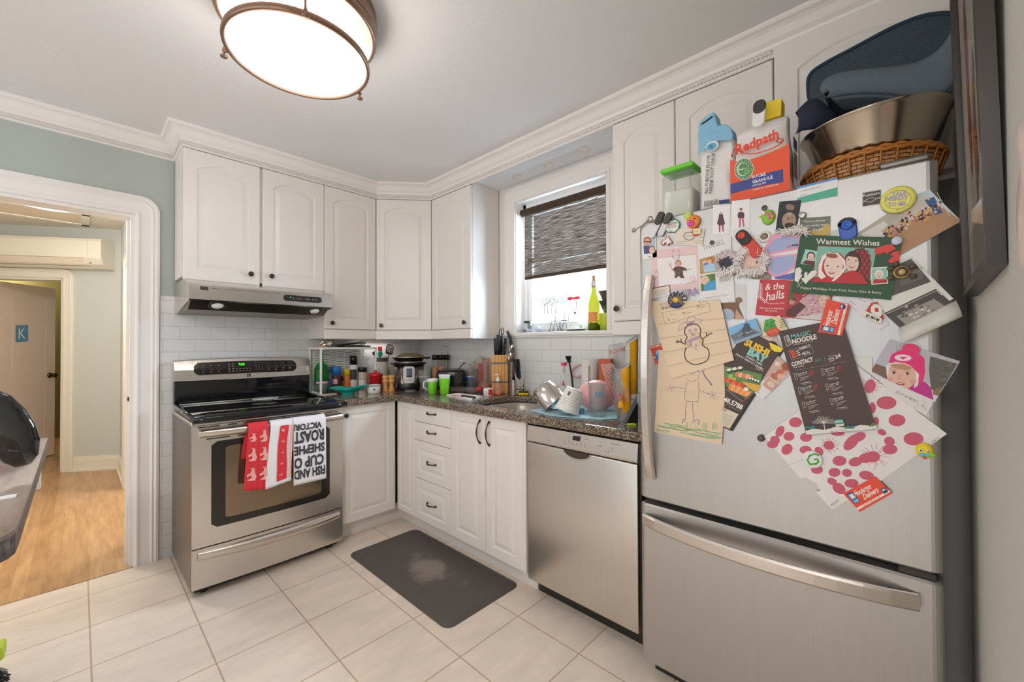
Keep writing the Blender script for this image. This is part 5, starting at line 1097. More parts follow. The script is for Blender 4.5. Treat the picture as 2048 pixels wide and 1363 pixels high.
# beer glass
t, c, r, h = lathe_item('beer_glass', 'tall clear curved beer glass right of the pressure cooker', 'glass', 848, 783, 23, 739, [(0,0),(.72,0),(.76,.03),(.68,.3),(.85,.6),(1,.85),(.92,1),(.86,1),(.94,.85),(.79,.6),(.6,.3),(.6,.08),(0,.06)], GLD)
vd = (CAMP-c); vd.z = 0; vd.normalize(); sdv = Vector((-vd.y, vd.x, 0))
m = MB(); text_on(m, 'BROTON', c+vd*r*1.0+sdv*r*-.7+Vector((0,0,h*.67)), sdv*r*1.4, (0,0,.008), col('#efeae4', .5)); m.build('lettering', t, fix='flat')
# spice canister rack
sc0 = put(888, 742, .02); 
rk = thing('canister_rack', 'wire rack handle holding four clear spice canisters with black lids', 'rack', ct(888, 764)); q = put(888, 770, .06)
zb0 = zfor(q, 735); zt0 = zfor(q, 708); HW = wm(q, 23)
q = Vector((q.x+.03, q.y+.03, CZ))
m = MB(); hc = Vector((q.x,q.y,0)); CH = col('#8d8880', .2, 1, gain=1.2)
ht = zfor(q, 692); hb_ = zfor(q, 730); hw_ = wm(q, 6.5)
m.tube([hc-dirx*hw_+Vector((0,0,CZ+.004)), hc-dirx*hw_+Vector((0,0,ht-.02)), hc-dirx*hw_*.6+Vector((0,0,ht-.004)), hc+Vector((0,0,ht)), hc+dirx*hw_*.6+Vector((0,0,ht-.004)), hc+dirx*hw_+Vector((0,0,ht-.02)), hc+dirx*hw_+Vector((0,0,CZ+.004))], .003, CH, 8)
m.lathe([(0,0),(.075,0),(.075,.006),(0,.006)], (q.x,q.y,CZ), BK, 24); m.build('stand', rk)
for k, (px, fill, lab) in enumerate(((870,'#d98f4a','far left canister with orange spice'), (882,'#d98f4a','left middle canister with orange spice'), (893,'#8a7c70','right middle canister, half empty'), (905,'#6e655c','far right canister, nearly empty'))):
    d_ = at(px, 735, 'y', q.y-.02 if k in (1,2) else q.y+.0); cpt = Vector((d_.x, d_.y, CZ+.008)); r = wm(cpt, 6); zl = zfor(cpt, 735); z0 = zl-.0; z1 = zfor(cpt, 709)
    t = thing('spice_canister', 'clear spice canister with black lid, the '+lab, 'canister', cpt, group='spice canisters on the wire rack'); m = MB(); zz = z1-cpt.z; m.lathe([(0,0),(r,0),(r,zz*.84),(0,zz*.84)], cpt, GLD, 18); m.build('tube', t)
    m = MB(); m.lathe([(0,.002),(r*.93,.002),(r*.93,zz*.62 if k < 2 else zz*.3),(0,zz*.62 if k < 2 else zz*.3)], cpt, col(fill, .7), 16); m.build('spice', t)
    m = MB(); m.lathe([(0,zz*.84),(r*1.02,zz*.84),(r*1.02,zz),(0,zz)], cpt, BK, 18); m.build('lid', t)
# toaster
q = put(904, 782, .09); tt = thing('toaster', 'shiny black two-slot toaster behind the green cups', 'toaster', q); tw, td_, th = wm(q, 30), .085, zfor(q, 738)-CZ
def obox(mb, c, hx, hy, z0, z1, mat, bev=.02, ax=None):
    ax = ax or dirx; ay = Vector((-ax.y, ax.x, 0)); o = mb.X; mb.X = Matrix(((ax.x, ay.x, 0, c.x), (ax.y, ay.y, 0, c.y), (0,0,1,0), (0,0,0,1))); mb.box((-hx,-hy,z0), (hx,hy,z1), mat, bev); mb.X = o
m = MB(); obox(m, q, tw*.96, td_, CZ+.008, CZ+th, col('#1c1b1e', .12, gain=1), .03); m.build('body', tt)
m = MB(); obox(m, q, tw*.75, td_*.75, CZ+th-.003, CZ+th+.0015, SSD, .001); m.build('top_plate', tt)
m = MB(); obox(m, q-diry*.03, tw*.65, .013, CZ+th-.0, CZ+th+.0025, BK, .001); m.build('slot', tt); m = MB(); obox(m, q+diry*.03, tw*.65, .013, CZ+th-.0, CZ+th+.0025, BK, .001); m.build('slot', tt)
m = MB(); obox(m, q-dirx*tw, .012, .02, CZ+.075, CZ+.088, BK, .004); m.build('lever', tt)
# bird-shaped toy bottle
q = put(866, 772, .02); t = thing('toy_bottle', 'small green and navy toy with a white eye in front of the toaster', 'toy', q); zz = zfor(q, 733); m = MB(); m.lathe([(0,CZ),(.02,CZ),(.02,zz-.055),(0,zz-.055)], (q.x,q.y,0), col('#25405c', .5, gain=1), 16); m.build('body', t)
m = MB(); m.lathe([(.021,zz-.056),(.023,zz-.03),(.016,zz-.004),(0,zz)], (q.x,q.y,0), col('#5d7350', .5), 16); m.build('head', t); vd = (CAMP-q); vd.z = 0; vd.normalize()
m = MB(); m.ball(Vector((q.x,q.y,zz-.02))+vd*.019, .006, col('#ece8e0', .4), 10, 6); m.build('eye', t)
# green cups
LG = col('#72c41f', .3, gain=1.15)
t, c, r, h = lathe_item('toddler_cup', 'short lime green toddler cup with a white rim and side handle', 'cup', 865, 789, 20, 757, [(0,0),(.72,0),(.78,.04),(1,.8),(.98,.82)], LG); m = MB(); m.lathe([(r*.98,h*.80),(r*1.12,h*.86),(r*1.16,h*.99),(r*1.05,h),(r*.9,h*.85)], c, WM, 24); m.build('rim', t)
m = MB(); m.tube([c-dirx*r*.95+Vector((0,0,h*.88)), c-dirx*r*1.75+Vector((0,0,h*.8)), c-dirx*r*1.8+Vector((0,0,h*.45)), c-dirx*r*.9+Vector((0,0,h*.3))], .005, WM, 10); m.build('handle', t)
t, c, r, h = lathe_item('toddler_cup', 'tall lime green toddler cup with a white rim, without handle', 'cup', 889, 790, 22, 749, [(0,0),(.68,0),(.74,.04),(.98,.82),(.96,.84)], LG); m = MB(); m.lathe([(r*.96,h*.82),(r*.98,h*.94),(r*1.08,h*1.0),(r*1.0,h),(r*.9,h*.85)], c, WM, 24); m.build('rim', t)
# blue lidded cup
t, c, r, h = lathe_item('lidded_cup', 'translucent blue plastic cup with a blue and pink rim', 'cup', 942, 780, 23, 751, [(0,0),(.78,0),(.82,.04),(.98,1),(.9,1),(.75,.05),(0,.05)], glass('#b9cbe8', .1, .8)); band(t, c, r*1.02, h*.82, h*.94, col('#2f6fd0', .4), 'blue_band'); band(t, c, r*1.02, h*.94, h*1.02, col('#e6c4cc', .5), 'pink_rim')
# cutting board and peeler knife
bc = [ct(893,791), ct(918,788), ct(966,794), ct(940,800)]; m = MB(); m.prism([Vector((p.x,p.y,CZ)) for p in bc], (0,0,.009), col('#e6e2dd', .4, gain=1.1)); m.build('cutting_board', label='white plastic cutting board lying on the counter left of the sink', cat='cutting board')
t = thing('paring_knife', 'paring knife with a dark handle lying on the white cutting board', 'knife', ct(945, 795)); a, b, d = at(903,790,'z',CZ+.013), at(924,791.5,'z',CZ+.013), at(950,794.5,'z',CZ+.013); m = MB(); m.tube([b, d], .0085, col('#3a2624', .35, gain=1), 10); m.build('handle', t); m = MB(); m.tube([a, b], .006, col('#d2503c', .4), 8, flat=.35); m.build('blade_cover', t)
# clear takeaway box
m = MB(); q = put(932, 786, .05); obox(m, q, wm(q, 30), .05, CZ+.0095, CZ+.04, glass('#f6e6e2', .06, .92), .006, ax=Vector((.3,-.95,0)).normalized()); m.build('clear_box', label='clear plastic food box lying in front of the toaster', cat='box')
m = MB(); q = put(958, 787, .02); m.ball((q.x,q.y,CZ+.03), .022, col('#c8402e', .5), 12, 8, (1.3,.9,.8)); m.build('tomato', label='red tomato-like fruit beside the clear plastic box', cat='fruit')
# french press style copper jar, glassware and bags drying
t, c, r, h = lathe_item('glass_carafe', 'pinkish clear glass carafe with a bulbous base beside the knife block', 'carafe', 972, 781, 29, 716, [(0,0),(.9,0),(1,.1),(.95,.25),(.55,.38),(.5,.5),(.62,.95),(.55,1),(.45,.95),(.4,.5),(.45,.4),(.85,.25),(.9,.1),(0,.05)], glass('#f6dccf', .05, .9, .45))
m = MB(); m.lathe([(0,.005),(r*.85,.01),(r*.92,h*.12),(r*.85,h*.22),(0,h*.23)], c, glass('#c0785c', .2, .4), 20); m.build('residue', t)
random.seed(9)
def bag(name, label, px, py, wpx, ytop, mat, d=.04, seedk=1, cat='bag'):
    q = put(px, py, d); w_ = wm(q, wpx/2); h_ = zfor(q, ytop)-CZ; m = MB(); ph_ = seedk*1.7
    m.surf(lambda u, v: q + dirx*(w_*math.sin(u*PI)**.6*math.cos(v*2*PI)*(1+.18*math.sin(5*v*2*PI+9*u+ph_)))+diry*(d*math.sin(u*PI)**.6*math.sin(v*2*PI)*(1+.2*math.sin(4*v*2*PI+ph_)))+Vector((w_*.12*math.sin(u*7+ph_), 0, h_*(1-u)*(1+.04*math.sin(6*PI*v+ph_)))), 18, 26, mat, smooth=False); return m.build(name, label=label, cat=cat)
bag('plastic_bag', 'crumpled clear plastic bag drying behind the blue lidded cup', 947, 776, 24, 722, glass('#ece6e0', .1, .94, .55), .03, 1)
bag('plastic_bag', 'crinkled clear bag standing between the carafe and the wall', 962, 768, 36, 712, glass('#eadfd6', .1, .94, .55), .025, 3)
for k, (a0, b0_, a1, b1_, h_, nm, lab, ct_) in enumerate(((919,719,942,732,'#d9d2c4','serving_spoon','pale handled spoon poking left out of the drying pile','spoon'), (917,738,928,726,'#2a2625','black_hook','small black hooked utensil behind the toaster','utensil'), (950,706,972,714,'#6b5f52','metal_grater','small dark metal utensil lying on top of the drying pile','utensil'), (943,735,943,760,'#3f6fae','blue_straw','blue straw standing in the drying pile','straw'))):
    a, b = at(a0, b0_, 'y', -.72), at(a1, b1_, 'y', -.74)
    m = MB(); m.tube([a, (a+b)/2+Vector((0,0,.004)), b], [.007,.004,.003] if k == 0 else .004, col(h_, .35), 8)
    if k == 2: m.box(a-Vector((.012,.01,.006)), a+Vector((.015,.01,.006)), col('#6b5f52', .35), .002)
    if k == 1: m.ball(b, .008, col('#2a2625', .35), 8, 6)
    e = MB
    m.tube([b, Vector((b.x+.01,b.y-.02,CZ))] if k in (0,2) else [b, b-Vector((0,0,.002))], .0022, col(h_, .35), 6); m.build(nm, label=lab, cat=ct_)
m = MB(); q = put(962, 770, .05); obox(m, q, .018, .018, CZ, zfor(q, 727), col('#a53b34', .5, gain=1), .004); m.build('red_box', label='slim dark red carton behind the glass carafe', cat='carton')
lathe_item('dark_bottle', 'small dark purple bottle in the drying pile', 'bottle', 951, 776, 12, 738, CYL, col('#3c2f3e', .4, gain=1))
# mug with red print
t, c, r, h = lathe_item('printed_mug', 'small white mug with a letter D and a red print by the sink', 'mug', 976, 792, 19, 776, [(0,0),(.9,0),(.95,.05),(1,1),(.93,1),(.85,.1),(0,.1)], CUPW)
vd = (CAMP-c); vd.z = 0; vd.normalize(); sdv = Vector((-vd.y, vd.x, 0)); m = MB(); text_on(m, 'D', c+(vd*.85-sdv*.52)*r*1.02+Vector((0,0,h*.3)), (sdv*.85+vd*.5)*.011, (0,0,h*.38), BK); m.build('letter', t, fix='flat')
aa = math.atan2(vd.y, vd.x); band(t, c, r*1.01, h*.15, h*.9, col('#cf2b33', .4), 'red_print', aa+.1, aa+1.0, 8)
lathe_item('ramekin', 'plain cream ramekin behind the printed mug', 'bowl', 966, 783, 19, 772, [(0,0),(.9,0),(1,1),(.93,1),(.85,.1),(0,.1)], col('#dcc9b8', .3, gain=1.1))
# soap pump
t, c, r, h = lathe_item('soap_dispenser', 'clear pump dispenser with peach soap left of the faucet', 'dispenser', 996, 790, 18, 752, [(0,0),(.95,0),(1,.05),(.95,.3),(.5,.6),(.38,.68),(.38,.78),(0,.78)], glass('#f8e4dc', .06, .9))
m = MB(); m.lathe([(0,.002),(r*.9,.002),(r*.93,.01),(r*.9,h*.2),(0,h*.2)], c, col('#e0806a', .3), 20); m.build('soap', t)
m = MB(); m.lathe([(r*.42,h*.74),(r*.42,h*.9),(r*.15,h*.92),(r*.15,h*1.05),(0,h*1.05)], c, WM, 14); m.tube([c+Vector((0,0,h*1.08)), c-dirx*.02+Vector((0,0,h*1.08)), c-dirx*.024+Vector((0,0,h*1.03))], .0035, WM, 8); m.ball(c+Vector((0,0,h*1.08)), .007, WM, 10, 6, (1,1,.6)); m.build('pump', t)
# knife block
q = put(1000, 780, .06); kw = wm(q, 16); kz = zfor(q, 709)
kb = thing('knife_block', 'upright wooden knife block with grey straps full of black-handled knives', 'knife block', q)
m = MB(); obox(m, q, kw, .045, CZ, kz, col('#d39a58', .45, gain=1.15, var=.12, scale=40), .004); m.build('body', kb)
for z in (zfor(q, 725), zfor(q, 762)): m = MB(); obox(m, q, kw+.0015, .0465, z-.008, z+.006, col('#6f675f', .4, .4), .001); m.build('strap', kb)
for k in range(4): m = MB(); obox(m, q-diry*.0458+dirx*kw*(-.6+.4*k), .001, .001, CZ+.01, kz, col('#8a5f30', .6), 0); m.build('groove', kb)
KH = col('#1c2027', .3, gain=1)
for i, (px0, py0, px1, py1, w_, dd, lab) in enumerate(((991,710,990,676,.013,.01,'at the left end of the block'), (999,714,996,669,.016,-.01,'broad handle, second from the left'), (1008,710,1011,676,.013,.0,'with steel rivets at the right of the block'), (1003,710,1003,672,.012,.025,'in the back row of the block'), (995,710,994,684,.011,-.03,'short, at the front left of the block'))):
    P0 = Vector((q.x,q.y,0))+diry*dd; a = ray_on(px0, py0, P0, diry); b = ray_on(px1, py1, P0, diry)
    t = thing('kitchen_knife', 'black-handled kitchen knife '+lab, 'knife', a, group='knives in the wooden block'); m = MB(); m.tube([a, (a+b)/2, b], [w_*.8, w_*1.05, w_*.9], KH, 10, flat=.6); m.build('handle', t)
    if i == 2:
        for s_ in (.3,.55,.8): m = MB(); m.ball(a+(b-a)*s_-diry*w_*.9, .0022, SS, 8, 5); m.build('rivet', t)
P0 = Vector((q.x,q.y,0)); sc_ = thing('kitchen_scissors', 'black scissor loops sticking up from the knife block', 'scissors', ray_on(1004,706,P0,diry))
for s_, x_, y_ in ((1, 1000.5, 665), (-1, 1005, 662)): 
    cc_ = ray_on(x_, y_, P0+diry*.01*s_, diry); m = MB(); m.tube([cc_+dirx*.0085*math.cos(k*PI/8)+Vector((0,0,.024*math.sin(k*PI/8))) for k in range(16)], .0028, KH, 8, closed=True); m.tube([cc_-Vector((0,0,.024)), ray_on(1003,708,P0,diry)], .003, KH, 8); m.build('loop', sc_)
P0 = Vector((q.x,q.y,0))-diry*.03; cv = thing('bread_knife', 'large black curved knife handle leaning at the right of the block', 'knife', ray_on(1022,705,P0,diry)); m = MB(); m.tube([ray_on(a, b, P0, diry) for a, b in ((1024,720),(1025,705),(1023,690),(1020,675),(1016,664),(1014,662))], [.012,.014,.014,.013,.012,.008], KH, 12, flat=.7); m.build('handle', cv)
# faucet
q = Vector((-.105,-1.262,CZ)); fc = thing('faucet', 'brushed nickel kitchen faucet with a pull-down head and side lever', 'faucet', q); NK = steel('nickel', '#a49a8e', .22, (8,8,8))
z1 = zfor(q, 760)
m = MB(); m.lathe([(0,0),(.03,0),(.03,.006),(.019,.012),(.019,z1-CZ),(.016,z1-CZ+.004)], q, NK, 24); m.build('base', fc)
zt = zfor(q, 692)
sp = [Vector((q.x,q.y,z1)), Vector((q.x,q.y,zt-.05)), Vector((q.x-.008,q.y-.003,zt-.012)), Vector((q.x-.03,q.y-.012,zt+.003)), Vector((q.x-.055,q.y-.022,zt-.012)), Vector((q.x-.066,q.y-.026,zt-.045))]
m = MB(); m.tube(sp, .0105, NK, 14); m.build('spout', fc); m = MB(); m.tube([sp[-1], sp[-1]+Vector((-.006,-.003,-.03)), sp[-1]+Vector((-.010,-.004,-.06))], [.013,.0165,.0175], NK, 14); m.build('spray_head', fc)
lv = at(1035, 772, 'x', -.09); m = MB(); zl = zfor(q, 775); m.tube([Vector((q.x,q.y,zl)), Vector((q.x+.01,q.y-.06,zl))], .011, NK, 12); m.ball((q.x+.01,q.y-.075,zl), .017, NK, 14, 8); m.tube([Vector((q.x+.01,q.y-.078,zl)), Vector((q.x+.012,q.y-.082,zl+.03)), Vector((q.x+.01,q.y-.088,zl+.055))], [.005,.004,.005], NK, 8); m.build('lever', fc)
m = MB(); cq = Vector((q.x-.055,q.y-.02,0)); zt2 = zfor(cq, 722); zb2 = zfor(cq, 748)
m.surf(lambda u, v: Vector((cq.x+.02,cq.y-.03,0))+dirx*(.045*(v-.45)*(1-.25*u)+.02*u)+diry*(.012*math.sin(v*9+u*4))+Vector((0,0,zt2+.015-(.14*u)*(1-.3*abs(v-.6)))), 14, 18, col('#38343f', .9, gain=1, var=.3, bump=.5), thick=.003); m.build('dish_cloth', label='dark blue-grey cloth draped over the faucet neck', cat='cloth')
# sponge
q = put(1047, 790, .03); t = thing('sponge_scrubber', 'yellow scrubbing sponge with a black grip behind the sink', 'sponge', q); m = MB(); obox(m, Vector((q.x,q.y,0)), .035, .022, CZ, CZ+.018, col('#e9c31f', .8, gain=1.1), .007); m.build('sponge', t); m = MB(); obox(m, Vector((q.x,q.y,0)), .034, .019, CZ+.0175, CZ+.027, BK, .004); m.build('grip', t)
# drying mat
m = MB(); mc = [ct(1062,822), ct(1130,812), ct(1235,808), ct(1235,838), ct(1205,840), ct(1150,836), ct(1100,832)]
m.prism([Vector((p.x,p.y,CZ)) for p in mc], (0,0,.006), col('#a9cdd6', .9, gain=1.1, bump=.4)); o = m.build('drying_mat', label='pale blue drying mat beside the sink under the washed dishes', cat='mat'); b_m = o.modifiers.new('soft', 'BEVEL'); b_m.width = .004; b_m.segments = 2
MZ = CZ+.006
def mt(px, py, r=0): return back_of(ct(px, py, MZ), r)
# steel pot tilted on its side
q = mt(1096, 824, .07); pt = thing('steel_pot', 'shiny stainless steel pot tipped over on the drying mat', 'pot', q); PS = steel('pot_steel', '#cfc9c4', .12, (20,20,20), bump=.01)
r = wm(q, 29); ax = (Vector((-.30,-.25,0))*1.0+dirx*.55+Vector((0,0,-.72))).normalized(); ax = (dirx*.62 - diry*.30 + Vector((0,0,-.72))).normalized()*-1
cc_ = Vector((q.x,q.y,MZ+r*1.02)) - dirx*.0
m = MB(); m.lathe([(0,.060),(r*.62,.060),(r*.85,.045),(r*.98,.0),(r,-.055),(r*1.04,-.058),(r*.97,-.055),(r*.95,0),(r*.8,.04),(0,.054)], cc_, PS, 36, ax); m.build('bowl', pt)
# yoghurt tub upside down
q = mt(1134, 832, .05); tb = thing('yoghurt_tub', 'white plastic yoghurt tub tipped upside down on the drying mat', 'tub', q); ax = (-dirx*.33 - diry*.25*-1 - Vector((0,0,1))*-1).normalized(); ax = Vector((dirx.x*.38, dirx.y*.38, 1)).normalized()
r0_, r1_, hh_ = wm(q, 17), wm(q, 25), wm(q, 46); TBW = col('#dedbd6', .35, gain=1.12); base = Vector((q.x,q.y,MZ+.018)); m = MB()
m.lathe([(r1_*.9,0),(r1_*1.05,0),(r1_*1.05,.004),(r1_*.97,.008),(r1_*.93,.02),(r0_,hh_),(r0_*.95,hh_+.002),(0,hh_+.0015)], base, TBW, 32, ax); m.build('tub', tb)
qq = Vector((0,0,1)).rotation_difference(ax).to_matrix(); vd = (CAMP-q); vd.z = 0; vd.normalize(); sdv = Vector((-vd.y, vd.x, 0))
m = MB(); rn = lambda z: r1_*.93+(r0_-r1_*.93)*(z-.02)/(hh_-.02)
def tbf(g, z): a = math.atan2(vd.y, vd.x)+g; return base + qq @ Vector((math.cos(a)*(rn(z)+.0008), math.sin(a)*(rn(z)+.0008), z))
def tpatch(g0, g1, z0, z1, mat):
    m.add([tbf(g0+(g1-g0)*k/4, z) for k in range(5) for z in (z0, z1)], [(2*k,2*k+2,2*k+3,2*k+1) for k in range(4)], mat)
tpatch(-.62,-.35,.075,.095,col('#5a5652', .5)); 
for k in range(7): tpatch(-.2,.75-.06*(k % 3),.035+.012*k,.0365+.012*k,col('#8d8883', .5))
for k in range(4): tpatch(-.75,-.32,.03+.01*k,.0315+.01*k,col('#8d8883', .5))
m.build('printed_label', tb, fix='flat')
# glass tumbler
q = mt(1195, 834, .035); t = thing('pint_glass', 'tall clear straight glass standing at the front of the drying mat', 'glass', q); r = wm(q, 18); h_ = zfor(q, 766)-MZ; m = MB(); m.lathe([(0,0),(r*.78,0),(r*.82,.006),(r,h_),(r*.95,h_),(r*.76,.014),(0,.012)], q, GLD, 28); m.build('glass', t)
# pink tub behind
q = mt(1194, 826, .09); t = thing('pink_basin', 'pale pink rounded plastic basin turned on its side behind the clear glass', 'basin', q); PK = col('#e3a8a6', .35, gain=1.12); r = wm(q, 38)
m = MB(); m.ball((q.x,q.y,MZ+r*.80), r, PK, 28, 16, (1.02,.72,.80), Matrix.Rotation(math.atan2(dirx.y, dirx.x), 3, 'Z')); m.build('shell', t)
m = MB(); m.tube([Vector((q.x,q.y,MZ+r*.80))-diry*r*.2+dirx*(-r*.55)+diry*(-r*.5*0)+Vector((0,0,0))+Vector((0,0,r*.85*math.sin(a)))-diry*(r*.62*math.cos(a)) for a in [k*PI/10-PI/2 for k in range(11)]], .004, col('#d99a9a', .4), 8); m.build('rib', t)
m = MB(); z0_ = zfor(q, 785); vd = (CAMP-q); vd.z = 0; vd.normalize(); fpnt = Vector((q.x,q.y,0))-diry*(r*.72)+dirx*-.008; obx = MB(); obox(m, fpnt-diry*.002, .019, .001, z0_-.014, z0_+.012, col('#93a0b5', .6), 0); m.build('sticker', t)
m = MB(); q2 = mt(1163, 828, .02); m.cyl((q2.x,q2.y,MZ), (q2.x,q2.y,MZ+.026), .014, col('#5b8aa0', .4), 16); m.build('blue_jar', label='small blue jar beside the pink basin on the drying mat', cat='jar')
# dish brushes
q = put(1143, 790, .05); t = thing('dish_brush', 'black dish brush standing upright behind the steel pot', 'brush', q); P0 = Vector((q.x,q.y,0)); a, b = ray_on(1146,776,P0,diry), ray_on(1138,722,P0,diry); m = MB(); m.tube([Vector((a.x,a.y,CZ+.0)), a, (a+b)/2+dirx*.003, b], .006, BK, 10); m.build('handle', t)
m = MB(); random.seed(2); 
for k in range(70): g = random.random()*2*PI; w_ = random.random(); d_ = Vector((math.cos(g)*.02*w_, math.sin(g)*.02*w_, .0)); m.tube([b+d_*.5, b+d_*1.1+Vector((-.004,0,.028+.006*random.random()))], .0016, BK, 3, caps=False)
m.ball(b, .013, BK, 12, 7, (1.2,1.0,.7)); m.build('bristles', t)
q = put(1128, 790, .07); t = thing('bottle_brush', 'clear-handled bottle brush with a bright pink head and pink cap', 'brush', q); P0 = Vector((q.x,q.y,0)); m = MB(); b = ray_on(1128,728,P0,diry); a = ray_on(1127,770,P0,diry); PKB = col('#e8427e', .5, gain=1.1)
m.tube([b, Vector((b.x,b.y,b.z-.05))], [.004,.012], glass('#efe4e2', .1, .6), 12); m.tube([Vector((b.x,b.y,b.z-.05)), Vector((q.x,q.y,CZ))], .004, WM, 8); m.build('handle', t)
m = MB(); 
for k in range(60): g = random.random()*2*PI; e_ = Vector((math.cos(g)*.021, math.sin(g)*.021, random.uniform(-.012,.014))); m.tube([b, b+e_], .0014, PKB, 3, caps=False)
m.ball(b, .012, PKB, 10, 6, (1.3,1.3,.8)); m.build('bristles', t); m = MB(); m.lathe([(0,0),(.010,0),(.006,.014),(.004,.03),(0,.032)], (a.x,a.y,a.z), PKB, 12); m.build('cap', t)
HKP = at(1150, 741, 'x', -.045); m = MB(); m.tube([at(x_, y_, 'x', -.045) for x_, y_ in ((1161,729),(1153,732),(1146,738),(1143,746),(1147,753),(1154,754),(1160,751))], .006, col('#cf9a90', .4), 10); m.build('pink_hook', label='pink curved plastic hook in front of the tiles behind the dish brush', cat='hook')
# wall outlet
p = at(1158, 737, 'x', -.012); ol = thing('wall_outlet', 'white double wall outlet on the tiles left of the tall mug', 'outlet', p); m = MB(); m.box((-.016,p.y-.062,p.z-.052), (-.008,p.y+.05,p.z+.062), WM, .003); m.build('plate', ol)
for k in (0,1): m = MB(); m.box((-.018,p.y-.045,p.z-.035+.045*k), (-.0155,p.y-.012,p.z-.005+.045*k), WM, .002); s2 = m.build('socket', ol)
# tall mug with flower
q = put(1179, 796, .045); t = thing('tall_mug', 'tall white canister mug with a brown flower drawing behind the pink basin', 'mug', q); r = wm(q, 16); h_ = zfor(q, 718)-CZ; m = MB(); m.lathe([(0,0),(r*.97,0),(r,.005),(r,h_),(r*.95,h_),(r*.94,.02),(0,.01)], q, col('#d9d5d2', .25, gain=1.1), 30); m.build('body', t); vd = (CAMP-q); vd.z = 0; vd.normalize(); sdv = Vector((-vd.y, vd.x, 0)); FLW = col('#a4876c', .6)
m = MB(); f0 = q + vd*r*1.012
for w_ in (-.4,-.15,.1,.35): m.tube([f0+Vector((0,0,h_*.36)), f0+sdv*w_*.018-vd*.0004+Vector((0,0,h_*.62)), f0+sdv*w_*.010+Vector((0,0,h_*.86))], .0011, FLW, 5)
m.tube([f0+Vector((0,0,h_*.2)), f0+Vector((0,0,h_*.36))], .0018, BK, 5); m.build('flower_drawing', t)
# snack box, racks, bags at the fridge end
q = put(1212, 800, .04); t = thing('cracker_box', 'orange and maroon cardboard box standing against the tiles', 'box', q); hb_ = zfor(q, 717); m = MB(); axb = Vector((.25,-.97,0)).normalized(); obox(m, q, .036, .02, CZ, hb_, col('#c4561f', .45, gain=1.05), .001, ax=axb); m.build('carton', t)
m = MB(); obox(m, q+dirx*.012-Vector((0,0,0)), .030, .0215, CZ+.02, hb_-.001, col('#7c1f2c', .45, gain=1), .001, ax=axb); m.build('printed_panel', t)
def wire_rack(name, label, pts, nu, nv, mat, r=.0011):
    m = MB(); A_, B_, C_, D_ = pts
    for i in range(nu+1): u = i/nu; m.tube([A_.lerp(B_, u), D_.lerp(C_, u)], r, mat, 4)
    for j in range(nv+1): v = j/nv; m.tube([A_.lerp(D_, v), B_.lerp(C_, v)], r, mat, 4)
    m.tube([A_, B_, C_, D_], r*2.2, mat, 6, closed=True); return m.build(name, label=label, cat='rack')
P0 = mt(1215, 826, .03); 
wire_rack('wire_grid', 'white plastic mesh grid leaning behind the pink basin', [ray_on(a, b, Vector((P0.x,P0.y,0))+diry*.10, diry) for a, b in ((1203,728),(1225,727),(1240,755),(1214,768))], 9, 9, col('#dcd3ce', .4))
wire_rack('wire_basket_side', 'pink wire mesh basket standing right of the pink basin', [ray_on(a, b, Vector((P0.x,P0.y,0))-diry*.0, diry) for a, b in ((1212,760),(1233,764),(1240,822),(1233,824))], 8, 14, col('#d2938e', .4))
# chip bags in clear plastic
def pouch(name, label, quad, base_pt, dep_, mats, bulge, ny=14, art=None, cat='bag'):
    P0 = Vector((base_pt.x, base_pt.y, 0)); Q = [ray_on(a, b, P0+diry*dep_, diry) for a, b in quad]; t = thing(name, label, cat, (Q[3]+Q[2])/2)
    def fn(s_, u, v):
        p = Q[3].lerp(Q[2], u).lerp(Q[0].lerp(Q[1], u), v); e = math.sin(PI*min(1, max(0, u)))**.5*math.sin(PI*min(1, max(0, v)))**.5
        return p - diry*(s_*bulge*e*(1+.25*math.sin(9*u+7*v)*math.sin(6*v+2)))
    m = MB(); m.surf(lambda u, v: fn(1, u, v), 12, ny, mats[0]); m.surf(lambda u, v: fn(-1, u, v), 12, ny, mats[0]); m.build('pouch', t)
    if art: art(t, lambda u, v, o=.0015: fn(1, u, v)-diry*o)
    return t
gp = ct(1245, 843)
CLB = glass('#f4f5f6', .06, .93, .5)
def art1(t, f):
    m = MB(); Y = col('#eda319', .35, gain=1.1)
    for u0, u1, v0, v1 in ((.45,1.0,.55,.95), (.30,.95,.18,.5), (.1,.5,.30,.42)): m.add([f(u0+(u1-u0)*i/6, v0+(v1-v0)*j/6) for i in range(7) for j in range(7)], [(i*7+j,(i+1)*7+j,(i+1)*7+j+1,i*7+j+1) for i in range(6) for j in range(6)], Y, True)
    m.build('yellow_print', t, fix='flat'); m = MB(); O = col('#c98a4e', .5, gain=1.05, var=.3, scale=80)
    m.add([f(.40+.55*i/8, .36+.26*j/8+.04*math.sin(i), .004) for i in range(9) for j in range(9)], [(i*9+j,(i+1)*9+j,(i+1)*9+j+1,i*9+j+1) for i in range(8) for j in range(8)], O, True); m.build('noodle_window', t, fix='flat')
    m = MB(); text_on(m, '8', f(.12,.50,.005), f(.34,.50,.005)-f(.12,.50,.005), Vector((0,0,.016)), col('#cf3a26', .5)); text_on(m, '3x', f(.14,.44,.005), f(.40,.44,.005)-f(.14,.44,.005), Vector((0,0,.011)), col('#cf3a26', .5)); m.build('lettering', t, fix='flat')
pouch('snack_bag', 'clear and yellow printed plastic food bag standing against the fridge', ((1222,745),(1262,722),(1262,838),(1236,846)), ct(1250,845), .0, (CLB,), .03, art=art1)
def art2(t, f):
    m = MB(); m.add([f(.3+.7*i/6, .1+.85*j/6) for i in range(7) for j in range(7)], [(i*7+j,(i+1)*7+j,(i+1)*7+j+1,i*7+j+1) for i in range(6) for j in range(6)], col('#f0a818', .35, gain=1.1), True); m.build('yellow_print', t, fix='flat')
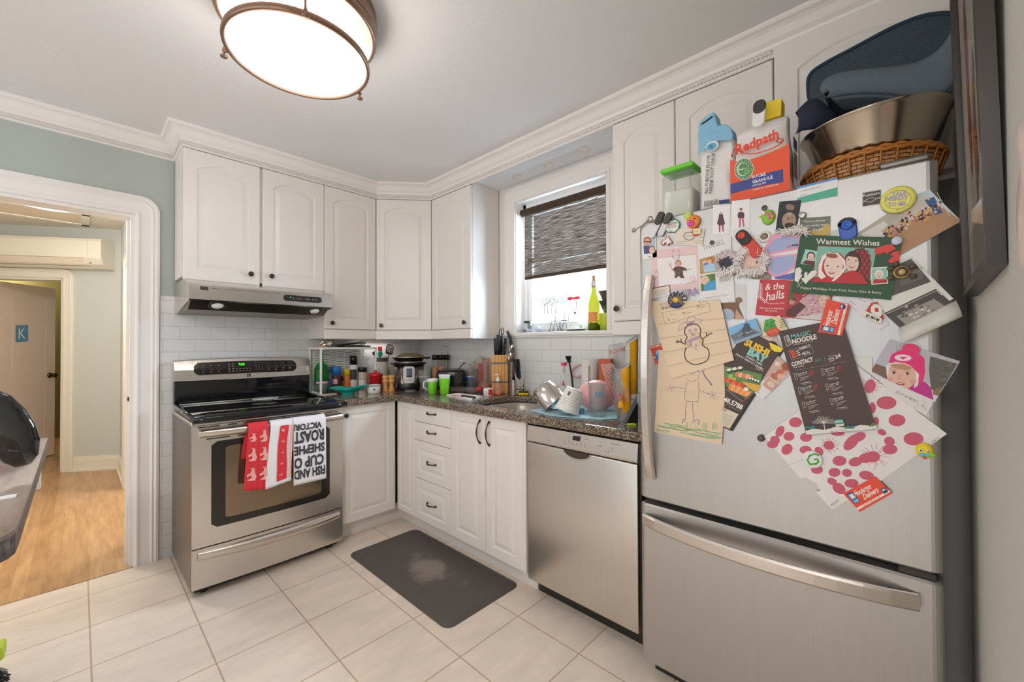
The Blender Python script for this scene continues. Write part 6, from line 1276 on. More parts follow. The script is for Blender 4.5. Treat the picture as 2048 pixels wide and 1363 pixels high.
pouch('snack_bag', 'tall yellow bag inside clear plastic at the very end of the counter', ((1250,685),(1276,668),(1276,800),(1246,800)), ct(1262,832), .06, (CLB,), .025, art=art2)
def art3(t, f):
    m = MB(); text_on(m, 'BOUN', f(.02,.62,.006), f(.98,.68,.006)-f(.02,.62,.006), Vector((0,0,.022)), col('#d2523c', .5)); m.build('lettering', t, fix='flat')
pouch('snack_bag', 'clear bag with red block lettering behind the food bags', ((1217,690),(1250,684),(1248,735),(1218,738)), ct(1235,815), .12, (glass('#f4efec', .08, .88, .5),), .02, art=art3)
P0 = Vector((ct(1262,848).x, ct(1262,848).y, 0)); m = MB()
for A_, B_ in (((1247,846),(1267,800)), ): m.prism([ray_on(a, b, P0, diry) for a, b in ((1246,846),(1252,847),(1274,806),(1274,790))], diry*.012, col('#6b6a6e', .4, gain=1))
m.prism([ray_on(a, b, P0+diry*.014, diry) for a, b in ((1253,847),(1276,850),(1276,806),(1274,806))], diry*.01, col('#232225', .3, gain=1)); m.build('leaning_tablet', label='dark tablet-like panel with a grey edge leaning beside the fridge', cat='panel')
q = ct(1263, 850); m = MB(); obox(m, q, .018, .012, CZ, CZ+.008, col('#a9c82e', .4), .003); m.build('lime_clip', label='small lime green clip on the counter edge by the fridge', cat='clip')
# under-cabinet light
m = MB(); m.box((-.62,-.14,VZ-.02), (-.30,-.03,VZ-.002), WM, .004); m.build('under_cabinet_light', label='white slim light bar under the corner upper cabinet', cat='light')
# ================================================================ flat printed art on real planes (x = const)
class Art:
    def __init__(s, X, rough=.5): s.X = X; s.k = 0; s.m = MB(); s.rough = rough
    def C(s, h): return col(h, s.rough, gain=1.08, var=.03, scale=14)
    def P(s, px, py): return at(px, py, 'x', s.X-.00015-s.k*.00004)
    def poly(s, pts, h): s.k += 1.05; s.m.add([s.P(*p) for p in pts], [tuple(range(len(pts)))], s.C(h)); return s
    def ell(s, cx, cy, rx, ry, h, rot=0, n=22):
        c, q = math.cos(R(rot)), math.sin(R(rot)); return s.poly([(cx+rx*math.cos(a)*c-ry*math.sin(a)*q, cy+rx*math.cos(a)*q+ry*math.sin(a)*c) for a in [2*PI*i/n for i in range(n)]], h)
    def line(s, pts, w_, h, closed=False):
        s.k += 1.05; n = len(pts); vs = []; fs = []
        for i in range(n if closed else n-1):
            a, b = Vector(pts[i]), Vector(pts[(i+1) % n]); d = (b-a); 
            if d.length < 1e-6: continue
            d.normalize(); p = Vector((-d.y, d.x))*w_/2; a = a-d*w_*.3; b = b+d*w_*.3; o = len(vs); vs += [s.P(*(a+p)), s.P(*(b+p)), s.P(*(b-p)), s.P(*(a-p))]; fs.append((o,o+1,o+2,o+3))
        s.m.add(vs, fs, s.C(h)); return s
    def text(s, t, A, B, hp_, h, bold=0, slant=0, warp=None):
        s.k += 1.05; v, f, W = glyphs(t, bold, 1 if hp_ < 7 else 2); A, B = Vector(A), Vector(B); d = (B-A)/W; u = (B-A).normalized(); up = Vector((u.y, -u.x))*hp_/.7
        s.m.add([s.P(*(A + d*(a+slant*b) + up*b)) for a, b in v], f, s.C(h)); return s
    def lines(s, A, B, n, dx, dy, w_, h, jit=.3):
        A, B = Vector(A), Vector(B)
        for i in range(n): o = Vector((dx*i, dy*i)); e = (B-A)*(1-jit*random.random()); s.line([A+o, A+o+e], w_, h); s.k -= 1
        s.k += 1; return s
    def hand(s, pts, w_, h):     # smooth pen stroke
        o = []; n = len(pts)
        for i in range(n-1):
            p0, p1, p2, p3 = [Vector(pts[max(0, min(n-1, j))]) for j in (i-1, i, i+1, i+2)]
            for k in range(5): t = k/5; o.append(tuple(.5*((2*p1)+(-p0+p2)*t+(2*p0-5*p1+4*p2-p3)*t*t+(-p0+3*p1-3*p2+p3)*t**3)))
        o.append(tuple(pts[-1])); return s.line(o, w_, h)

# ================================================================ on top of the fridge
FTZ = 1.722
cn = thing('flour_container', 'clear plastic flour container with a lime green lid on the fridge top', 'container', (-.5,-2.565,FTZ))
m = MB(); m.box((-.555,-2.632,FTZ), (-.455,-2.506,1.942), glass('#ecefe8', .08, .82, .3), .02); m.build('tub', cn)
m = MB(); m.box((-.552,-2.629,FTZ+.003), (-.458,-2.509,1.87), col('#f0e9df', .8, gain=1.1), .018); m.build('flour', cn)
m = MB(); m.box((-.560,-2.635,1.942), (-.450,-2.503,1.960), col('#6fd03a', .35, gain=1.15), .008); m.build('lid', cn)
def paperbag(name, label, X, back, quad, mat, top):
    # quad px: bl br tr tl on plane X; top: list of (u, z-lift, depth squeeze)
    bl, br, tr, tl = [at(a, b, 'x', X) for a, b in quad]; bl.z = br.z = FTZ
    t = thing(name, label, 'bag', (X-back*-.5, (bl.y+br.y)/2, FTZ))
    return t, bl, br, tr, tl
WB_ = col('#e3dedb', .6, gain=1.1, var=.03, bump=.2)
# flour bag (nearer the window side)
Xf = -.625; fl, bl, br, tr, tl = paperbag('flour_bag', 'white paper flour bag with a folded pale blue top on the fridge', Xf, .08, ((1400,420),(1461,410),(1465,268),(1397,262)), WB_, None)
random.seed(21)
def bagshape(bl, br, tl, tr, X, depth, mat, neck, twist=.0, nz=14, wr=.004, ph=0):
    m = MB()
    def ringp(v, k, n=28):
        a = 2*PI*k/n; yl = bl.y+(tl.y-bl.y)*v; yr = br.y+(tr.y-br.y)*v; c = (yl+yr)/2; hw = abs(yl-yr)/2; z = FTZ+.001+((tl.z+tr.z)/2-FTZ)*v
        dp = depth/2*(1-neck*v**3); e = .35; ca, sa = math.cos(a), math.sin(a)
        x = X+depth/2 - dp*abs(sa)**e*(1 if sa > 0 else -1)*1.0; y = c + hw*abs(ca)**e*(1 if ca > 0 else -1)
        z += (tl.z-tr.z)/2*v**3*(1 if y > c else -1)*abs(y-c)/hw
        return Vector((x-0+wr*math.sin(9*v+2*a+ph)*math.sin(3*a), y+wr*.6*math.sin(11*v+a+ph), z))
    n = 28; vs = [ringp(j/nz, k) for j in range(nz+1) for k in range(n)]
    m.add(vs, [(j*n+k, j*n+(k+1) % n, (j+1)*n+(k+1) % n, (j+1)*n+k) for j in range(nz) for k in range(n)] + [tuple(range(n))[::-1], tuple(nz*n+k for k in range(n))], mat, True); return m
m = bagshape(bl, br, tl, tr, Xf+.004, .085, WB_, .3); m.build('paper', fl)
BLU = col('#86b9d4', .6, gain=1.1, bump=.2)
m = MB(); tp = [at(a, b, 'x', Xf+.0) for a, b in ((1396,268),(1465,272),(1463,255),(1450,246),(1436,250),(1428,222),(1410,232),(1396,246))]
m.prism(tp, (.06,0,0), BLU); o = m.build('folded_top', fl); bb = o.modifiers.new('soft', 'BEVEL'); bb.width = .006; bb.segments = 2
m = MB(); m.tube([at(1403,248,'x',Xf-.001), at(1412,242,'x',Xf-.002), at(1425,233,'x',Xf-.001)], .003, col('#2b3440', .7, gain=1), 6); m.build('fold_shade', fl)  # solid dark cord, stands in for the shade inside the fold
A_ = Art(Xf-.0025); A_.poly([(1396,262),(1465,266),(1465,279),(1437,281),(1418,290),(1404,302),(1397,312)], '#86b9d4'); A_.ell(1424,292,14,9,'#dfe4e6',-25); A_.ell(1423,293,11.5,7,'#6fa9c8',-25); A_.ell(1422,293,5,4,'#4f86a8',-25)
A_.text('ALL PURPOSE FLOUR', (1415,388), (1420,310), 6.5, '#3c4048', .01); A_.text('FARINE TOUT USAGE', (1424,386), (1430,306), 6.5, '#3c4048', .01)
for k in range(12): A_.line([(1408+2.4*k, 414-.35*k), (1409.5+2.4*k, 402-.4*k)], 1.0, '#6d6660'); A_.k -= 1
A_.k += 1; A_.poly([(1438,408),(1459,405),(1459,398),(1438,400)], '#27447a'); A_.m.build('printed_front', fl, fix='flat')
# sugar bag
Xs = -.655; sg, bl, br, tr, tl = paperbag('sugar_bag', 'white and orange sugar bag with red script lettering, clipped shut on the fridge top', Xs, .09, ((1461,405),(1582,378),(1570,222),(1468,262)), WB_, None)
m = bagshape(bl, br, tl, tr, Xs+.004, .10, WB_, .55, ph=2); m.build('paper', sg)
A_ = Art(Xs-.0025); OR_ = '#ea5a35'
cv_ = [(1460,320),(1476,323),(1500,319),(1530,309),(1560,296),(1578,286)]
A_.poly(cv_ + [(1581,384),(1461,404)], OR_); A_.poly([(1461,388)] + [(1461,368),(1490,360),(1520,349),(1566,338),(1567,364),(1530,370),(1490,380)], '#424a90')
A_.ell(1488,338,19,22,'#dfe0d6',10); A_.ell(1488,338,18,21,'#5d8a5a',10); A_.ell(1486,338,12,14,'#dfe6d8',10); A_.ell(1487,338,10.5,12.5,'#5d8a5a',10); A_.ell(1494,342,6,8,'#78a867',30); A_.text('Rspo', (1479,341), (1491,337), 4, '#e6eee0', .02)
for k in range(22): a = 2*PI*k/22+.2; A_.line([(1488+14.4*math.cos(a), 338+16.8*math.sin(a)), (1488+16.4*math.cos(a), 338+19*math.sin(a))], 1.1, '#d5e0cc'); A_.k -= 1
A_.k += 1
for t_, a, b, h_ in (('SUCRE', (1504,357), (1532,350), 5.6), ('GRANULÉ', (1504.5,367), (1546,356.5), 5.8), ('SPÉCIAL FIN', (1505,373), (1532,366), 3), ): A_.text(t_, a, b, h_, '#e8e4ea', .03)
A_.text('SUCRE DE CANNE PURE', (1506,381), (1558,369.5), 3, '#f0ddd2', .02)
RP = '#e34a2f'
A_.text('Redpath', (1472,309), (1558,275), 18, RP, .035, slant=.25)
A_.hand([(1566,281),(1558,285),(1553,281),(1560,277),(1567,280),(1558,289),(1535,300),(1508,307),(1486,306),(1470,298),(1466,306),(1463,311),(1466,313)], 2.2, RP); A_.m.build('printed_front', sg, fix='flat')
m = MB(); y_ = br.y; 
for z0, z1, c_ in ((1.87,1.905,'#424a90'), (1.78,1.86,'#8b8580')): m.box((Xs+.02,y_-.0052,z0), (Xs+.075,y_-.0042,z1), col(c_, .6)) 
m.build('printed_side', sg)
def clip(name, label, pts, w_, X, h_dark, h_light, cat='clip', hole=None):
    # pts: two px points (top, bottom)
    a, b = at(*pts[0], 'x', X), at(*pts[1], 'x', X); d = (b-a); L = d.length; d.normalize(); s_ = Vector((-1,0,0)).cross(d); t = thing(name, label, cat, (a+b)/2)
    def body(u0, u1, rr, mat, o):
        m = MB(); pl_ = [a + d*(L*u0) + d*x + s_*y for x, y in rrect(0, L*(u1-u0), -w_/2, w_/2, rr)]
        m.prism(pl_, (-o,0,0), mat); return m
    o1 = body(.0, .50, w_*.45, col(h_dark, .45, gain=1), .013).build('grip', t); o2 = body(.12, 1.0, w_*.42, col(h_light, .3, gain=1.05), .009).build('jaw', t)
    for o in (o1, o2): bv_ = o.modifiers.new('soft', 'BEVEL'); bv_.width = .003; bv_.segments = 2
    if hole: m = MB(); c_ = a+d*w_*.5+Vector((-.0132,0,0)); m.lathe([(w_*.30,0),(w_*.30,.002),(w_*.17,.0025),(w_*.15,.0005),(0,.0005)], c_, col(hole, .3, gain=1.05), 20, (-1,0,0)); m.build('button', t)
    return t
clip('bag_clip', 'black and white bag clip holding the sugar bag closed', ((1521,202),(1517,255)), .036, Xs-.008, '#3b3835', '#e6e3e2')
m = MB(); q = [at(a, b, 'x', Xs+.03) for a, b in ((1529,240),(1562,230),(1563,196),(1530,205))]; m.prism(q, (.05,0,0), col('#edc92c', .5, gain=1.1)); m.build('yellow_carton', label='yellow open carton standing behind the sugar bag', cat='carton')
# wicker basket
BCx, BCy = -.495, -3.135
def wicker():
    m, nt, b = base_mat('wicker'); tc = N(nt, 'ShaderNodeTexCoord'); sp = N(nt, 'ShaderNodeSeparateXYZ'); nt.links.new(tc.outputs['Object'], sp.inputs[0])
    an = N(nt, 'ShaderNodeMath', operation='ARCTAN2'); nt.links.new(sp.outputs[1], an.inputs[0]); nt.links.new(sp.outputs[0], an.inputs[1])
    cb = N(nt, 'ShaderNodeCombineXYZ'); ml = N(nt, 'ShaderNodeMath', operation='MULTIPLY'); ml.inputs[1].default_value = .25; nt.links.new(an.outputs[0], ml.inputs[0]); nt.links.new(ml.outputs[0], cb.inputs[0]); nt.links.new(sp.outputs[2], cb.inputs[1])
    br = N(nt, 'ShaderNodeTexBrick'); br.inputs['Scale'].default_value = 1; br.inputs['Brick Width'].default_value = .036; br.inputs['Row Height'].default_value = .010; br.inputs['Mortar Size'].default_value = .0014; br.inputs['Mortar Smooth'].default_value = .6
    br.inputs['Color1'].default_value = (.50,.23,.075,1); br.inputs['Color2'].default_value = (.62,.31,.11,1); br.inputs['Mortar'].default_value = (.10,.04,.012,1); nt.links.new(cb.outputs[0], br.inputs['Vector']); nt.links.new(br.outputs['Color'], b.inputs['Base Color'])
    bp = N(nt, 'ShaderNodeBump', invert=True); bp.inputs['Distance'].default_value = .006; nt.links.new(br.outputs['Fac'], bp.inputs['Height']); nt.links.new(bp.outputs[0], b.inputs['Normal']); b.inputs['Roughness'].default_value = .4; return m
WK = wicker(); WK2 = col('#b5712f', .4, gain=1.0, var=.3, scale=90)
bk = thing('wicker_basket', 'wide round brown wicker basket on the fridge top under the steel bowl', 'basket', (BCx,BCy,FTZ)); SXb, SYb = 1.0, 1.0
m = MB(); m.lathe([(0,.004),(.140,.004),(.148,.01),(.166,.070),(.158,.070),(.14,.014),(0,.012)], (BCx,BCy,FTZ), WK, 48); m.build('weave', bk)
for j, (rr_, zz) in enumerate(((.163,.075), (.167,.067))):
    m = MB(); m.tube([(BCx+rr_*math.cos(a), BCy+rr_*math.sin(a), FTZ+zz+.0025*math.sin(a*30+j*3)) for a in [2*PI*k/120 for k in range(120)]], .006, WK2, 6, closed=True); m.build('rim', bk)
m = MB()
for k in range(30): a = 2*PI*k/30; m.tube([(BCx+.151*math.cos(a), BCy+.151*math.sin(a), FTZ+.012), (BCx+.170*math.cos(a), BCy+.170*math.sin(a), FTZ+.070)], .0028, WK2, 5)
m.build('stakes', bk)
# steel bowl
bcn = Vector((-.50,-3.148,FTZ+.035)); bw = thing('mixing_bowl', 'large stainless steel mixing bowl resting in the wicker basket on the fridge', 'bowl', bcn); BS = steel('bowl_steel', '#b3a899', .16, (2,2,60), bump=.01)
ax = Vector((-.05,.03,1)).normalized(); qq = Vector((0,0,1)).rotation_difference(ax).to_matrix()
m = MB(); m.lathe([(0,.0),(.085,.0),(.098,.005),(.140,.062),(.168,.148),(.176,.155),(.179,.159),(.174,.162),(.165,.157),(.135,.066),(.09,.010),(0,.006)], bcn, BS, 64, ax); m.build('bowl', bw)
# navy cloth in the bowl
NV = col('#2b3043', .95, gain=1, var=.25, scale=40, bump=.4)
nv = MB(); ct_ = bcn + ax*.162
nv.surf(lambda u, v: ct_ + qq @ Vector(((.150*u+.008*math.sin(5*v*2*PI+u*6))*math.cos(v*2*PI), (.150*u+.008*math.cos(4*v*2*PI))*math.sin(v*2*PI), .030*(1-u**2)+.008*math.sin(7*u+3*math.sin(v*2*PI)))), 12, 40, NV)
nv.surf(lambda u, v: at(1597+75*u, 262-62*v*(.45+.55*math.sin(PI*min(1,u*.9+.15)))-8*u, 'x', -.62+.06*u-.02*math.sin(PI*u)*math.sin(PI*v)), 10, 8, NV, thick=.02)
nv.build('navy_cloth', label='dark navy cloth bundled inside the steel mixing bowl', cat='cloth')
# baby seat insert: curved mesh pad
SEAT = thing('baby_seat', 'blue-grey padded baby seat with dark mesh lining lying on top of the steel bowl', 'baby seat', (-.38,-3.12,FTZ+.27))
def weave_mat():
    m, nt, b = base_mat('blue_mesh'); v = mapped(nt, (1,1,1)); vo = N(nt, 'ShaderNodeTexVoronoi'); vo.inputs['Scale'].default_value = 420; nt.links.new(v, vo.inputs['Vector'])
    r = ramp(nt, vo.outputs['Distance'], [(.1, (.02,.029,.036)), (.6, (.075,.10,.122))]); nt.links.new(r.outputs[0], b.inputs['Base Color']); b.inputs['Roughness'].default_value = .9
    bp = N(nt, 'ShaderNodeBump'); bp.inputs['Distance'].default_value = .002; nt.links.new(vo.outputs['Distance'], bp.inputs['Height']); nt.links.new(bp.outputs[0], b.inputs['Normal']); return m
MESH = weave_mat(); PAD = col('#616b74', .95, gain=.95, var=.12, scale=120, bump=.3); PIPE = col('#24384a', .8, gain=1)
# outline rails in world space: far rim (upper) and near rim (lower)
XF_, XN_ = -.345, -.585
far = [at(a, b, 'x', XF_) for a, b in ((1622,212),(1617,180),(1620,150),(1648,128),(1710,95),(1780,58),(1840,34),(1890,27),(1914,32))]
near = [at(a, b, 'x', XN_) for a, b in ((1656,186),(1649,172),(1662,158),(1690,150),(1740,144),(1800,138),(1845,126),(1885,100),(1914,62))]
def crv(P, t):
    n = len(P)-1; i = min(int(t*n), n-1); f = t*n-i; p0, p1, p2, p3 = P[max(i-1,0)], P[i], P[i+1], P[min(i+2, n)]
    return .5*((2*p1)+(p2-p0)*f+(2*p0-5*p1+4*p2-p3)*f*f+(3*p1-p0-3*p2+p3)*f**3)
def floor_(t): p = crv(near, t); return Vector((-.40, crv(far, t).y*.5+p.y*.5, min(p.z, crv(far, t).z)-.045))
def inner(t, s_): a, b, c_ = crv(far, t), floor_(t), crv(near, t)+Vector((.012,0,-.02)); return a.lerp(b, s_*1.6) if s_ < .625 else b.lerp(c_, (s_-.625)/.375)
m = MB(); m.surf(inner, 40, 24, MESH); m.build('mesh_lining', SEAT)
m = MB(); m.surf(lambda u, v: inner(u, v) + Vector((.014*(1 if v < .6 else max(0, 1-(v-.6)*5)),0,-.012*min(1, v*2))), 40, 24, PAD); m.build('padding', SEAT)
low = [at(a, b, 'x', XN_-.004) for a, b in ((1660,187),(1668,190),(1700,186),(1750,184),(1800,188),(1850,196),(1885,186),(1905,160),(1916,110))]
m = MB(); m.surf(lambda u, v: crv(near, u).lerp(crv(low, u), v) + Vector((-.014*math.sin(PI*v),0,0)), 40, 8, PAD, thick=.012); m.build('side_wing', SEAT)
m = MB(); m.tube([crv(near, k/40) for k in range(41)], .0045, PIPE, 8); m.build('piping', SEAT); m = MB(); m.tube([crv(far, k/40) for k in range(41)], .007, PIPE, 8); m.build('piping', SEAT)
m = MB(); m.surf(lambda u, v: crv(low, .1+.9*u).lerp(at(1690+200*u, 215-20*u+22*u*u, 'x', XN_+.07), v), 20, 6, PAD, thick=.01); m.build('underside', SEAT)
# ================================================================ notes, cards and magnets on the fridge door
random.seed(77)
def paper(name, label, cat, quad, h, d, art=None, th=.0006, group=None, rough=.5):
    X = FX-.0006-d*.0010; A_ = Art(X-th, rough); pts = [at(a, b, 'x', X) for a, b in quad]
    A_.m.prism(pts, (-th,0,0), A_.C(h))
    if art: art(A_)
    return A_.m.build(name, label=label, cat=cat, group=group, fix='flat')
def lerp2(q):
    # q: tl tr br bl -> local (u right, v down)
    def f(u, v): a = (q[0][0]+(q[1][0]-q[0][0])*u, q[0][1]+(q[1][1]-q[0][1])*u); b = (q[3][0]+(q[2][0]-q[3][0])*u, q[3][1]+(q[2][1]-q[3][1])*u); return (a[0]+(b[0]-a[0])*v, a[1]+(b[1]-a[1])*v)
    return f
def rect(f, u0, v0, u1, v1): return [f(u0,v0), f(u1,v0), f(u1,v1), f(u0,v1)]
def face(A_, cx, cy, r, skin='#d9b09c', hair='#6a4632', rot=0, smile=True):
    A_.ell(cx, cy-r*.12, r*1.08, r*1.15, hair, rot); A_.ell(cx, cy+r*.12, r*.82, r*.98, skin, rot)
    c, s_ = math.cos(R(rot)), math.sin(R(rot)); T = lambda x, y: (cx+(x*c-y*s_)*r, cy+(x*s_+y*c)*r)
    for e in (-.34, .34): p = T(e, .05); A_.ell(p[0], p[1], r*.11, r*.08, '#3b2a24', rot, 10)
    A_.line([T(0,.12), T(.06,.32), T(-.04,.36)], max(.4, r*.05), '#b58470'); p = T(0, .62); A_.ell(p[0], p[1], r*.26, r*.10, '#b04a4a', rot, 12)
    if r > 9: A_.ell(p[0], p[1]-r*.02, r*.19, r*.04, '#efe6e0', rot, 10); [A_.line([T(e-.16,-.14), T(e+.16,-.16)], r*.05, hair) for e in (-.34,.34)]
KR = '#dcc3a6'
# business-type card, pink baby card, etc. (low in the stack first)
def a_flag(A_):
    A_.poly([(1593.6,374),(1675,354),(1675,358),(1593.6,378)], '#5b90cc'); A_.poly([(1594,396),(1675,374),(1675,391),(1595,407)], '#54b096'); A_.line([(1600,383),(1640,373)], .8, '#77808c'); A_.line([(1600,391),(1612,388)], .8, '#77808c')
paper('flyer', 'white blue and green striped card at the top edge of the fridge door', 'card', ((1593.6,374),(1675,354),(1675,391),(1595,407)), '#e6e6e4', 0, a_flag)
def a_woman(A_):
    A_.ell(1442,433,4.5,8,'#4f3436'); A_.poly([(1438,431),(1446,431),(1450,447),(1447,450),(1437,450),(1434,447)], '#5d3c4a'); A_.ell(1442,426,2.4,3,'#d3a898'); A_.poly([(1437.5,450),(1441,450),(1440.5,464),(1438,464)], '#b04560'); A_.poly([(1443,450),(1446.5,450),(1448,463),(1445.5,463.5)], '#b04560')
paper('portrait_card', 'white photo card of a standing woman in a dark jacket and pink trousers', 'photo', ((1426,410.5),(1461,407.6),(1459,466.8),(1425.5,469.6)), '#e9e6e6', 0, a_woman)
def a_man(A_):
    A_.ell(1482,420,3,3.6,'#d3a898'); A_.ell(1482,417.5,2.8,1.8,'#5b4034'); A_.poly([(1477,424),(1487,424),(1489,430),(1488,436),(1476,436),(1475,430)], '#5c3b48'); A_.poly([(1478,436),(1482,436),(1481,454),(1478,454.5)], '#c06478'); A_.poly([(1483,436),(1487,436),(1489,453),(1486,453.5)], '#c06478')
paper('portrait_card', 'white photo card of a standing man in pink trousers', 'photo', ((1464,402),(1500,397.5),(1500,456),(1463,462)), '#e9e6e6', 0, a_man)
def a_blk(A_): A_.ell(1580,449,15,13,'#2c2726',8); A_.ell(1578,441,14,17,'#a88a76',10); A_.ell(1580,452,11,7,'#3b302c',10); A_.ell(1576,437,2,1.3,'#3a2b26'); A_.ell(1584,435,2,1.3,'#3a2b26'); A_.ell(1579,428,4,1.6,'#c9a898'); A_.ell(1580,414,9,6,'#8f7766',8)
paper('photo_card', 'dark photo print of an upside-down face near the top of the door', 'photo', ((1559,403),(1602.6,399.5),(1592,467),(1551,462)), '#2a2a2f', 1, a_blk)
def a_grey(A_):
    A_.poly([(1618,470),(1622,462),(1640,458),(1655,446),(1660,450),(1660,471)], '#c9a75e')
    for k, (t_, x0, x1) in enumerate((("'' Paul me permettait", 1606, 1650), ('d etre parfait dans', 1606, 1652), ('l ordre des', 1616, 1645))): A_.text(t_, (x0, 445+8.5*k), (x1, 442+8.5*k), 4.2, '#e6e4dc', .01, slant=.2)
paper('quote_card', 'grey card with white handwriting and a yellow smear', 'card', ((1600,436),(1661,432),(1660,472),(1599,470)), '#74766e', 1, a_grey)
paper('small_receipt', 'tiny pale green paper showing right of the grey quote card', 'paper', ((1659,461),(1676,459),(1675,473),(1659,473)), '#cdd6cc', 0)
def a_biz(A_):
    A_.ell(1378,472,11.5,9,'#8b827a'); A_.ell(1378,472,9.5,7,'#d9d0c2'); A_.line([(1373,472),(1384,471)], .8, '#8b827a')
    for x, y, w_ in ((1353,483,18),(1352,487,14),(1388,482,18),(1392,486,12),(1398,475,8)): A_.line([(x,y),(x+w_,y-.6)], .7, '#9a9088')
paper('business_card', 'cream business card with an oval emblem under the orange clay magnet', 'card', ((1353,457),(1410,456),(1404.5,492.5),(1348,489.7)), '#ddd3c3', 2, a_biz)
def a_pol(A_): A_.poly([(1286,474),(1310,472),(1311,504),(1288,508)], '#a9c0d6'); A_.poly([(1287,492),(1298,488),(1302,506),(1288,508)], '#4a4a78'); face(A_, 1295, 483, 7.5, '#d9a58a', '#b8592c'); A_.line([(1290,483),(1301,483)], 2.4, '#2b2523'); A_.ell(1304,499,6.5,8,'#8d6358'); A_.ell(1304,500,5.4,6.4,'#e0bca8'); A_.ell(1302,499,.8,.6,'#4b3631'); A_.ell(1306.5,498,.8,.6,'#4b3631'); A_.ell(1299,513,1.3,1.3,'#4b3631')
paper('instant_photo', 'white-bordered instant photo of a red-haired adult in sunglasses with a baby', 'photo', ((1283.4,471.5),(1312.5,469.6),(1314,513.5),(1286,519.8)), '#e6e2e0', 1, a_pol)
def a_baby(A_):
    A_.poly([(1314,516),(1392,508),(1394,560),(1384,566),(1318,572)], '#e6e0df'); A_.line([(1314,516),(1392,508)], .8, '#b7a9a9')
    A_.ell(1356.5,527,6.5,7.5,'#8a5e46'); A_.ell(1356.5,528.5,5.6,6.6,'#dcae9a'); [A_.ell(x,527.5,.8,.7,'#3b2a24') for x in (1354,1359)]; A_.ell(1357,532,1.8,1,'#b25a55')
    A_.poly([(1344,540),(1350,533),(1364,533),(1374,537),(1374,541),(1366,541),(1366,548),(1369,556),(1362,556),(1357,551),(1353,556),(1349,555),(1350,546),(1348,541)], '#5d443c'); A_.line([(1344,539),(1340,529),(1341,525)], 2.4, '#dcae9a'); A_.line([(1374,539),(1383,537)], 2.2, '#dcae9a')
    for k in range(12): A_.ell(1350+random.random()*16, 536+random.random()*15, 1.2, 1, '#8a6a5a')
    A_.hand([(1345,508),(1346,515),(1351,519),(1357,517),(1359,508)], 1, '#c9b9b9'); A_.ell(1352,516,4.5,4.5,'#dcd0cf'); A_.line([(1346,500),(1347,504)], 1.4, '#b5838a'); A_.line([(1357,499),(1357,504)], 1.4, '#b5838a')
    A_.ell(1385,557,6,6,'#e3bfc3'); A_.ell(1385,557,3.5,3.5,'#e9d3d3'); A_.hand([(1370,571),(1376,564),(1380,566),(1390,562)], .8, '#d1a9ae'); A_.poly([(1345,563),(1361,562),(1361,567),(1345,568)], '#efe9e7'); A_.hand([(1310,545),(1313,540),(1316,548),(1312,556),(1308,560)], 1, '#cbbcbc')
paper('announcement_card', 'pink card with a baby in a camouflage romper at its centre', 'card', ((1306,500),(1397,491),(1399,580),(1300,580)), '#e2c2c2', 1, a_baby)
def a_thx(A_):
    f = lerp2(((1396,492.5),(1461.7,471.5),(1470,602),(1400.6,611.7)))
    for k in range(-6, 22):
        u0, v0, u1, v1 = k*.075, 0, k*.075+.45, 1; 
        a, b = max(0, u0), min(1, u1)
        if a < b: A_.line([f(a, (a-u0)/.45), f(b, (b-u0)/.45)], 1.6, '#dcd8d8'); A_.k -= 1
    A_.k += 1; A_.text('THANKS', (1407,501), (1449,488), 11, '#9e9898', 0)
    A_.poly([(1399,518),(1430,510),(1432,543),(1400,548)], '#b3955f'); A_.ell(1410,525,5.5,5,'#dcb9a6'); A_.ell(1421,520,7,7,'#b5703c'); A_.ell(1419,523,4.5,5,'#dfb39c'); A_.ell(1413,529,5,4,'#4c86bf'); A_.poly([(1406,532),(1420,527),(1430,527),(1431,542),(1408,544)], '#a9c6de')
    A_.poly([(1401,552),(1430,546),(1432,579),(1402,582)], '#5b7a34'); A_.ell(1410,560,9,9,'#dfbfa6'); A_.ell(1409,558,1,.7,'#5a4034'); A_.ell(1414,557,1,.7,'#5a4034'); A_.poly([(1408,572),(1416,563),(1431,560),(1432,578),(1408,581)], '#4a9cc9')
    A_.poly([(1431,512),(1448,509),(1449,540),(1431,543)], '#b7a7a2'); A_.text("Warmest Wishes, Thanks", (1410,597), (1456,590), 3.4, '#d3a39a'); A_.text("and Love", (1424,602), (1440,600), 3.2, '#d3a39a')
    for k in range(7): A_.line([(1440+3*k,564-.5*k),(1443+3*k,560-.5*k-2*(k%2))], 1, '#a7b09c')
paper('thank_you_card', 'striped white card reading THANKS with photos of a baby in blue', 'card', ((1396,492.5),(1461.7,471.5),(1470,602),(1400.6,611.7)), '#e6e3e2', 3, a_thx)
def a_bp(A_): A_.poly([(1441,606),(1472,604),(1480,598),(1478,612),(1488,636),(1441,638)], '#7c5a48'); A_.ell(1455,628,14,11,'#a8b4c3',20); A_.ell(1478,600,7,6,'#8c6a54'); A_.poly([(1472,618),(1482,630),(1488,638),(1470,638)], '#cb9a80')
paper('photo_print', 'photo print of a brown-haired child half hidden under the THANKS card', 'photo', ((1445,566),(1492,568),(1493,639),(1440,641)), '#d3d3d4', 0, a_bp)
def a_note(A_):
    A_.line([(1303,577),(1339,570),(1340,586)], 2, '#8b6f5f'); 
    for k in range(6): A_.line([(1309,581+2.2*k),(1334-2*(k%2),576.5+2.2*k)], .6, '#9d9288')
paper('recipe_note', 'small cream note with tiny writing and a dark patterned border', 'note', ((1303,577),(1339,570),(1340,590),(1305,597)), '#e3dad0', 2, a_note)
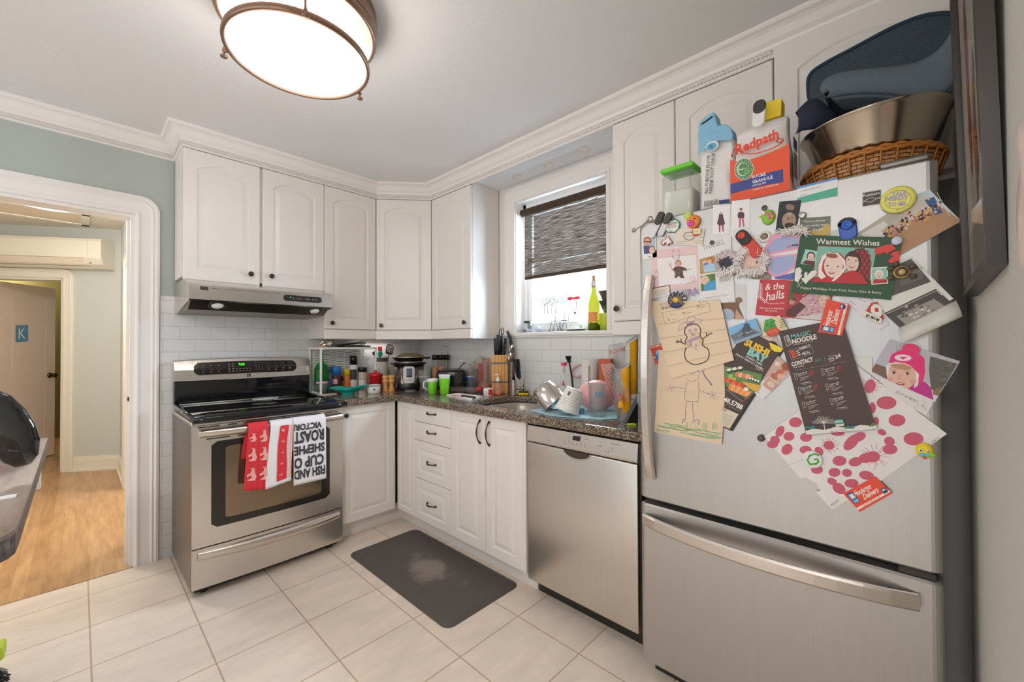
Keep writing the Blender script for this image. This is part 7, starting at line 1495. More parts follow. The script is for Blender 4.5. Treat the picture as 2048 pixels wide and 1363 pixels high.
def a_owl(A_): A_.text('YOU WILL', (1302,697), (1322,691), 4, '#f3e4da', .02); A_.ell(1318,711,9,11,'#2f6fae'); A_.ell(1319,705,7,6,'#7fc3dc'); A_.ell(1321,706,5,3.5,'#efe9e2'); A_.line([(1315,706),(1323,705)], 2, '#33262a'); A_.ell(1309,714,2.5,2,'#e9b13a')
paper('valentine_card', 'small red card reading YOU WILL with a round blue figure', 'card', ((1299.6,692.8),(1326,685),(1332,724),(1310.6,728)), '#d0432f', 1, a_owl)
def a_low(A_):
    PEN = '#8b6f86'; A_.hand([(1370,745),(1378,738),(1384,748),(1393,742),(1401,745)], .9, PEN); A_.hand([(1372,757),(1381,762),(1396,758),(1398,748)], .8, PEN)
    A_.hand([(1405,740),(1410,752),(1418,762),(1424,770)], 2.4, '#9b7aa0'); A_.hand([(1374,762),(1371,780),(1369,798),(1384,803),(1396,802)], .8, PEN); A_.hand([(1396,762),(1398,780),(1395,806)], .8, PEN)
    A_.hand([(1371,777),(1350,774),(1342,776)], .8, PEN); A_.hand([(1398,779),(1412,785),(1424,790)], .8, PEN)
    for x, y in ((1342,776),(1426,790)): 
        for g in range(6): a = g*PI/3+.3; A_.line([(x,y),(x+11*math.cos(a),y+9*math.sin(a))], .7, '#a989a5'); A_.k -= 1
    A_.k += 1; A_.hand([(1373,802),(1371,820),(1370,838),(1365,845)], .9, PEN); A_.hand([(1385,803),(1386,822),(1388,840)], .9, PEN); A_.hand([(1364,845),(1366,839),(1372,838)], .9, PEN); A_.hand([(1383,846),(1390,840),(1398,840),(1396,849)], .9, PEN)
    for k in range(34): x = 1312+random.random()*110; y = 842+(x-1310)*.12+random.random()*20; A_.hand([(x,y),(x+12,y+1.5+random.random()*2),(min(1442,x+26),y+4)], 1.3, random.choice(('#8fb98a','#7fb07c','#a6c79b'))); A_.k -= 1
    A_.k += 1
    for k in range(16): x = 1365+random.random()*70; A_.line([(x,858),(x+1,842+random.random()*6)], .7, '#8fb98a'); A_.k -= 1
    A_.k += 1; A_.line([(1316,779),(1449,787)], .8, '#cdb497')
paper('child_drawing', 'kraft paper drawing of a tall figure standing on green grass', 'drawing', ((1318,700),(1447,700),(1450,787),(1443.7,888.6),(1309,863.6)), KR, 6, a_low)
def a_snow(A_):
    f = lerp2(((1298,602),(1440,600),(1468,720),(1342.5,757))); INK_ = '#4a3f38'; PU = '#b49ab0'
    A_.text('ROLL A', (1321,612), (1347,606), 6.5, '#8d7a6c'); A_.text('SNOWMAN', (1323,620), (1362,612), 6.5, '#4c4038', .02)
    A_.text('KIRA', (1362,596), (1398,588), 15, '#8a6fa8', 0)
    A_.line([(1324,625),(1418,606),(1421,622),(1331,648)], .6, '#7d6c5e', True)
    for x, y, n_ in ((1333,630,1),(1336,640,5),(1366,627,4),(1395,615,6),(1398,604,3)):
        for q_ in range(n_): A_.ell(x+(q_ % 2)*3, y-(q_//2)*2.4, .8, .8, '#3c342e', 0, 8)
        A_.line([(x+7,y-1),(x+17,y-3)], .7, '#9d8a78')
    for k in range(4): A_.line([f(0,.3+.18*k), f(1,.3+.18*k)], .9, '#c9b092')
    A_.line([(1356,661),(1366,655),(1384,650),(1402,644),(1403,638),(1390,637),(1388,632),(1376,634),(1374,642),(1359,650),(1356,661)], .9, PU); A_.line([(1373,648),(1388,642)], 3, '#a082a8')
    body = [(1378,715),(1389,727),(1403,727),(1416,721),(1419,708),(1412,694),(1405,690),(1406,678),(1400,672),(1401,660),(1395,648),(1382,646),(1371,653),(1368,664),(1373,674),(1371,684),(1374,692),(1370,702),(1371,714)]
    body = [(1385,647),(1396,650),(1401,660),(1400,671),(1406,680),(1405,690),(1415,697),(1418,708),(1414,720),(1400,727),(1386,728),(1373,720),(1369,708),(1371,697),(1374,690),(1370,682),(1374,674),(1369,665),(1371,655),(1378,649),(1385,647)]
    A_.hand(body, 1.7, INK_)
    A_.hand([(1405,677),(1414,671),(1420,667)], 1.4, INK_); A_.line([(1413,671),(1412,664)], 1.4, INK_); A_.line([(1416,669),(1425,665)], 1.4, INK_)
    A_.hand([(1370,688),(1362,684),(1353,681)], 1.8, INK_); A_.line([(1362,684),(1362,677)], 1.6, INK_); A_.line([(1358,683),(1352,685)], 1.6, INK_)
    for x, y in ((1379,661),(1390,659)): A_.ell(x, y, 2.6, 3.6, PU); A_.ell(x, y, 1.4, 2.2, '#cdb3bd')
    A_.line([(1384,664),(1383,667),(1386,667)], .7, INK_); A_.hand([(1381,672),(1386,670),(1391,668)], .8, '#a06a6a'); A_.poly([(1374,680),(1397,671),(1399,676),(1383,682),(1382,692),(1378,692),(1379,683),(1375,684)], '#b48fa8')
    A_.ell(1374,691,2.4,4.5,'#d8b878'); A_.ell(1401,683,3,5,'#d8b878'); A_.ell(1391,689,1.4,2.4,'#b79cb0'); A_.ell(1391,697,1.4,2.4,'#b79cb0')
paper('snowman_drawing', 'folded kraft sheet with a marker-drawn snowman held by the crab magnet', 'drawing', ((1298,602),(1440,600),(1468,720),(1342.5,757)), '#e0c8aa', 9, a_snow)
def a_post(A_): A_.poly([(1460,671),(1475,664),(1485,655),(1490,649),(1493,644),(1496,650),(1504,657),(1512,661),(1523,664),(1524,668),(1471,688)], '#6b7884'); A_.poly([(1478,668),(1487,656),(1494,650),(1503,659),(1510,665),(1490,674)], '#55606a'); A_.line([(1493,646),(1492,638)], 1.2, '#4d5862'); A_.poly([(1486,655),(1489,647),(1498,646),(1501,655),(1508,660),(1482,664)], '#49545e'); [A_.ell(1478+5*k, 668-1.6*k+random.random()*4, 3, 1.6, random.choice(('#8b959c','#3f4a53','#a8aeb0')), -15, 8) for k in range(9)]; A_.poly([(1466,683),(1524,663),(1525,668),(1469,689)], '#8fa5b8')
paper('postcard', 'blue postcard of a rocky island abbey', 'postcard', ((1456,656),(1511,635.6),(1525,668),(1469,689)), '#7fb2dc', 8, a_post)
def a_sushi(A_):
    A_.text('SUSHI', (1487,688), (1535,712), 13, '#efc02a', .05); A_.text('BAY', (1494,707), (1530,727), 15, '#8cc8c2', .05)
    A_.text('JAPANESE CUISINE', (1491,713), (1523,731), 4, '#e6dfd8', .01); A_.text('DINE IN | TAKE-OUT | DELIVERY', (1471,709), (1526,740), 4, '#e6dfd8', .01); A_.text('L.L.B.O.', (1512,737), (1526,743), 4, '#e6dfd8', .01)
    A_.poly([(1538,684),(1566,696),(1562,704),(1550,703),(1542,697)], '#eccf2e')
    A_.poly([(1448,732),(1475,736),(1524,748),(1522,765),(1509,784),(1494,798),(1452,772)], '#5f8a4c')
    for k in range(9): A_.ell(1455+random.random()*14, 750+random.random()*12, 4, 3, random.choice(('#b9cf4a','#9fc04a')), 20)
    for k in range(3): A_.ell(1459+11*k, 742-2*k, 5.5, 4, '#2b332c', -10); A_.ell(1458+11*k, 739-2*k, 5, 3, '#e9dfc9', -10)
    for k in range(5): A_.ell(1474+7*k, 748+1.5*k, 4.2, 5.5, ('#d9805c','#eab191')[k % 2], 30)
    for k in range(4): A_.ell(1500+5.5*k, 757+2*k, 3.6, 3.6, '#2b332c'); A_.ell(1500+5.5*k, 756+2*k, 2.5, 2.4, '#ece6da')
    for k in range(7): A_.ell(1453+5.2*k, 758+2.2*k, 4.2, 5, ('#cf4b2f','#e2683f')[k % 2], 40)
    A_.poly([(1482,762),(1522,770),(1514,784),(1500,777)], '#e0a94e')
    for k in range(8): A_.ell(1461+5*k, 773+2.0*k, 3.4, 8, ('#ee8a4e','#f3a873')[k % 2], 18+5*k)
    A_.ell(1492,778,5,4,'#e9e4da'); A_.line([(1485,803),(1502,787)], 1.5, '#c03a40'); A_.line([(1452,778),(1484,802)], .7, '#c9beb4')
    A_.text('48.5788', (1446,801), (1483,819), 9.5, '#eae2da', .03); A_.text('www. weekly menu, dine more', (1450,808), (1478,822), 2.6, '#b7aca2')
    A_.poly([(1442,812),(1477,828),(1459,857),(1443,850)], '#d3c8b2'); A_.text('THE', (1443,820), (1452,824), 6, '#b04a38', .02)
    for k in range(6): A_.line([(1445,827+4*k),(1466-1.5*k,834+4*k)], .8, '#8f8474')
paper('folded_menu', 'second sushi menu sheet peeking out beneath the first', 'menu', ((1474,690),(1568,700),(1465,862),(1448,855)), '#2a2422', 3)
paper('sushi_menu', 'dark takeout menu with sushi photos left of the brown menu', 'menu', ((1474,686),(1519,672),(1565,695),(1461,860),(1443,850),(1440,740)), '#4b3a36', 5, a_sushi)
def a_strip(A_):
    A_.poly([(1556.5,711),(1585,739.6),(1545,780),(1523,753)], '#c9a79a'); A_.ell(1572,733,9,8,'#a8553c',30); A_.ell(1560,744,9,6,'#c4705a',-20); A_.ell(1549,752,8,6,'#b86a4f',30); A_.ell(1562,752,8,5,'#e3b49c',0); A_.ell(1555,727,5,4,'#e9d3c6')
    A_.poly([(1537,755),(1558,768),(1543,783),(1524,768)], '#c99a86'); A_.line([(1537,754),(1559,768)], 1.2, '#e6dfdc'); A_.ell(1542,768,8,6,'#dcc0ae',30); A_.line([(1536,754),(1523,769)], 1.2, '#e6dfdc'); A_.line([(1513,783),(1520,787)], .7, '#7d8aa8')
paper('photo_strip', 'family photo strip poking out between the two dark menus', 'photo', ((1556.5,711),(1587,741),(1524.4,799.5),(1509,785)), '#dedad9', 4, a_strip)
paper('photo_strip', 'photo scrap behind the postcard and the food magnet', 'photo', ((1511,668),(1545,655),(1562,690),(1540,700)), '#c9b0a6', 2, lambda A_: (A_.ell(1535,672,11,8,'#e3cfc4',30), A_.ell(1546,688,10,6,'#2b2624',20)))
def a_deck(A_):
    W_ = '#ecdfdc'; A_.text('& the', (1530,580), (1568,577), 13, W_, .01, slant=.25); A_.text('halls', (1532,601), (1568,596), 17, W_, .012, slant=.3)
    A_.text('with boughs of holly', (1539,608), (1569,607), 3, W_); A_.text('With love from Paul, Anna,', (1518,617), (1568,618), 3.4, W_, .01); A_.text('Kira & Remy', (1531,622), (1554,623), 3.4, W_, .01)
    for x0, y0, x1, y1 in ((1521,566,1521,596), (1519,590,1535,605)):
        A_.line([(x0,y0),(x1,y1)], .8, W_)
        for k in range(8): t = k/8; x, y = x0+(x1-x0)*t, y0+(y1-y0)*t; A_.line([(x-4,y+3),(x,y),(x+4,y+3.5)], .9, W_); A_.k -= 1
        A_.k += 1
    A_.poly([(1580,560),(1672,568),(1650,642),(1571,633)], '#a33a38'); A_.poly([(1582,565),(1590,562),(1585,600),(1578,600)], '#4a6a44'); A_.poly([(1600,600),(1625,583),(1658,580),(1655,632),(1592,634)], '#c9a0a8')
    for k in range(50): A_.ell(1602+random.random()*50, 588+random.random()*42, 1.5, 1, random.choice(('#a8506a','#e6d3d8','#8b3a52'))); A_.k -= 1
    A_.k += 1; face(A_, 1648, 600, 12, '#dfc0b0', '#c39a82'); A_.poly([(1573,620),(1600,604),(1612,612),(1590,633),(1573,632)], '#5a3530'); A_.ell(1584,604,6,5,'#c08a80'); A_.ell(1588,598,4,3,'#4f3f39'); A_.poly([(1591,634),(1652,625),(1650,641),(1586,635)], '#cfcac6')
paper('holiday_card', 'red holiday card reading the halls with a photo of children at its right', 'card', ((1520,559),(1580,560),(1672,568),(1650,642),(1510.4,629)), '#bf3a44', 2, a_deck)
# pink mitten collage with wool
def a_mit(A_):
    A_.poly([(1528,500),(1540,470),(1556,467),(1600,472),(1598,498),(1572,503),(1548,508),(1534,508)], '#e6a0bc'); A_.poly([(1532,500),(1544,482),(1562,472),(1597,476),(1595,494),(1566,500),(1540,504)], '#a3acd2')
    A_.poly([(1531,520),(1548,511),(1594,507),(1591,535),(1570,550),(1548,554),(1536,545)], '#e6a0bc'); A_.poly([(1535,524),(1550,514),(1591,510),(1588,531),(1568,545),(1550,549),(1540,541)], '#a3acd2'); A_.hand([(1570,498),(1582,491),(1597,490)], 3.5, '#e3a3bf'); A_.poly([(1549,554),(1590,544),(1585,560),(1550,557)], '#5f6cb0')
paper('mitten_craft', 'paper craft of two blue mittens outlined in pink beside the green card', 'craft', ((1536,468),(1601,470),(1586,561),(1549,557),(1528,500)), '#e6dfe2', 4, a_mit)
def blob(name, label, cat, pts, X, r, h, n=260, seed=1, sheen=0):
    random.seed(seed); m = MB(); 
    for k in range(n):
        i = random.randrange(len(pts)-1); a, b = pts[i], pts[i+1]; t = random.random(); px = a[0]+(b[0]-a[0])*t+random.uniform(-1,1)*a[2]; py = a[1]+(b[1]-a[1])*t+random.uniform(-1,1)*a[2]
        p = at(px, py, 'x', X-random.random()*.008); g = random.random()*6.3; L_ = .008+.008*random.random(); q = Vector((0, math.cos(g)*L_, math.sin(g)*L_)); m.tube([p-q, p+Vector((-.002,0,.002)), p+q*.9+Vector((-.001,.002,0))], r, col(h, .95, gain=1.08), 4, caps=False)
    return m.build(name, label=label, cat=cat, kind=None)
blob('wool_trim', 'fluffy white wool trim of the craft face across the middle of the door', 'craft', [(1440,548,5),(1455,540,7),(1470,533,8),(1478,512,5),(1492,498,4),(1520,502,5),(1532,515,4),(1526,540,5),(1500,546,5),(1478,543,6)], FX-.008, .0016, '#e6dfdc', 420, 5)
blob('wool_trim', 'fluffy white wool edge above the mitten craft beside the dark photo', 'craft', [(1560,466,4),(1580,462,4),(1600,460,5),(1612,462,3)], FX-.007, .0016, '#e3dbd6', 90, 8)
def a_face(A_): A_.ell(1508,525,22,18,'#e3c0b2',-10); A_.ell(1514,524,2.5,3,'#5b4a48'); A_.ell(1515,524,1.2,1.5,'#b59c94')
paper('craft_face', 'pale pink round paper face inside the wool trim below the red clip', 'craft', ((1488,505),(1530,503),(1534,543),(1490,545)), '#e6cdc2', 4, a_face)
blob('fur_scrap', 'scruffy dark blue-grey wool scrap on the THANKS card', 'craft', [(1443,524,4),(1455,522,5),(1460,528,4),(1450,534,4)], FX-.010, .0016, '#55555e', 110, 6)
blob('wool_trim', 'loose pinkish white wool tuft at the upper right of the THANKS card', 'craft', [(1436,515,3),(1450,509,4),(1466,510,4),(1474,516,3)], FX-.010, .0015, '#dccbd0', 110, 7)
paper('grey_magnet_card', 'small olive grey card below the wool face', 'card', ((1503,541),(1541,538),(1543,560),(1498,557)), '#8f8672', 1, lambda A_: (A_.text('Pottery by hand', (1515,551), (1538,553), 3, '#cfc8b4'), A_.poly([(1503,541),(1510,541),(1503,557),(1498,557)], '#c3b09c')))
# right side
def a_class(A_):
    A_.poly([(1799,403),(1858,378),(1923,442),(1870,470)], '#c3cdd2'); A_.poly([(1803,420),(1851,392),(1880,420),(1830,452)], '#cfc4b6'); A_.poly([(1770,460),(1886,415),(1923,442),(1801,508),(1770,490)], '#b58a68')
    A_.poly([(1849,400),(1868,393),(1886,425),(1870,430)], '#3c5d8c'); A_.line([(1874,385),(1900,432)], 1, '#e3ebf2')
    for k in range(120):
        t = random.random(); x = 1768+t*115+random.uniform(-4,4); y = 468-t*58+random.uniform(-9,12); A_.ell(x, y, 3.0, 2.6, random.choice(('#3a2a26','#5a3c34','#b5642f','#c9877a','#d9a83a','#6b4a40','#dcc0ae','#2b2423')), 0, 10); A_.k -= 1
    A_.k += 1
    for k in range(40): t = random.random(); A_.ell(1770+t*112, 464-t*56+random.uniform(-6,6), 1.6, 1.8, '#dcb39e', 0, 8); A_.k -= 1
    A_.k += 1; A_.ell(1857,397,3,3,'#d9b09c'); A_.ell(1817,427,3,3,'#e2622c'); A_.ell(1820,424,2,2,'#2a2423')
paper('photo_mount', 'grey cardboard photo mount behind the class photo', 'mount', ((1712,468),(1800,410),(1838,436),(1760,500)), '#b5ae9e', 1, lambda A_: (A_.poly([(1722,468),(1768,442),(1790,462),(1745,485)], '#d6d3d0'), A_.line([(1728,466),(1750,480)], .8, '#a8b6cc')))
paper('group_photo', 'large group photo of seated people, its corner sticking out past the fridge edge', 'photo', ((1858,378),(1923,442),(1800,510),(1762,462)), '#b9b3a9', 2, a_class)
def a_warm(A_):
    A_.text('Warmest Wishes', (1632,487.5), (1759,491), 11, '#e8e4da', .012)
    A_.poly([(1635,490.5),(1755,496),(1738,569),(1622,563)], '#a8322f'); A_.poly([(1636,492),(1753,497),(1741,560),(1626,553)], '#7db8a6')
    A_.poly([(1695,512),(1712,497),(1728,496),(1737,508),(1743,525),(1738,570),(1705,566)], '#5a2e2c')
    for i in range(6):
        for j in range(7):
            if (i+j) % 2 == 0: A_.poly([(1712+5*i,500+8*j),(1717+5*i,500.5+8*j),(1716.5+5*i,508+8*j),(1711.5+5*i,507.5+8*j)], '#b02e30'); A_.k -= 1
    A_.k += 1; A_.ell(1706,523,17,22,'#4a2c26'); A_.ell(1704,526,13.5,17.5,'#e3c6b8'); [A_.ell(x,y,2,1.2,'#3b2520') for x, y in ((1697,519),(1712,521))]; A_.line([(1703,524),(1700,530)], .7, '#b58a7a'); A_.hand([(1697,532),(1703,535),(1709,533)], 1.4, '#a85a52'); A_.poly([(1690,512),(1700,503),(1716,506),(1722,520),(1712,514),(1698,512)], '#4a2c26')
    A_.poly([(1626,563),(1642,553),(1690,545),(1706,540),(1722,548),(1736,568)], '#bb2f34')
    A_.poly([(1635,530),(1645,509),(1660,503),(1680,506),(1692,518),(1692,540),(1678,553),(1668,563),(1650,556),(1635,556)], '#bf3134'); A_.poly([(1637,530),(1645,510),(1658,504),(1676,506),(1690,520),(1692,537),(1680,552),(1668,562),(1663,561),(1678,548),(1688,535),(1685,522),(1672,511),(1656,510),(1646,522),(1643,540),(1652,553),(1643,558),(1636,552)], '#ece4de')
    A_.ell(1667,531,19,24,'#e9cfc2',4); A_.ell(1664,511,12,5,'#9a5c40',8); [A_.ell(x,y,2.8,1.1,'#4a332c') for x, y in ((1655,531),(1676,533))]; A_.ell(1663,545,6.5,2.6,'#b85552'); A_.ell(1663,544,4.5,1.2,'#f1e6e0'); A_.line([(1665,535),(1663,539)], .8, '#c49a88')
    A_.poly([(1611,498),(1635,502),(1630,532),(1601,527)], '#9fd0c8'); face(A_, 1622, 513, 8, '#e3c3b6', '#6a2e30'); A_.poly([(1603,526),(1612,520),(1630,522),(1629,532)], '#6a2a30')
    A_.poly([(1741,535),(1776,533),(1776,567),(1743,569)], '#e6ded0'); A_.poly([(1743,537),(1774,535),(1774,565),(1745,567)], '#8cc4ae'); A_.poly([(1745,567),(1748,558),(1774,558),(1774,565)], '#b52f36'); face(A_, 1758, 549, 8, '#e6c8ba', '#e9e2dc')
    for c_, pts in (('#d8443f', [(1748,502),(1752,496),(1770,490),(1784,487),(1792,498),(1780,503),(1774,508),(1771,508),(1772,503),(1760,508),(1751,508)]), ('#d8443f', [(1776,521),(1783,515),(1787,512),(1782,511),(1781,507),(1788,503),(1799,501),(1799,520),(1790,526),(1780,526)]), ('#e6dfd8', [(1590,545),(1592,536),(1600,534),(1604,541),(1600,552),(1603,548),(1605,550),(1598,560),(1597,565),(1589,561)]), ('#e6dfd8', [(1602,557),(1609,554),(1608,548),(1611,543),(1615,545),(1614,551),(1622,542),(1631,540),(1634,545),(1628,553),(1616,562),(1612,568)])): A_.poly(pts, c_)
    A_.hand([(1606,562),(1598,568),(1594,572),(1596,574),(1599,570),(1594,566)], .7, '#e6dfd8')
    A_.text('Happy Holidays from Paul, Anna, Kira & Remy', (1601,577), (1763,587.5), 5.2, '#ddd8c8', .008)
paper('christmas_card', 'dark green card reading Warmest Wishes with two smiling children in red', 'card', ((1601,470),(1805,475),(1782,599.5),(1582,584)), '#2f5136', 8, a_warm)
# ultrasound strip with a curled bottom
X = FX-.006
A_ = Art(X-.0006); A_.m.prism([at(a, b, 'x', X) for a, b in ((1821,512),(1907,597),(1800,655),(1745,598),(1784,530))], (-.0006,0,0), A_.C('#dcd9d2'))
A_.poly([(1798,528),(1822,517),(1862,563),(1783,592),(1760,572)], '#55504c'); A_.poly([(1768,626),(1872,577),(1905,607),(1802,657)], '#4a4542'); A_.poly([(1793,632),(1868,597),(1890,612),(1812,649)], '#9a928b')
for k in range(40): A_.ell(1805+random.random()*72, 640-random.random()*30-0, 4, 2.4, random.choice(('#c9c2ba','#7d756f','#b0a8a0','#5d5652')), -25, 10); A_.k -= 1
A_.k += 1
for k in range(8): A_.line([(1800,560+3*k-10),(1845,548+3*k-14)], 1, random.choice(('#8a837c','#aaa39a'))); A_.k -= 1
A_.k += 1; A_.line([(1772,628),(1873,581)], .8, '#d9d4cc'); A_.line([(1873,580),(1884,590)], 1.4, '#e6e2da')
us = A_.m.build('ultrasound_print', label='curling strip of ultrasound pictures hanging over the right edge of the door', cat='print', fix='flat')
m = MB(); e0, e1 = at(1912,600,'x',X-.001), at(1797,656,'x',X-.001); dn = Vector((0, (at(1807,687,'x',X)-e1).y, (at(1807,687,'x',X)-e1).z))
m.surf(lambda u, v: e0.lerp(e1, v) + dn*u + Vector((-.022*math.sin(u*PI*.75),0,0)), 10, 4, col('#d3d0c8', .6, gain=1.08), thick=.0006); m.build('curled_end', us)
def a_let(A_): A_.line([(1700,600),(1712,610)], .7, '#6a665f'); A_.line([(1716,597),(1732,603)], .7, '#6a665f')
paper('letter', 'white folded letter behind the mum magnet', 'letter', ((1676,591),(1740,596),(1778,648),(1758,660)), '#dedbe0', 3, a_let)
def a_hen(f):
    def g(A_):
        A_.text('Henderson', f(.20,.38), f(.68,.38), 12, '#f3e6da', .015, slant=.25); A_.text('Delivers', f(.32,.66), f(.76,.66), 12, '#f3e6da', .015, slant=.25); A_.poly(rect(f,.0,.80,1,.90), '#ece0d6'); A_.text('HENDERSONBREWING.COM', f(.18,.885), f(.68,.885), 2.6, '#d0452f', .01)
        A_.poly(rect(f,.05,.10,.22,.62), '#2b3f66'); A_.poly(rect(f,.065,.15,.205,.42), '#6ea4cf'); A_.poly(rect(f,.09,.19,.18,.38), '#e6ded8'); A_.poly(rect(f,.07,.46,.20,.60), '#7fb3de')
        A_.poly(rect(f,.83,.60,.95,.85), '#2b3f66'); A_.poly(rect(f,.85,.64,.93,.72), '#c9d8e6')
    return g
q1 = ((1636,663.7),(1654,598),(1700,609),(1684,671)); 
paper('delivery_card', 'orange-red delivery card turned sideways above the brown menu', 'card', q1, '#e24b32', 13, a_hen(lerp2(q1)))
def a_splat(A_):
    RE = '#c4566c'
    for x, y, rx, ry, rt in ((1591,844,13,10,0),(1550,880,10,9,20),(1560,862,12,8,-60),(1578,872,11,9,0),(1545,888,11,8,0),(1574,898,12,10,-40),(1612,874,12,9,0),(1611,899,12,8,0),(1638,902,10,8,50),(1658,890,11,9,10),(1703,884,20,11,-45),(1718,873,14,9,-20),(1779,882,11,9,20),(1764,864,9,6,20),(1773,805,20,13,0),(1794,840,17,12,0),(1827,877,20,13,0),(1780,898,15,10,0),(1679,921,14,10,0),(1711,923,14,9,-10),(1732,915,16,10,-15),(1745,913,15,11,0),(1634,939,12,8,0),(1669,944,12,9,0),(1694,945,10,8,10),(1733,950,15,9,10),(1664,962,10,7,20),(1678,976,14,10,30),(1703,966,14,9,0),(1740,772,11,14,20),(1745,815,7,11,0),(1752,842,6,9,0),(1676,866,14,5,0)): A_.ell(x, y, rx, ry, RE, rt); A_.k -= 1
    A_.k += 1
    for cx, cy, r_ in ((1658,890,17),(1750,913,24),(1740,772,20)):
        for k in range(16): a = 2*PI*k/16+random.random()*.2; l = r_*(.9+.4*random.random()); A_.line([(cx+8*math.cos(a), cy+7*math.sin(a)), (cx+l*math.cos(a), cy+l*.85*math.sin(a))], .9, RE); A_.k -= 1
    A_.k += 1; A_.text('REMY', (1664,1012), (1679,1002), 5.5, '#8a827a'); A_.text('19, MAY', (1856,894), (1879,876), 5, '#8a827a'); A_.line([(1579,930),(1602,920)], .8, '#b5aca6')
paper('splatter_painting', 'white torn sheet with crimson paint blots and splatters', 'painting', ((1528,872),(1600,818),(1660,775),(1718,733),(1894,867),(1760,962),(1664,1018),(1631,982),(1641,980),(1633,966),(1612,954),(1601,956)), '#dfdad8', 5, a_splat)
paper('white_sheet', 'plain white sheet corner behind the noodle menu', 'paper', ((1700,713),(1744,714),(1744,748),(1722,733)), '#dcd9d2', 4)
def a_mn(A_):
    W_ = '#dcd3cc'; A_.line([(1568,673),(1576,670),(1583,687),(1574,692)], 1, W_, True); 
    for k, ch in enumerate('大碗麵'): A_.text(ch, (1572.5+1.9*k, 677+5.4*k), (1577.5+1.9*k, 675.5+5.4*k), 4, W_, .02)
    A_.text('MAGIC', (1583,677), (1622,668.5), 8.5, '#6fb0a8', .02); A_.text('NOODLE', (1585,687.5), (1634,676.5), 9, W_, .045); A_.text('CHINESE NOODLE HOUSE', (1587,690.5), (1626,682.5), 2, W_)
    A_.line([(1576,701.5),(1620,688.5),(1628,705.5),(1584,720)], .6, '#8fa8a0', True); A_.text('FAMILY', (1600,700), (1621,693), 5.6, W_, .01); A_.text('MEAL', (1605,710), (1621.5,706), 5.6, W_, .01)
    A_.poly([(1579,702),(1588,699),(1595,713),(1586,717)], '#d8493a'); 
    for k in range(3): A_.line([(1581+2.0*k,706+3.6*k),(1589+2*k,703+3.6*k)], .9, '#4a3834'); A_.line([(1592.5+1.8*k,702+4*k),(1597+1.8*k,700.5+4*k)], 2, W_)
    A_.text('CONTACT', (1584,732.5), (1627,721.5), 8, W_, .05); A_.hand([(1631,718),(1631,723),(1634,721),(1635,717),(1637,722),(1641,716),(1642,720)], .7, '#6fb0a8'); A_.text('THE OFFICE', (1588,736.5), (1608,732), 3, W_, .01)
    A_.line([(1591,740),(1690,723)], .5, '#a89a92'); A_.text('24', (1671,717), (1682,713), 7, W_, .04); A_.text('OPEN', (1656.5,720), (1668,717), 3.6, W_, .02); A_.text('HOURS', (1657,713.5), (1668,711), 2.2, W_); A_.text('DAY/NIGHT', (1658,723.5), (1670,720.5), 2.4, W_, .02); A_.line([(1649,715),(1652,725)], .5, '#a89a92')
    def blk(x, y, c, red):
        A_.line([(x,y),(x+4,y-1.2),(x+7,y+11),(x+3,y+12)], .6, W_, True); A_.text(c, (x+8,y+2), (x+27,y-3), 2.8, W_, .02); A_.text('Magic Noodle', (x+9,y+5.5), (x+27,y+.5), 2.4, W_, .01)
        for k in range(3): A_.line([(x+11+k*.8,y+8+3*k),(x+33-5*k+k*.8,y+4+3*k)], .8, '#b5aaa2')
        A_.line([(x+14,y+19),(x+32,y+16)], .9, W_); A_.text('o  11:00 AM - 11:00 PM', (x+15,y+23), (x+36,y+19), 2, W_)
        if red: 
            A_.line([(x+36+4.5*math.cos(a), y-2+4.5*math.sin(a)) for a in [-.3+PI*1.7*k/10+.5 for k in range(11)]], 1, '#d8493a'); A_.text('24', (x+33.5,y-.5), (x+38.5,y-1.5), 3, '#d8493a', .03)
    for x, y, c, r_ in ((1588,747,'Magic Noodle',1),(1596,775,'Richmond Hill',1),(1604,804,'Downtown',0),(1642,738,'North York',1),(1651,768,'Scarborough',0),(1660,797,'Midland Mall',0)): blk(x, y, c, r_)
    A_.poly([(1611,861),(1625,857),(1650,859),(1672,853),(1700,855),(1722,849),(1740,851),(1753,847),(1753,857),(1613,869)], '#dcd8d2'); A_.text('www.magicnoodle.ca', (1659,864.5), (1694,860), 3, '#6a5f58')
    A_.line([(1650,860),(1648,848),(1645,842)], 1.6, W_)
    for k in range(26): a = PI+PI*k/25; r_ = 12+6*random.random(); A_.line([(1647,846),(1647+r_*.5*math.cos(a)+random.uniform(-2,2),846+r_*.6*math.sin(a)),(1647+r_*1.35*math.cos(a),846+r_*.95*math.sin(a))], .45, W_); A_.k -= 1
    A_.k += 1; T_ = '#3f9a90'; A_.poly([(1667,842),(1673,838),(1681,837),(1688,840)], T_); A_.poly([(1669,842),(1686,840.5),(1686,844),(1670,845.5)], '#d6d2cc'); A_.poly([(1666,848),(1671,844.5),(1686,843),(1691,845.5)], T_); A_.poly([(1671,848),(1688,846.5),(1688,851),(1672,853)], '#d6d2cc')
    for x in (1612,1622,1692,1700): A_.poly([(x-3,857),(x,852),(x+5,850),(x+10,856)], '#2f7d78')
    A_.poly([(1738,853),(1744,845),(1750,846),(1753,850)], '#6f7a4c')
paper('noodle_menu', 'tall brown noodle restaurant menu in the middle of the door', 'menu', ((1557,662),(1683,636),(1753,857),(1613,869)), '#4c3a35', 11, a_mn)
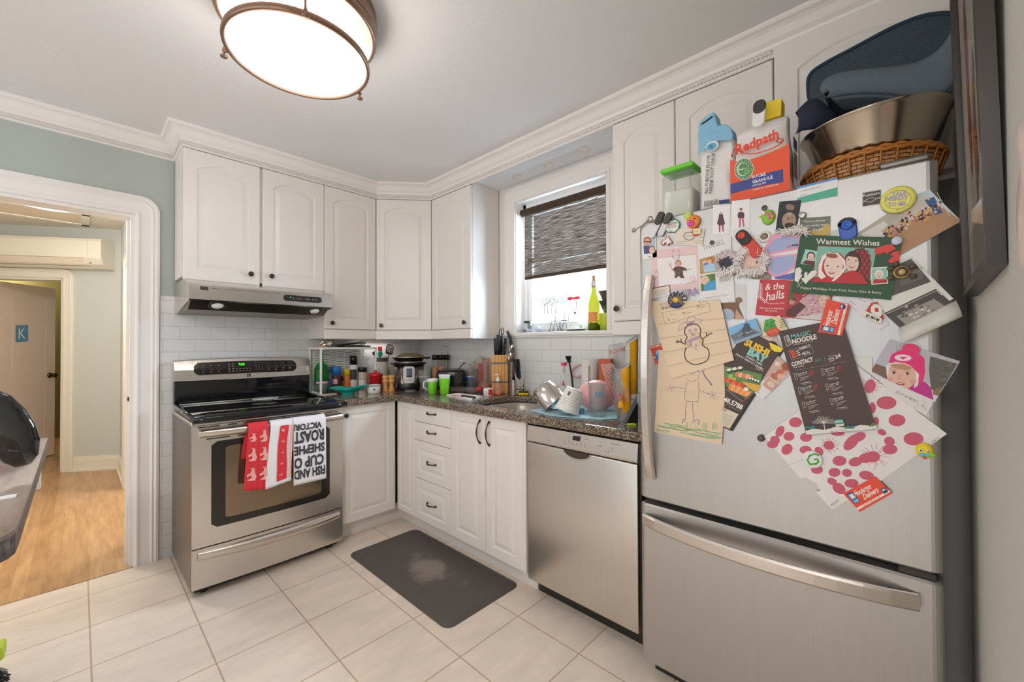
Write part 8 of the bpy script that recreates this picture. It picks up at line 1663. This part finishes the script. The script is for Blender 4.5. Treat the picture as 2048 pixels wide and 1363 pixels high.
def a_child(A_):
    A_.poly([(1779,678),(1920,722),(1907,745),(1870,770),(1745,735),(1755,718)], '#b7b3bc'); A_.poly([(1741,741),(1752,727),(1778,736),(1774,758)], '#7a5d50'); A_.poly([(1739,744),(1752,746),(1772,760),(1872,800),(1868,806),(1740,745)], '#d6d2d8')
    A_.poly([(1860,712),(1915,727),(1880,784),(1862,778),(1858,740)], '#5d5a50')
    for k in range(50): x, y = 1862+random.random()*42, 716+random.random()*55; a = random.uniform(-.6,.2); A_.line([(x,y),(x+9*math.cos(a),y+9*math.sin(a))], .7, random.choice(('#3a3e34','#8b8a8a','#4a5044'))); A_.k -= 1
    A_.k += 1
    for k in range(20): x = 1790+random.random()*55; A_.line([(x,684+random.random()*20),(x+random.uniform(-8,8),720)], .5, '#8d8890'); A_.k -= 1
    A_.k += 1; A_.poly([(1866,780),(1884,772),(1878,792),(1866,788)], '#8a6a4a')
    A_.poly([(1765,763),(1790,772),(1850,763),(1862,775),(1868,806),(1812,782),(1780,774)], '#c02a86'); A_.poly([(1764,763),(1800,778),(1822,776),(1818,786),(1786,776)], '#c2355e')
    A_.ell(1822,699,19,12,'#e03668',8); A_.poly([(1776,730),(1783,708),(1800,700),(1830,702),(1849,716),(1850,745),(1846,762),(1838,770),(1835,744),(1815,728),(1790,722)], '#e02c72')
    A_.poly([(1772,730),(1778,726),(1800,724),(1822,732),(1838,748),(1836,770),(1828,776),(1830,752),(1816,738),(1795,732),(1779,734),(1776,758),(1773,748)], '#e6d6da')
    A_.ell(1804,752,28,27,'#e0b29e',8); A_.ell(1802,733,22,5,'#b98a6a',8); A_.ell(1806,715,17,6.5,'#ead9de',3); A_.poly([(1798,713),(1815,713),(1806,719)], '#e02c72')
    for x, y in ((1788,745),(1815,747)): A_.ell(x, y, 4.2, 2.3, '#d9c6bc', 4); A_.ell(x, y, 2.9, 2.3, '#33241f'); A_.line([(x-5,y-2.2),(x,y-3),(x+5,y-1.8)], .9, '#6a463a'); A_.line([(x-6,y-6),(x+5,y-6.6)], 1, '#a87a5e')
    A_.line([(1802,748),(1796,757),(1803,759)], 1.1, '#bd8672'); A_.ell(1801,767,9,3.2,'#b0525a',3); A_.ell(1801,766,6,1.1,'#e9d6cf',3); A_.ell(1780,759,6,4,'#dc9a8c'); A_.ell(1826,762,6,4.5,'#dc9a8c')
    A_.poly([(1739,744),(1868,800),(1852,831),(1800,800)], '#dcd6d4'); A_.text('LET IT BE MERRY', (1791,785), (1835,806), 5.5, '#8f8a86', .01)
    for k in range(9): A_.ell(1806+random.random()*48, 800+random.random()*20, 1, 1, '#a88a50', 0, 8); A_.k -= 1
    A_.k += 1; [A_.line([(1846-5*math.cos(a), 811-5*math.sin(a)), (1846+5*math.cos(a), 811+5*math.sin(a))], .6, '#b59a64') for a in (0, .8, 1.6, 2.4)]
paper('snow_photo', 'photo card of a laughing toddler in a bright pink winter hat', 'photo', ((1779,678),(1920,722),(1852,831),(1739,744)), '#d6d2d6', 3, a_child)
q2 = ((1686,986),(1751,952),(1785,986),(1719.5,1023))
paper('delivery_card', 'orange-red delivery card at the bottom of the splatter painting', 'card', q2, '#e24b32', 8, a_hen(lerp2(q2)))
# badge of the maker, part of the door
A_ = Art(FX-.0010); A_.m.prism([at(a, b, 'x', FX-.0002) for a, b in ((1724.5,384.6),(1762.5,378),(1763,407.8),(1724.5,413.6))], (-.0009,0,0), A_.C('#cfc8c2')); A_.poly([(1725.7,385.8),(1761.3,379.6),(1761.8,406.6),(1725.7,412.2)], '#4c4744'); A_.text('Kenmore', (1727,394), (1760,387.6), 6, '#ddd6d0', .02); A_.hand([(1726,404),(1738,396),(1750,396),(1762,396)], 1, '#cfc8c2'); A_.hand([(1726,401),(1740,404),(1750,399),(1762,393)], 1, '#cfc8c2'); A_.m.build('maker_badge', ud, fix='flat')

# ---------------- magnets
def disc(name, label, px, py, rpx, h, dpt=.005, d=12, cat='magnet', prof=None, rough=.3, metal=0, art=None, sy=1, part='base'):
    X = FX-d*.001; c = at(px, py, 'x', X); r = wm(c, rpx)*.96; t = thing(name, label, cat, c); m = MB(); m.lathe(prof(r, dpt) if prof else [(r*.97,0),(r,dpt*.3),(r*.95,dpt*.85),(r*.8,dpt),(0,dpt)], c, col(h, rough, metal, gain=1.05), 28, (-1,0,0), sx=1, sy=sy); m.build(part, t)
    if art: A_ = Art(X-dpt-.0002); art(A_); A_.m.build('printed_face', t, fix='flat')
    return t, c, r, X-dpt
DOME = lambda r, d: [(r,0),(r*.97,d*.35),(r*.8,d*.75),(r*.45,d*.95),(0,d)]
def a_talk(A_):
    A_.ell(1796,399,27,19,'#e6df6e',-12); A_.line([(1796+26.5*math.cos(R(a))*math.cos(R(-12))-18.5*math.sin(R(a))*math.sin(R(-12)), 399+26.5*math.cos(R(a))*math.sin(R(-12))+18.5*math.sin(R(a))*math.cos(R(-12))) for a in range(0,360,12)], .7, '#55514a', True)
    A_.text('TALK', (1784,393), (1817,387), 8, '#a9a2b8', .05); A_.text('NERDY', (1771,402), (1818,398), 9, '#a9a2b8', .05); A_.text('TO ME', (1776,413), (1812,410), 7.5, '#a9a2b8', .05); A_.line([(1800,417),(1794,421),(1793,417)], .7, '#55514a')
disc('button_badge', 'round yellow badge reading TALK NERDY TO ME at the upper right of the door', 1796, 399, 28, '#e0da63', .004, 9, art=a_talk)
t, c, r, X = disc('turtle_magnet', 'brown and gold turtle-shaped magnet over the ultrasound print', 1803, 544, 13, '#c9a564', .008, 13, prof=DOME, part='shell')
m = MB(); TB = col('#5a4632', .4, gain=1)
for a, l in ((30,1.5),(150,1.5),(210,1.5),(330,1.5)): m = MB(); m.ball(c+Vector((-.003,-math.cos(R(a))*r*l,math.sin(R(a))*r*l)), r*.5, TB, 10, 6, (.35,1,.7)); m.build('flipper', t)
m = MB(); m.ball(c+Vector((-.003,r*.6,r*1.4)), r*.42, TB, 10, 6, (.5,1,1)); m.build('head', t); m = MB(); m.lathe([(r*.75,0),(r*.8,.002),(r*.45,.0035),(r*.42,.001),(r*.4,.001)], Vector((X+.0015,c.y,c.z)), TB, 24, (-1,0,0)); m.build('shell_ring', t)
disc('glass_magnet', 'clear glass cabochon magnet on the corner of the green card', 1794, 481, 9, '#c9d2e0', .006, 14, prof=DOME, rough=.05)
disc('pin_magnet', 'small silver button magnet beside the grey quote card', 1605, 430, 7, '#b5aca6', .006, 4, metal=.9)
disc('pin_magnet', 'small brown-grey button magnet at the left corner of the splatter painting', 1522, 876, 7, '#5c4a46', .006, 7, prof=DOME, metal=.3)
disc('pin_magnet', 'small dark round magnet above the green clay bird', 1529, 415.7, 5.5, '#4a4644', .004, 1)
disc('pin_magnet', 'tiny ringed silver magnet at the top of the THANKS card', 1424, 485, 4.6, '#55504c', .004, 5, metal=.6)
t, c, r, X = disc('button_magnet', 'white round magnet with a carved bronze centre above the mitten craft', 1529, 473, 12, '#e3dbd0', .005, 3); m = MB(); m.ball(Vector((X,c.y,c.z)), r*.62, col('#7a6a5a', .4, .5), 14, 8, (.3,1,.9)); m.ball(Vector((X-.002,c.y-r*.2,c.z)), r*.25, col('#a8967f', .4, .5), 10, 6); m.build('relief', t)
t, c, r, X = disc('crab_magnet', 'round navy magnet with a golden crab holding the snowman drawing', 1353, 599, 18, '#272f63', .006, 13); GO = col('#c8a255', .35, .4, gain=1.15)
m = MB(); m.ball(Vector((X,c.y,c.z-.001)), r*.40, GO, 16, 10, (.45,1,.9))
for s_ in (1,-1):
    for k in range(4): a = R(-50+30*k); m.tube([Vector((X-.001,c.y+s_*r*.35,c.z+r*.1*(k-1.5))), Vector((X-.001,c.y+s_*r*(.62),c.z+r*.62*math.sin(a))), Vector((X-.001,c.y+s_*r*.78,c.z+r*.68*math.sin(a)-r*.1))], .0016, GO, 6)
    m.tube([Vector((X-.001,c.y+s_*r*.2,c.z+r*.3)), Vector((X-.001,c.y+s_*r*.4,c.z+r*.62)), Vector((X-.001,c.y+s_*r*.25,c.z+r*.72))], .0018, GO, 6)
m.build('crab', t)
A_ = Art(X-.0002); 
for k, ch in enumerate('CANCER'): a = R(-120+28*k); x, y = 1353+14.2*math.cos(a), 599+14.2*math.sin(a); A_.text(ch, (x-2.5*math.cos(a+PI/2), y-2.5*math.sin(a+PI/2)), (x+2*math.cos(a+PI/2), y+2*math.sin(a+PI/2)), 4.5, '#e0d6c8', .03); A_.k -= 1
A_.m.build('lettering', t, fix='flat')
def a_g(A_): A_.line([(1637,910),(1629,907),(1619,911),(1615,920),(1620,928),(1632,927),(1637,923),(1635,918),(1629,918)], 3.6, '#3fae2f')
disc('letter_magnet', 'white round magnet with a green letter G on the splatter painting', 1625, 918, 18, '#e2dede', .005, 8, art=a_g)
t, c, r, X = disc('clay_magnet', 'yellow and green clay blob face with google eyes at the right of the painting', 1849, 901, 17, '#e8cf2e', .010, 8, prof=DOME, sy=.8, rough=.6, part='face'); 
m = MB(); m.ball(c+Vector((-.006,-r*.45,-r*.35)), r*.5, col('#8fc63a', .6, gain=1.1), 12, 7, (.5,1.2,.6)); m.build('green_clay', t); m = MB(); m.ball(c+Vector((-.009,r*.2,-r*.42)), r*.34, col('#5fb8cf', .6, gain=1.1), 12, 7, (.5,1,.7)); m.ball(c+Vector((-.009,-r*.2,-r*.4)), r*.3, col('#5fb8cf', .6, gain=1.1), 12, 7, (.5,1,.7)); m.build('blue_clay', t)
m = MB(); m.ball(c+Vector((-.008,0,-r*.8)), r*.18, col('#e0507c', .6, gain=1.1), 10, 6); m.build('pink_clay', t)
for s_ in (-.3,.35): m = MB(); m.ball(c+Vector((-.011,s_*r,r*.12)), r*.18, col('#efebe4', .3, gain=1.1), 10, 6); m.ball(c+Vector((-.0135,s_*r,r*.10)), r*.09, BLK, 8, 5); m.build('eye', t)
# clay bird duo, top left
t, c, r, X = disc('clay_magnet', 'orange and pink clay pig-faced blob magnet near the top left', 1387, 443, 14, '#ee8a3c', .010, 5, prof=DOME, rough=.6, part='head'); m = MB(); m.ball(at(1376,430,'x',FX-.008), wm(c, 8), col('#b9d070', .6, gain=1.1), 12, 8, (.5,1,1.1)); m.build('green_body', t); m = MB(); m.ball(c+Vector((-.010,r*.2,-r*.3)), r*.52, col('#d84aa0', .6, gain=1.1), 14, 8, (.4,1,.9)); m.build('snout', t)
for a, b in ((1380,441),(1389,437)): m = MB(); m.ball(at(a, b, 'x', FX-.016), .0022, BLK, 8, 5); m.build('eye', t)
t, c, r, X = disc('clay_magnet', 'lime green clay bird magnet with pink flowers beside the dark photo', 1537, 434, 16, '#8cc63a', .010, 2, prof=DOME, sy=.78, rough=.55, part='body'); m = MB(); m.ball(at(1521,431,'x',FX-.006), .006, col('#e8d890', .5), 10, 6, (.6,1.2,.7)); m.build('beak', t); m = MB(); 
for a, b, c_ in ((1527,426,'#efe9e0'),(1534,428,'#e46aa0'),(1541,426,'#e46aa0'),(1545,432,'#ef8a4a'),(1538,435,'#e46aa0')): m.ball(at(a, b, 'x', FX-.012), .005, col(c_, .5, gain=1.1), 8, 6, (.4,1,1))
m.build('flowers', t)
# red tag, apple, cookie cutter
disc('apple_tag_magnet', 'small red apple magnet with a cream label under the orange clay face', 1393, 463, 9, '#cf3b2c', .005, 6, art=lambda A_: (A_.poly([(1386,457),(1401,456),(1401,467),(1386,468)], '#e6dbb0'), A_.line([(1388,461),(1398,460)], .6, '#8f8660'), A_.line([(1388,464),(1397,463)], .6, '#8f8660')))
X = FX-.005; ap = [(1338,440),(1344,441),(1350,438),(1357,440),(1360,448),(1357,458),(1350,465),(1343,464),(1336,465),(1329,460),(1326,452),(1330,444)]
A_ = Art(X-.0016); A_.m.prism([at(a, b, 'x', X) for a, b in ap], (-.0016,0,0), A_.C('#2f8a5a')); cx_, cy_ = 1343, 452; A_.poly([(cx_+(a-cx_)*.88, cy_+(b-cy_)*.88) for a, b in ap], '#e0dfda')
A_.line([(1343,441),(1345,435),(1351,437)], 1, '#2f8a5a')
for k in range(4): A_.line([(1333+k,446+3*k),(1355-k,444+3*k)], 1.1, '#5d5a58' if k != 2 else '#b04a4a')
A_.text('Co', (1337,463), (1345,462), 4, '#6a6764'); A_.m.build('apple_magnet', label='white apple-shaped magnet outlined in green beside the bag clips', cat='magnet', fix='flat')
dg = [(1322,487),(1326,480),(1331,479),(1335,473),(1338,472),(1340,478),(1345,483),(1344,488),(1340,486),(1337,491),(1334,490),(1333,484),(1328,487),(1326,491)]
m = MB(); p_ = [at(a, b, 'x', FX-.002) for a, b in dg]; m.prism(p_, (-.006,0,0), col('#cc4a36', .4)); p_ = [at(1333+(a-1333)*.85, 481+(b-481)*.85, 'x', FX-.0082) for a, b in dg]; m.prism(p_, (-.001,0,0), col('#c9c2bd', .3, .5)); m.build('dog_magnet', label='small red and silver dog-shaped magnet right of the instant photo', cat='magnet')
X = FX-.009
A_ = Art(X-.003); A_.m.prism([at(a, b, 'x', X) for a, b in ((1530,640),(1548,634),(1560,630),(1577,660),(1574,664),(1527,672),(1522,648))], (-.003,0,0), A_.C('#dccba0')); A_.poly([(1530,640),(1545,636),(1556,658),(1562,668),(1540,672),(1527,662)], '#4a9a44')
for k in range(9): A_.ell(1534+random.random()*16, 640+random.random()*14, 2.6, 2, random.choice(('#2f7a34','#5fae50')), 0, 10)
A_.poly([(1532,660),(1552,654),(1560,660),(1556,668),(1540,674),(1534,670)], '#cf4a2f'); [A_.line([(1536+5*k,661-1*k),(1540+5*k,667-1*k)], 1, '#eeb18c') for k in range(4)]
for k in range(4): A_.line([(1560,640+5*k),(1572,636+5*k)], 1, '#4a4438')
m_ = A_.m.build('food_magnet', label='lobster and herbs food magnet between the postcard and the noodle menu', cat='magnet', fix='flat')
def a_mom(A_): A_.text('#1 MOM', (1731,632), (1757,643), 6, '#2f2b2a', .04)
X = FX-.006; c = at(1750, 622, 'x', X); t = thing('mom_magnet', 'red and white magnet with a plate reading #1 MOM', 'magnet', c)
A_ = Art(X-.003); A_.m.prism([at(a, b, 'x', X) for a, b in ((1732,622),(1742,606),(1755,603),(1768,636),(1764,641))], (-.003,0,0), A_.C('#c23a32')); A_.ell(1753,621,11,14,'#e6ded6',-25); A_.poly([(1749,617),(1753,614),(1757,617),(1758,622),(1754,624),(1750,623)], '#c23a32'); A_.m.build('heart', t, fix='flat')
A_ = Art(X-.007); a, b = Vector((1727,625)), Vector((1761,641)); u = (b-a).normalized(); L_ = (b-a).length; w_ = Vector((-u.y, u.x)); A_.m.prism([at(*(a+u*x+w_*y), 'x', X-.003) for x, y in rrect(-3, L_+3, -5, 6, 4.5)], (-.004,0,0), A_.C('#e2dccc')); a_mom(A_); A_.m.build('name_plate', t, fix='flat')
# clips and bottle opener
clip('bag_clip', 'red magnetic bag clip with a black ringed head at the centre of the door', ((1478,464),(1520,512)), .036, FX-.009, '#2b2523', '#cf3b24', hole='#d8503a')
clip('bag_clip', 'blue magnetic bag clip with a black ringed head above the green card', ((1693,437),(1699,480)), .040, FX-.001, '#24262c', '#2753b4', hole='#3a6ad0')
clip('bag_clip', 'dark-topped white magnetic bag clip at the top left, in front', ((1327,424),(1302,476)), .026, FX-.006, '#3b3734', '#d9d9dc')
clip('bag_clip', 'dark-topped white magnetic bag clip at the top left, behind the other', ((1343,426),(1320,472)), .024, FX-.003, '#4a4643', '#d3d3d6')
t = thing('bottle_opener', 'metal bottle opener magnet lying across the top left corner of the door', 'opener', at(1285,448,'x',FX-.005)); m = MB(); m.tube([at(1268,461,'x',FX-.006), at(1285,448,'x',FX-.007), at(1298,438,'x',FX-.006)], .0075, col('#e0d8cf', .3, .3), 8, flat=.5); m.build('bar', t); m = MB()
for a, b, r_ in ((1300,438,5), (1268,460,3.5)): c = at(a, b, 'x', FX-.008); m.tube([c+Vector((0, wm(c, r_)*math.cos(k*PI/7), wm(c, r_)*math.sin(k*PI/7))) for k in range(14)], .0028, col('#8b8178', .25, .9, gain=1.2), 6, closed=True)
m.build('ring', t)
# unseen housing, added to go with the ceiling fill light (behind the camera, left)
t = thing('ceiling_lamp', 'flat square white ceiling housing, unseen and added for the fill light', 'lamp', (-3.6,-3.4,2.45)); m = MB(); m.box((-3.92,-3.72,2.446), (-3.28,-3.08,CEIL), WM, .01); m.build('housing', t)
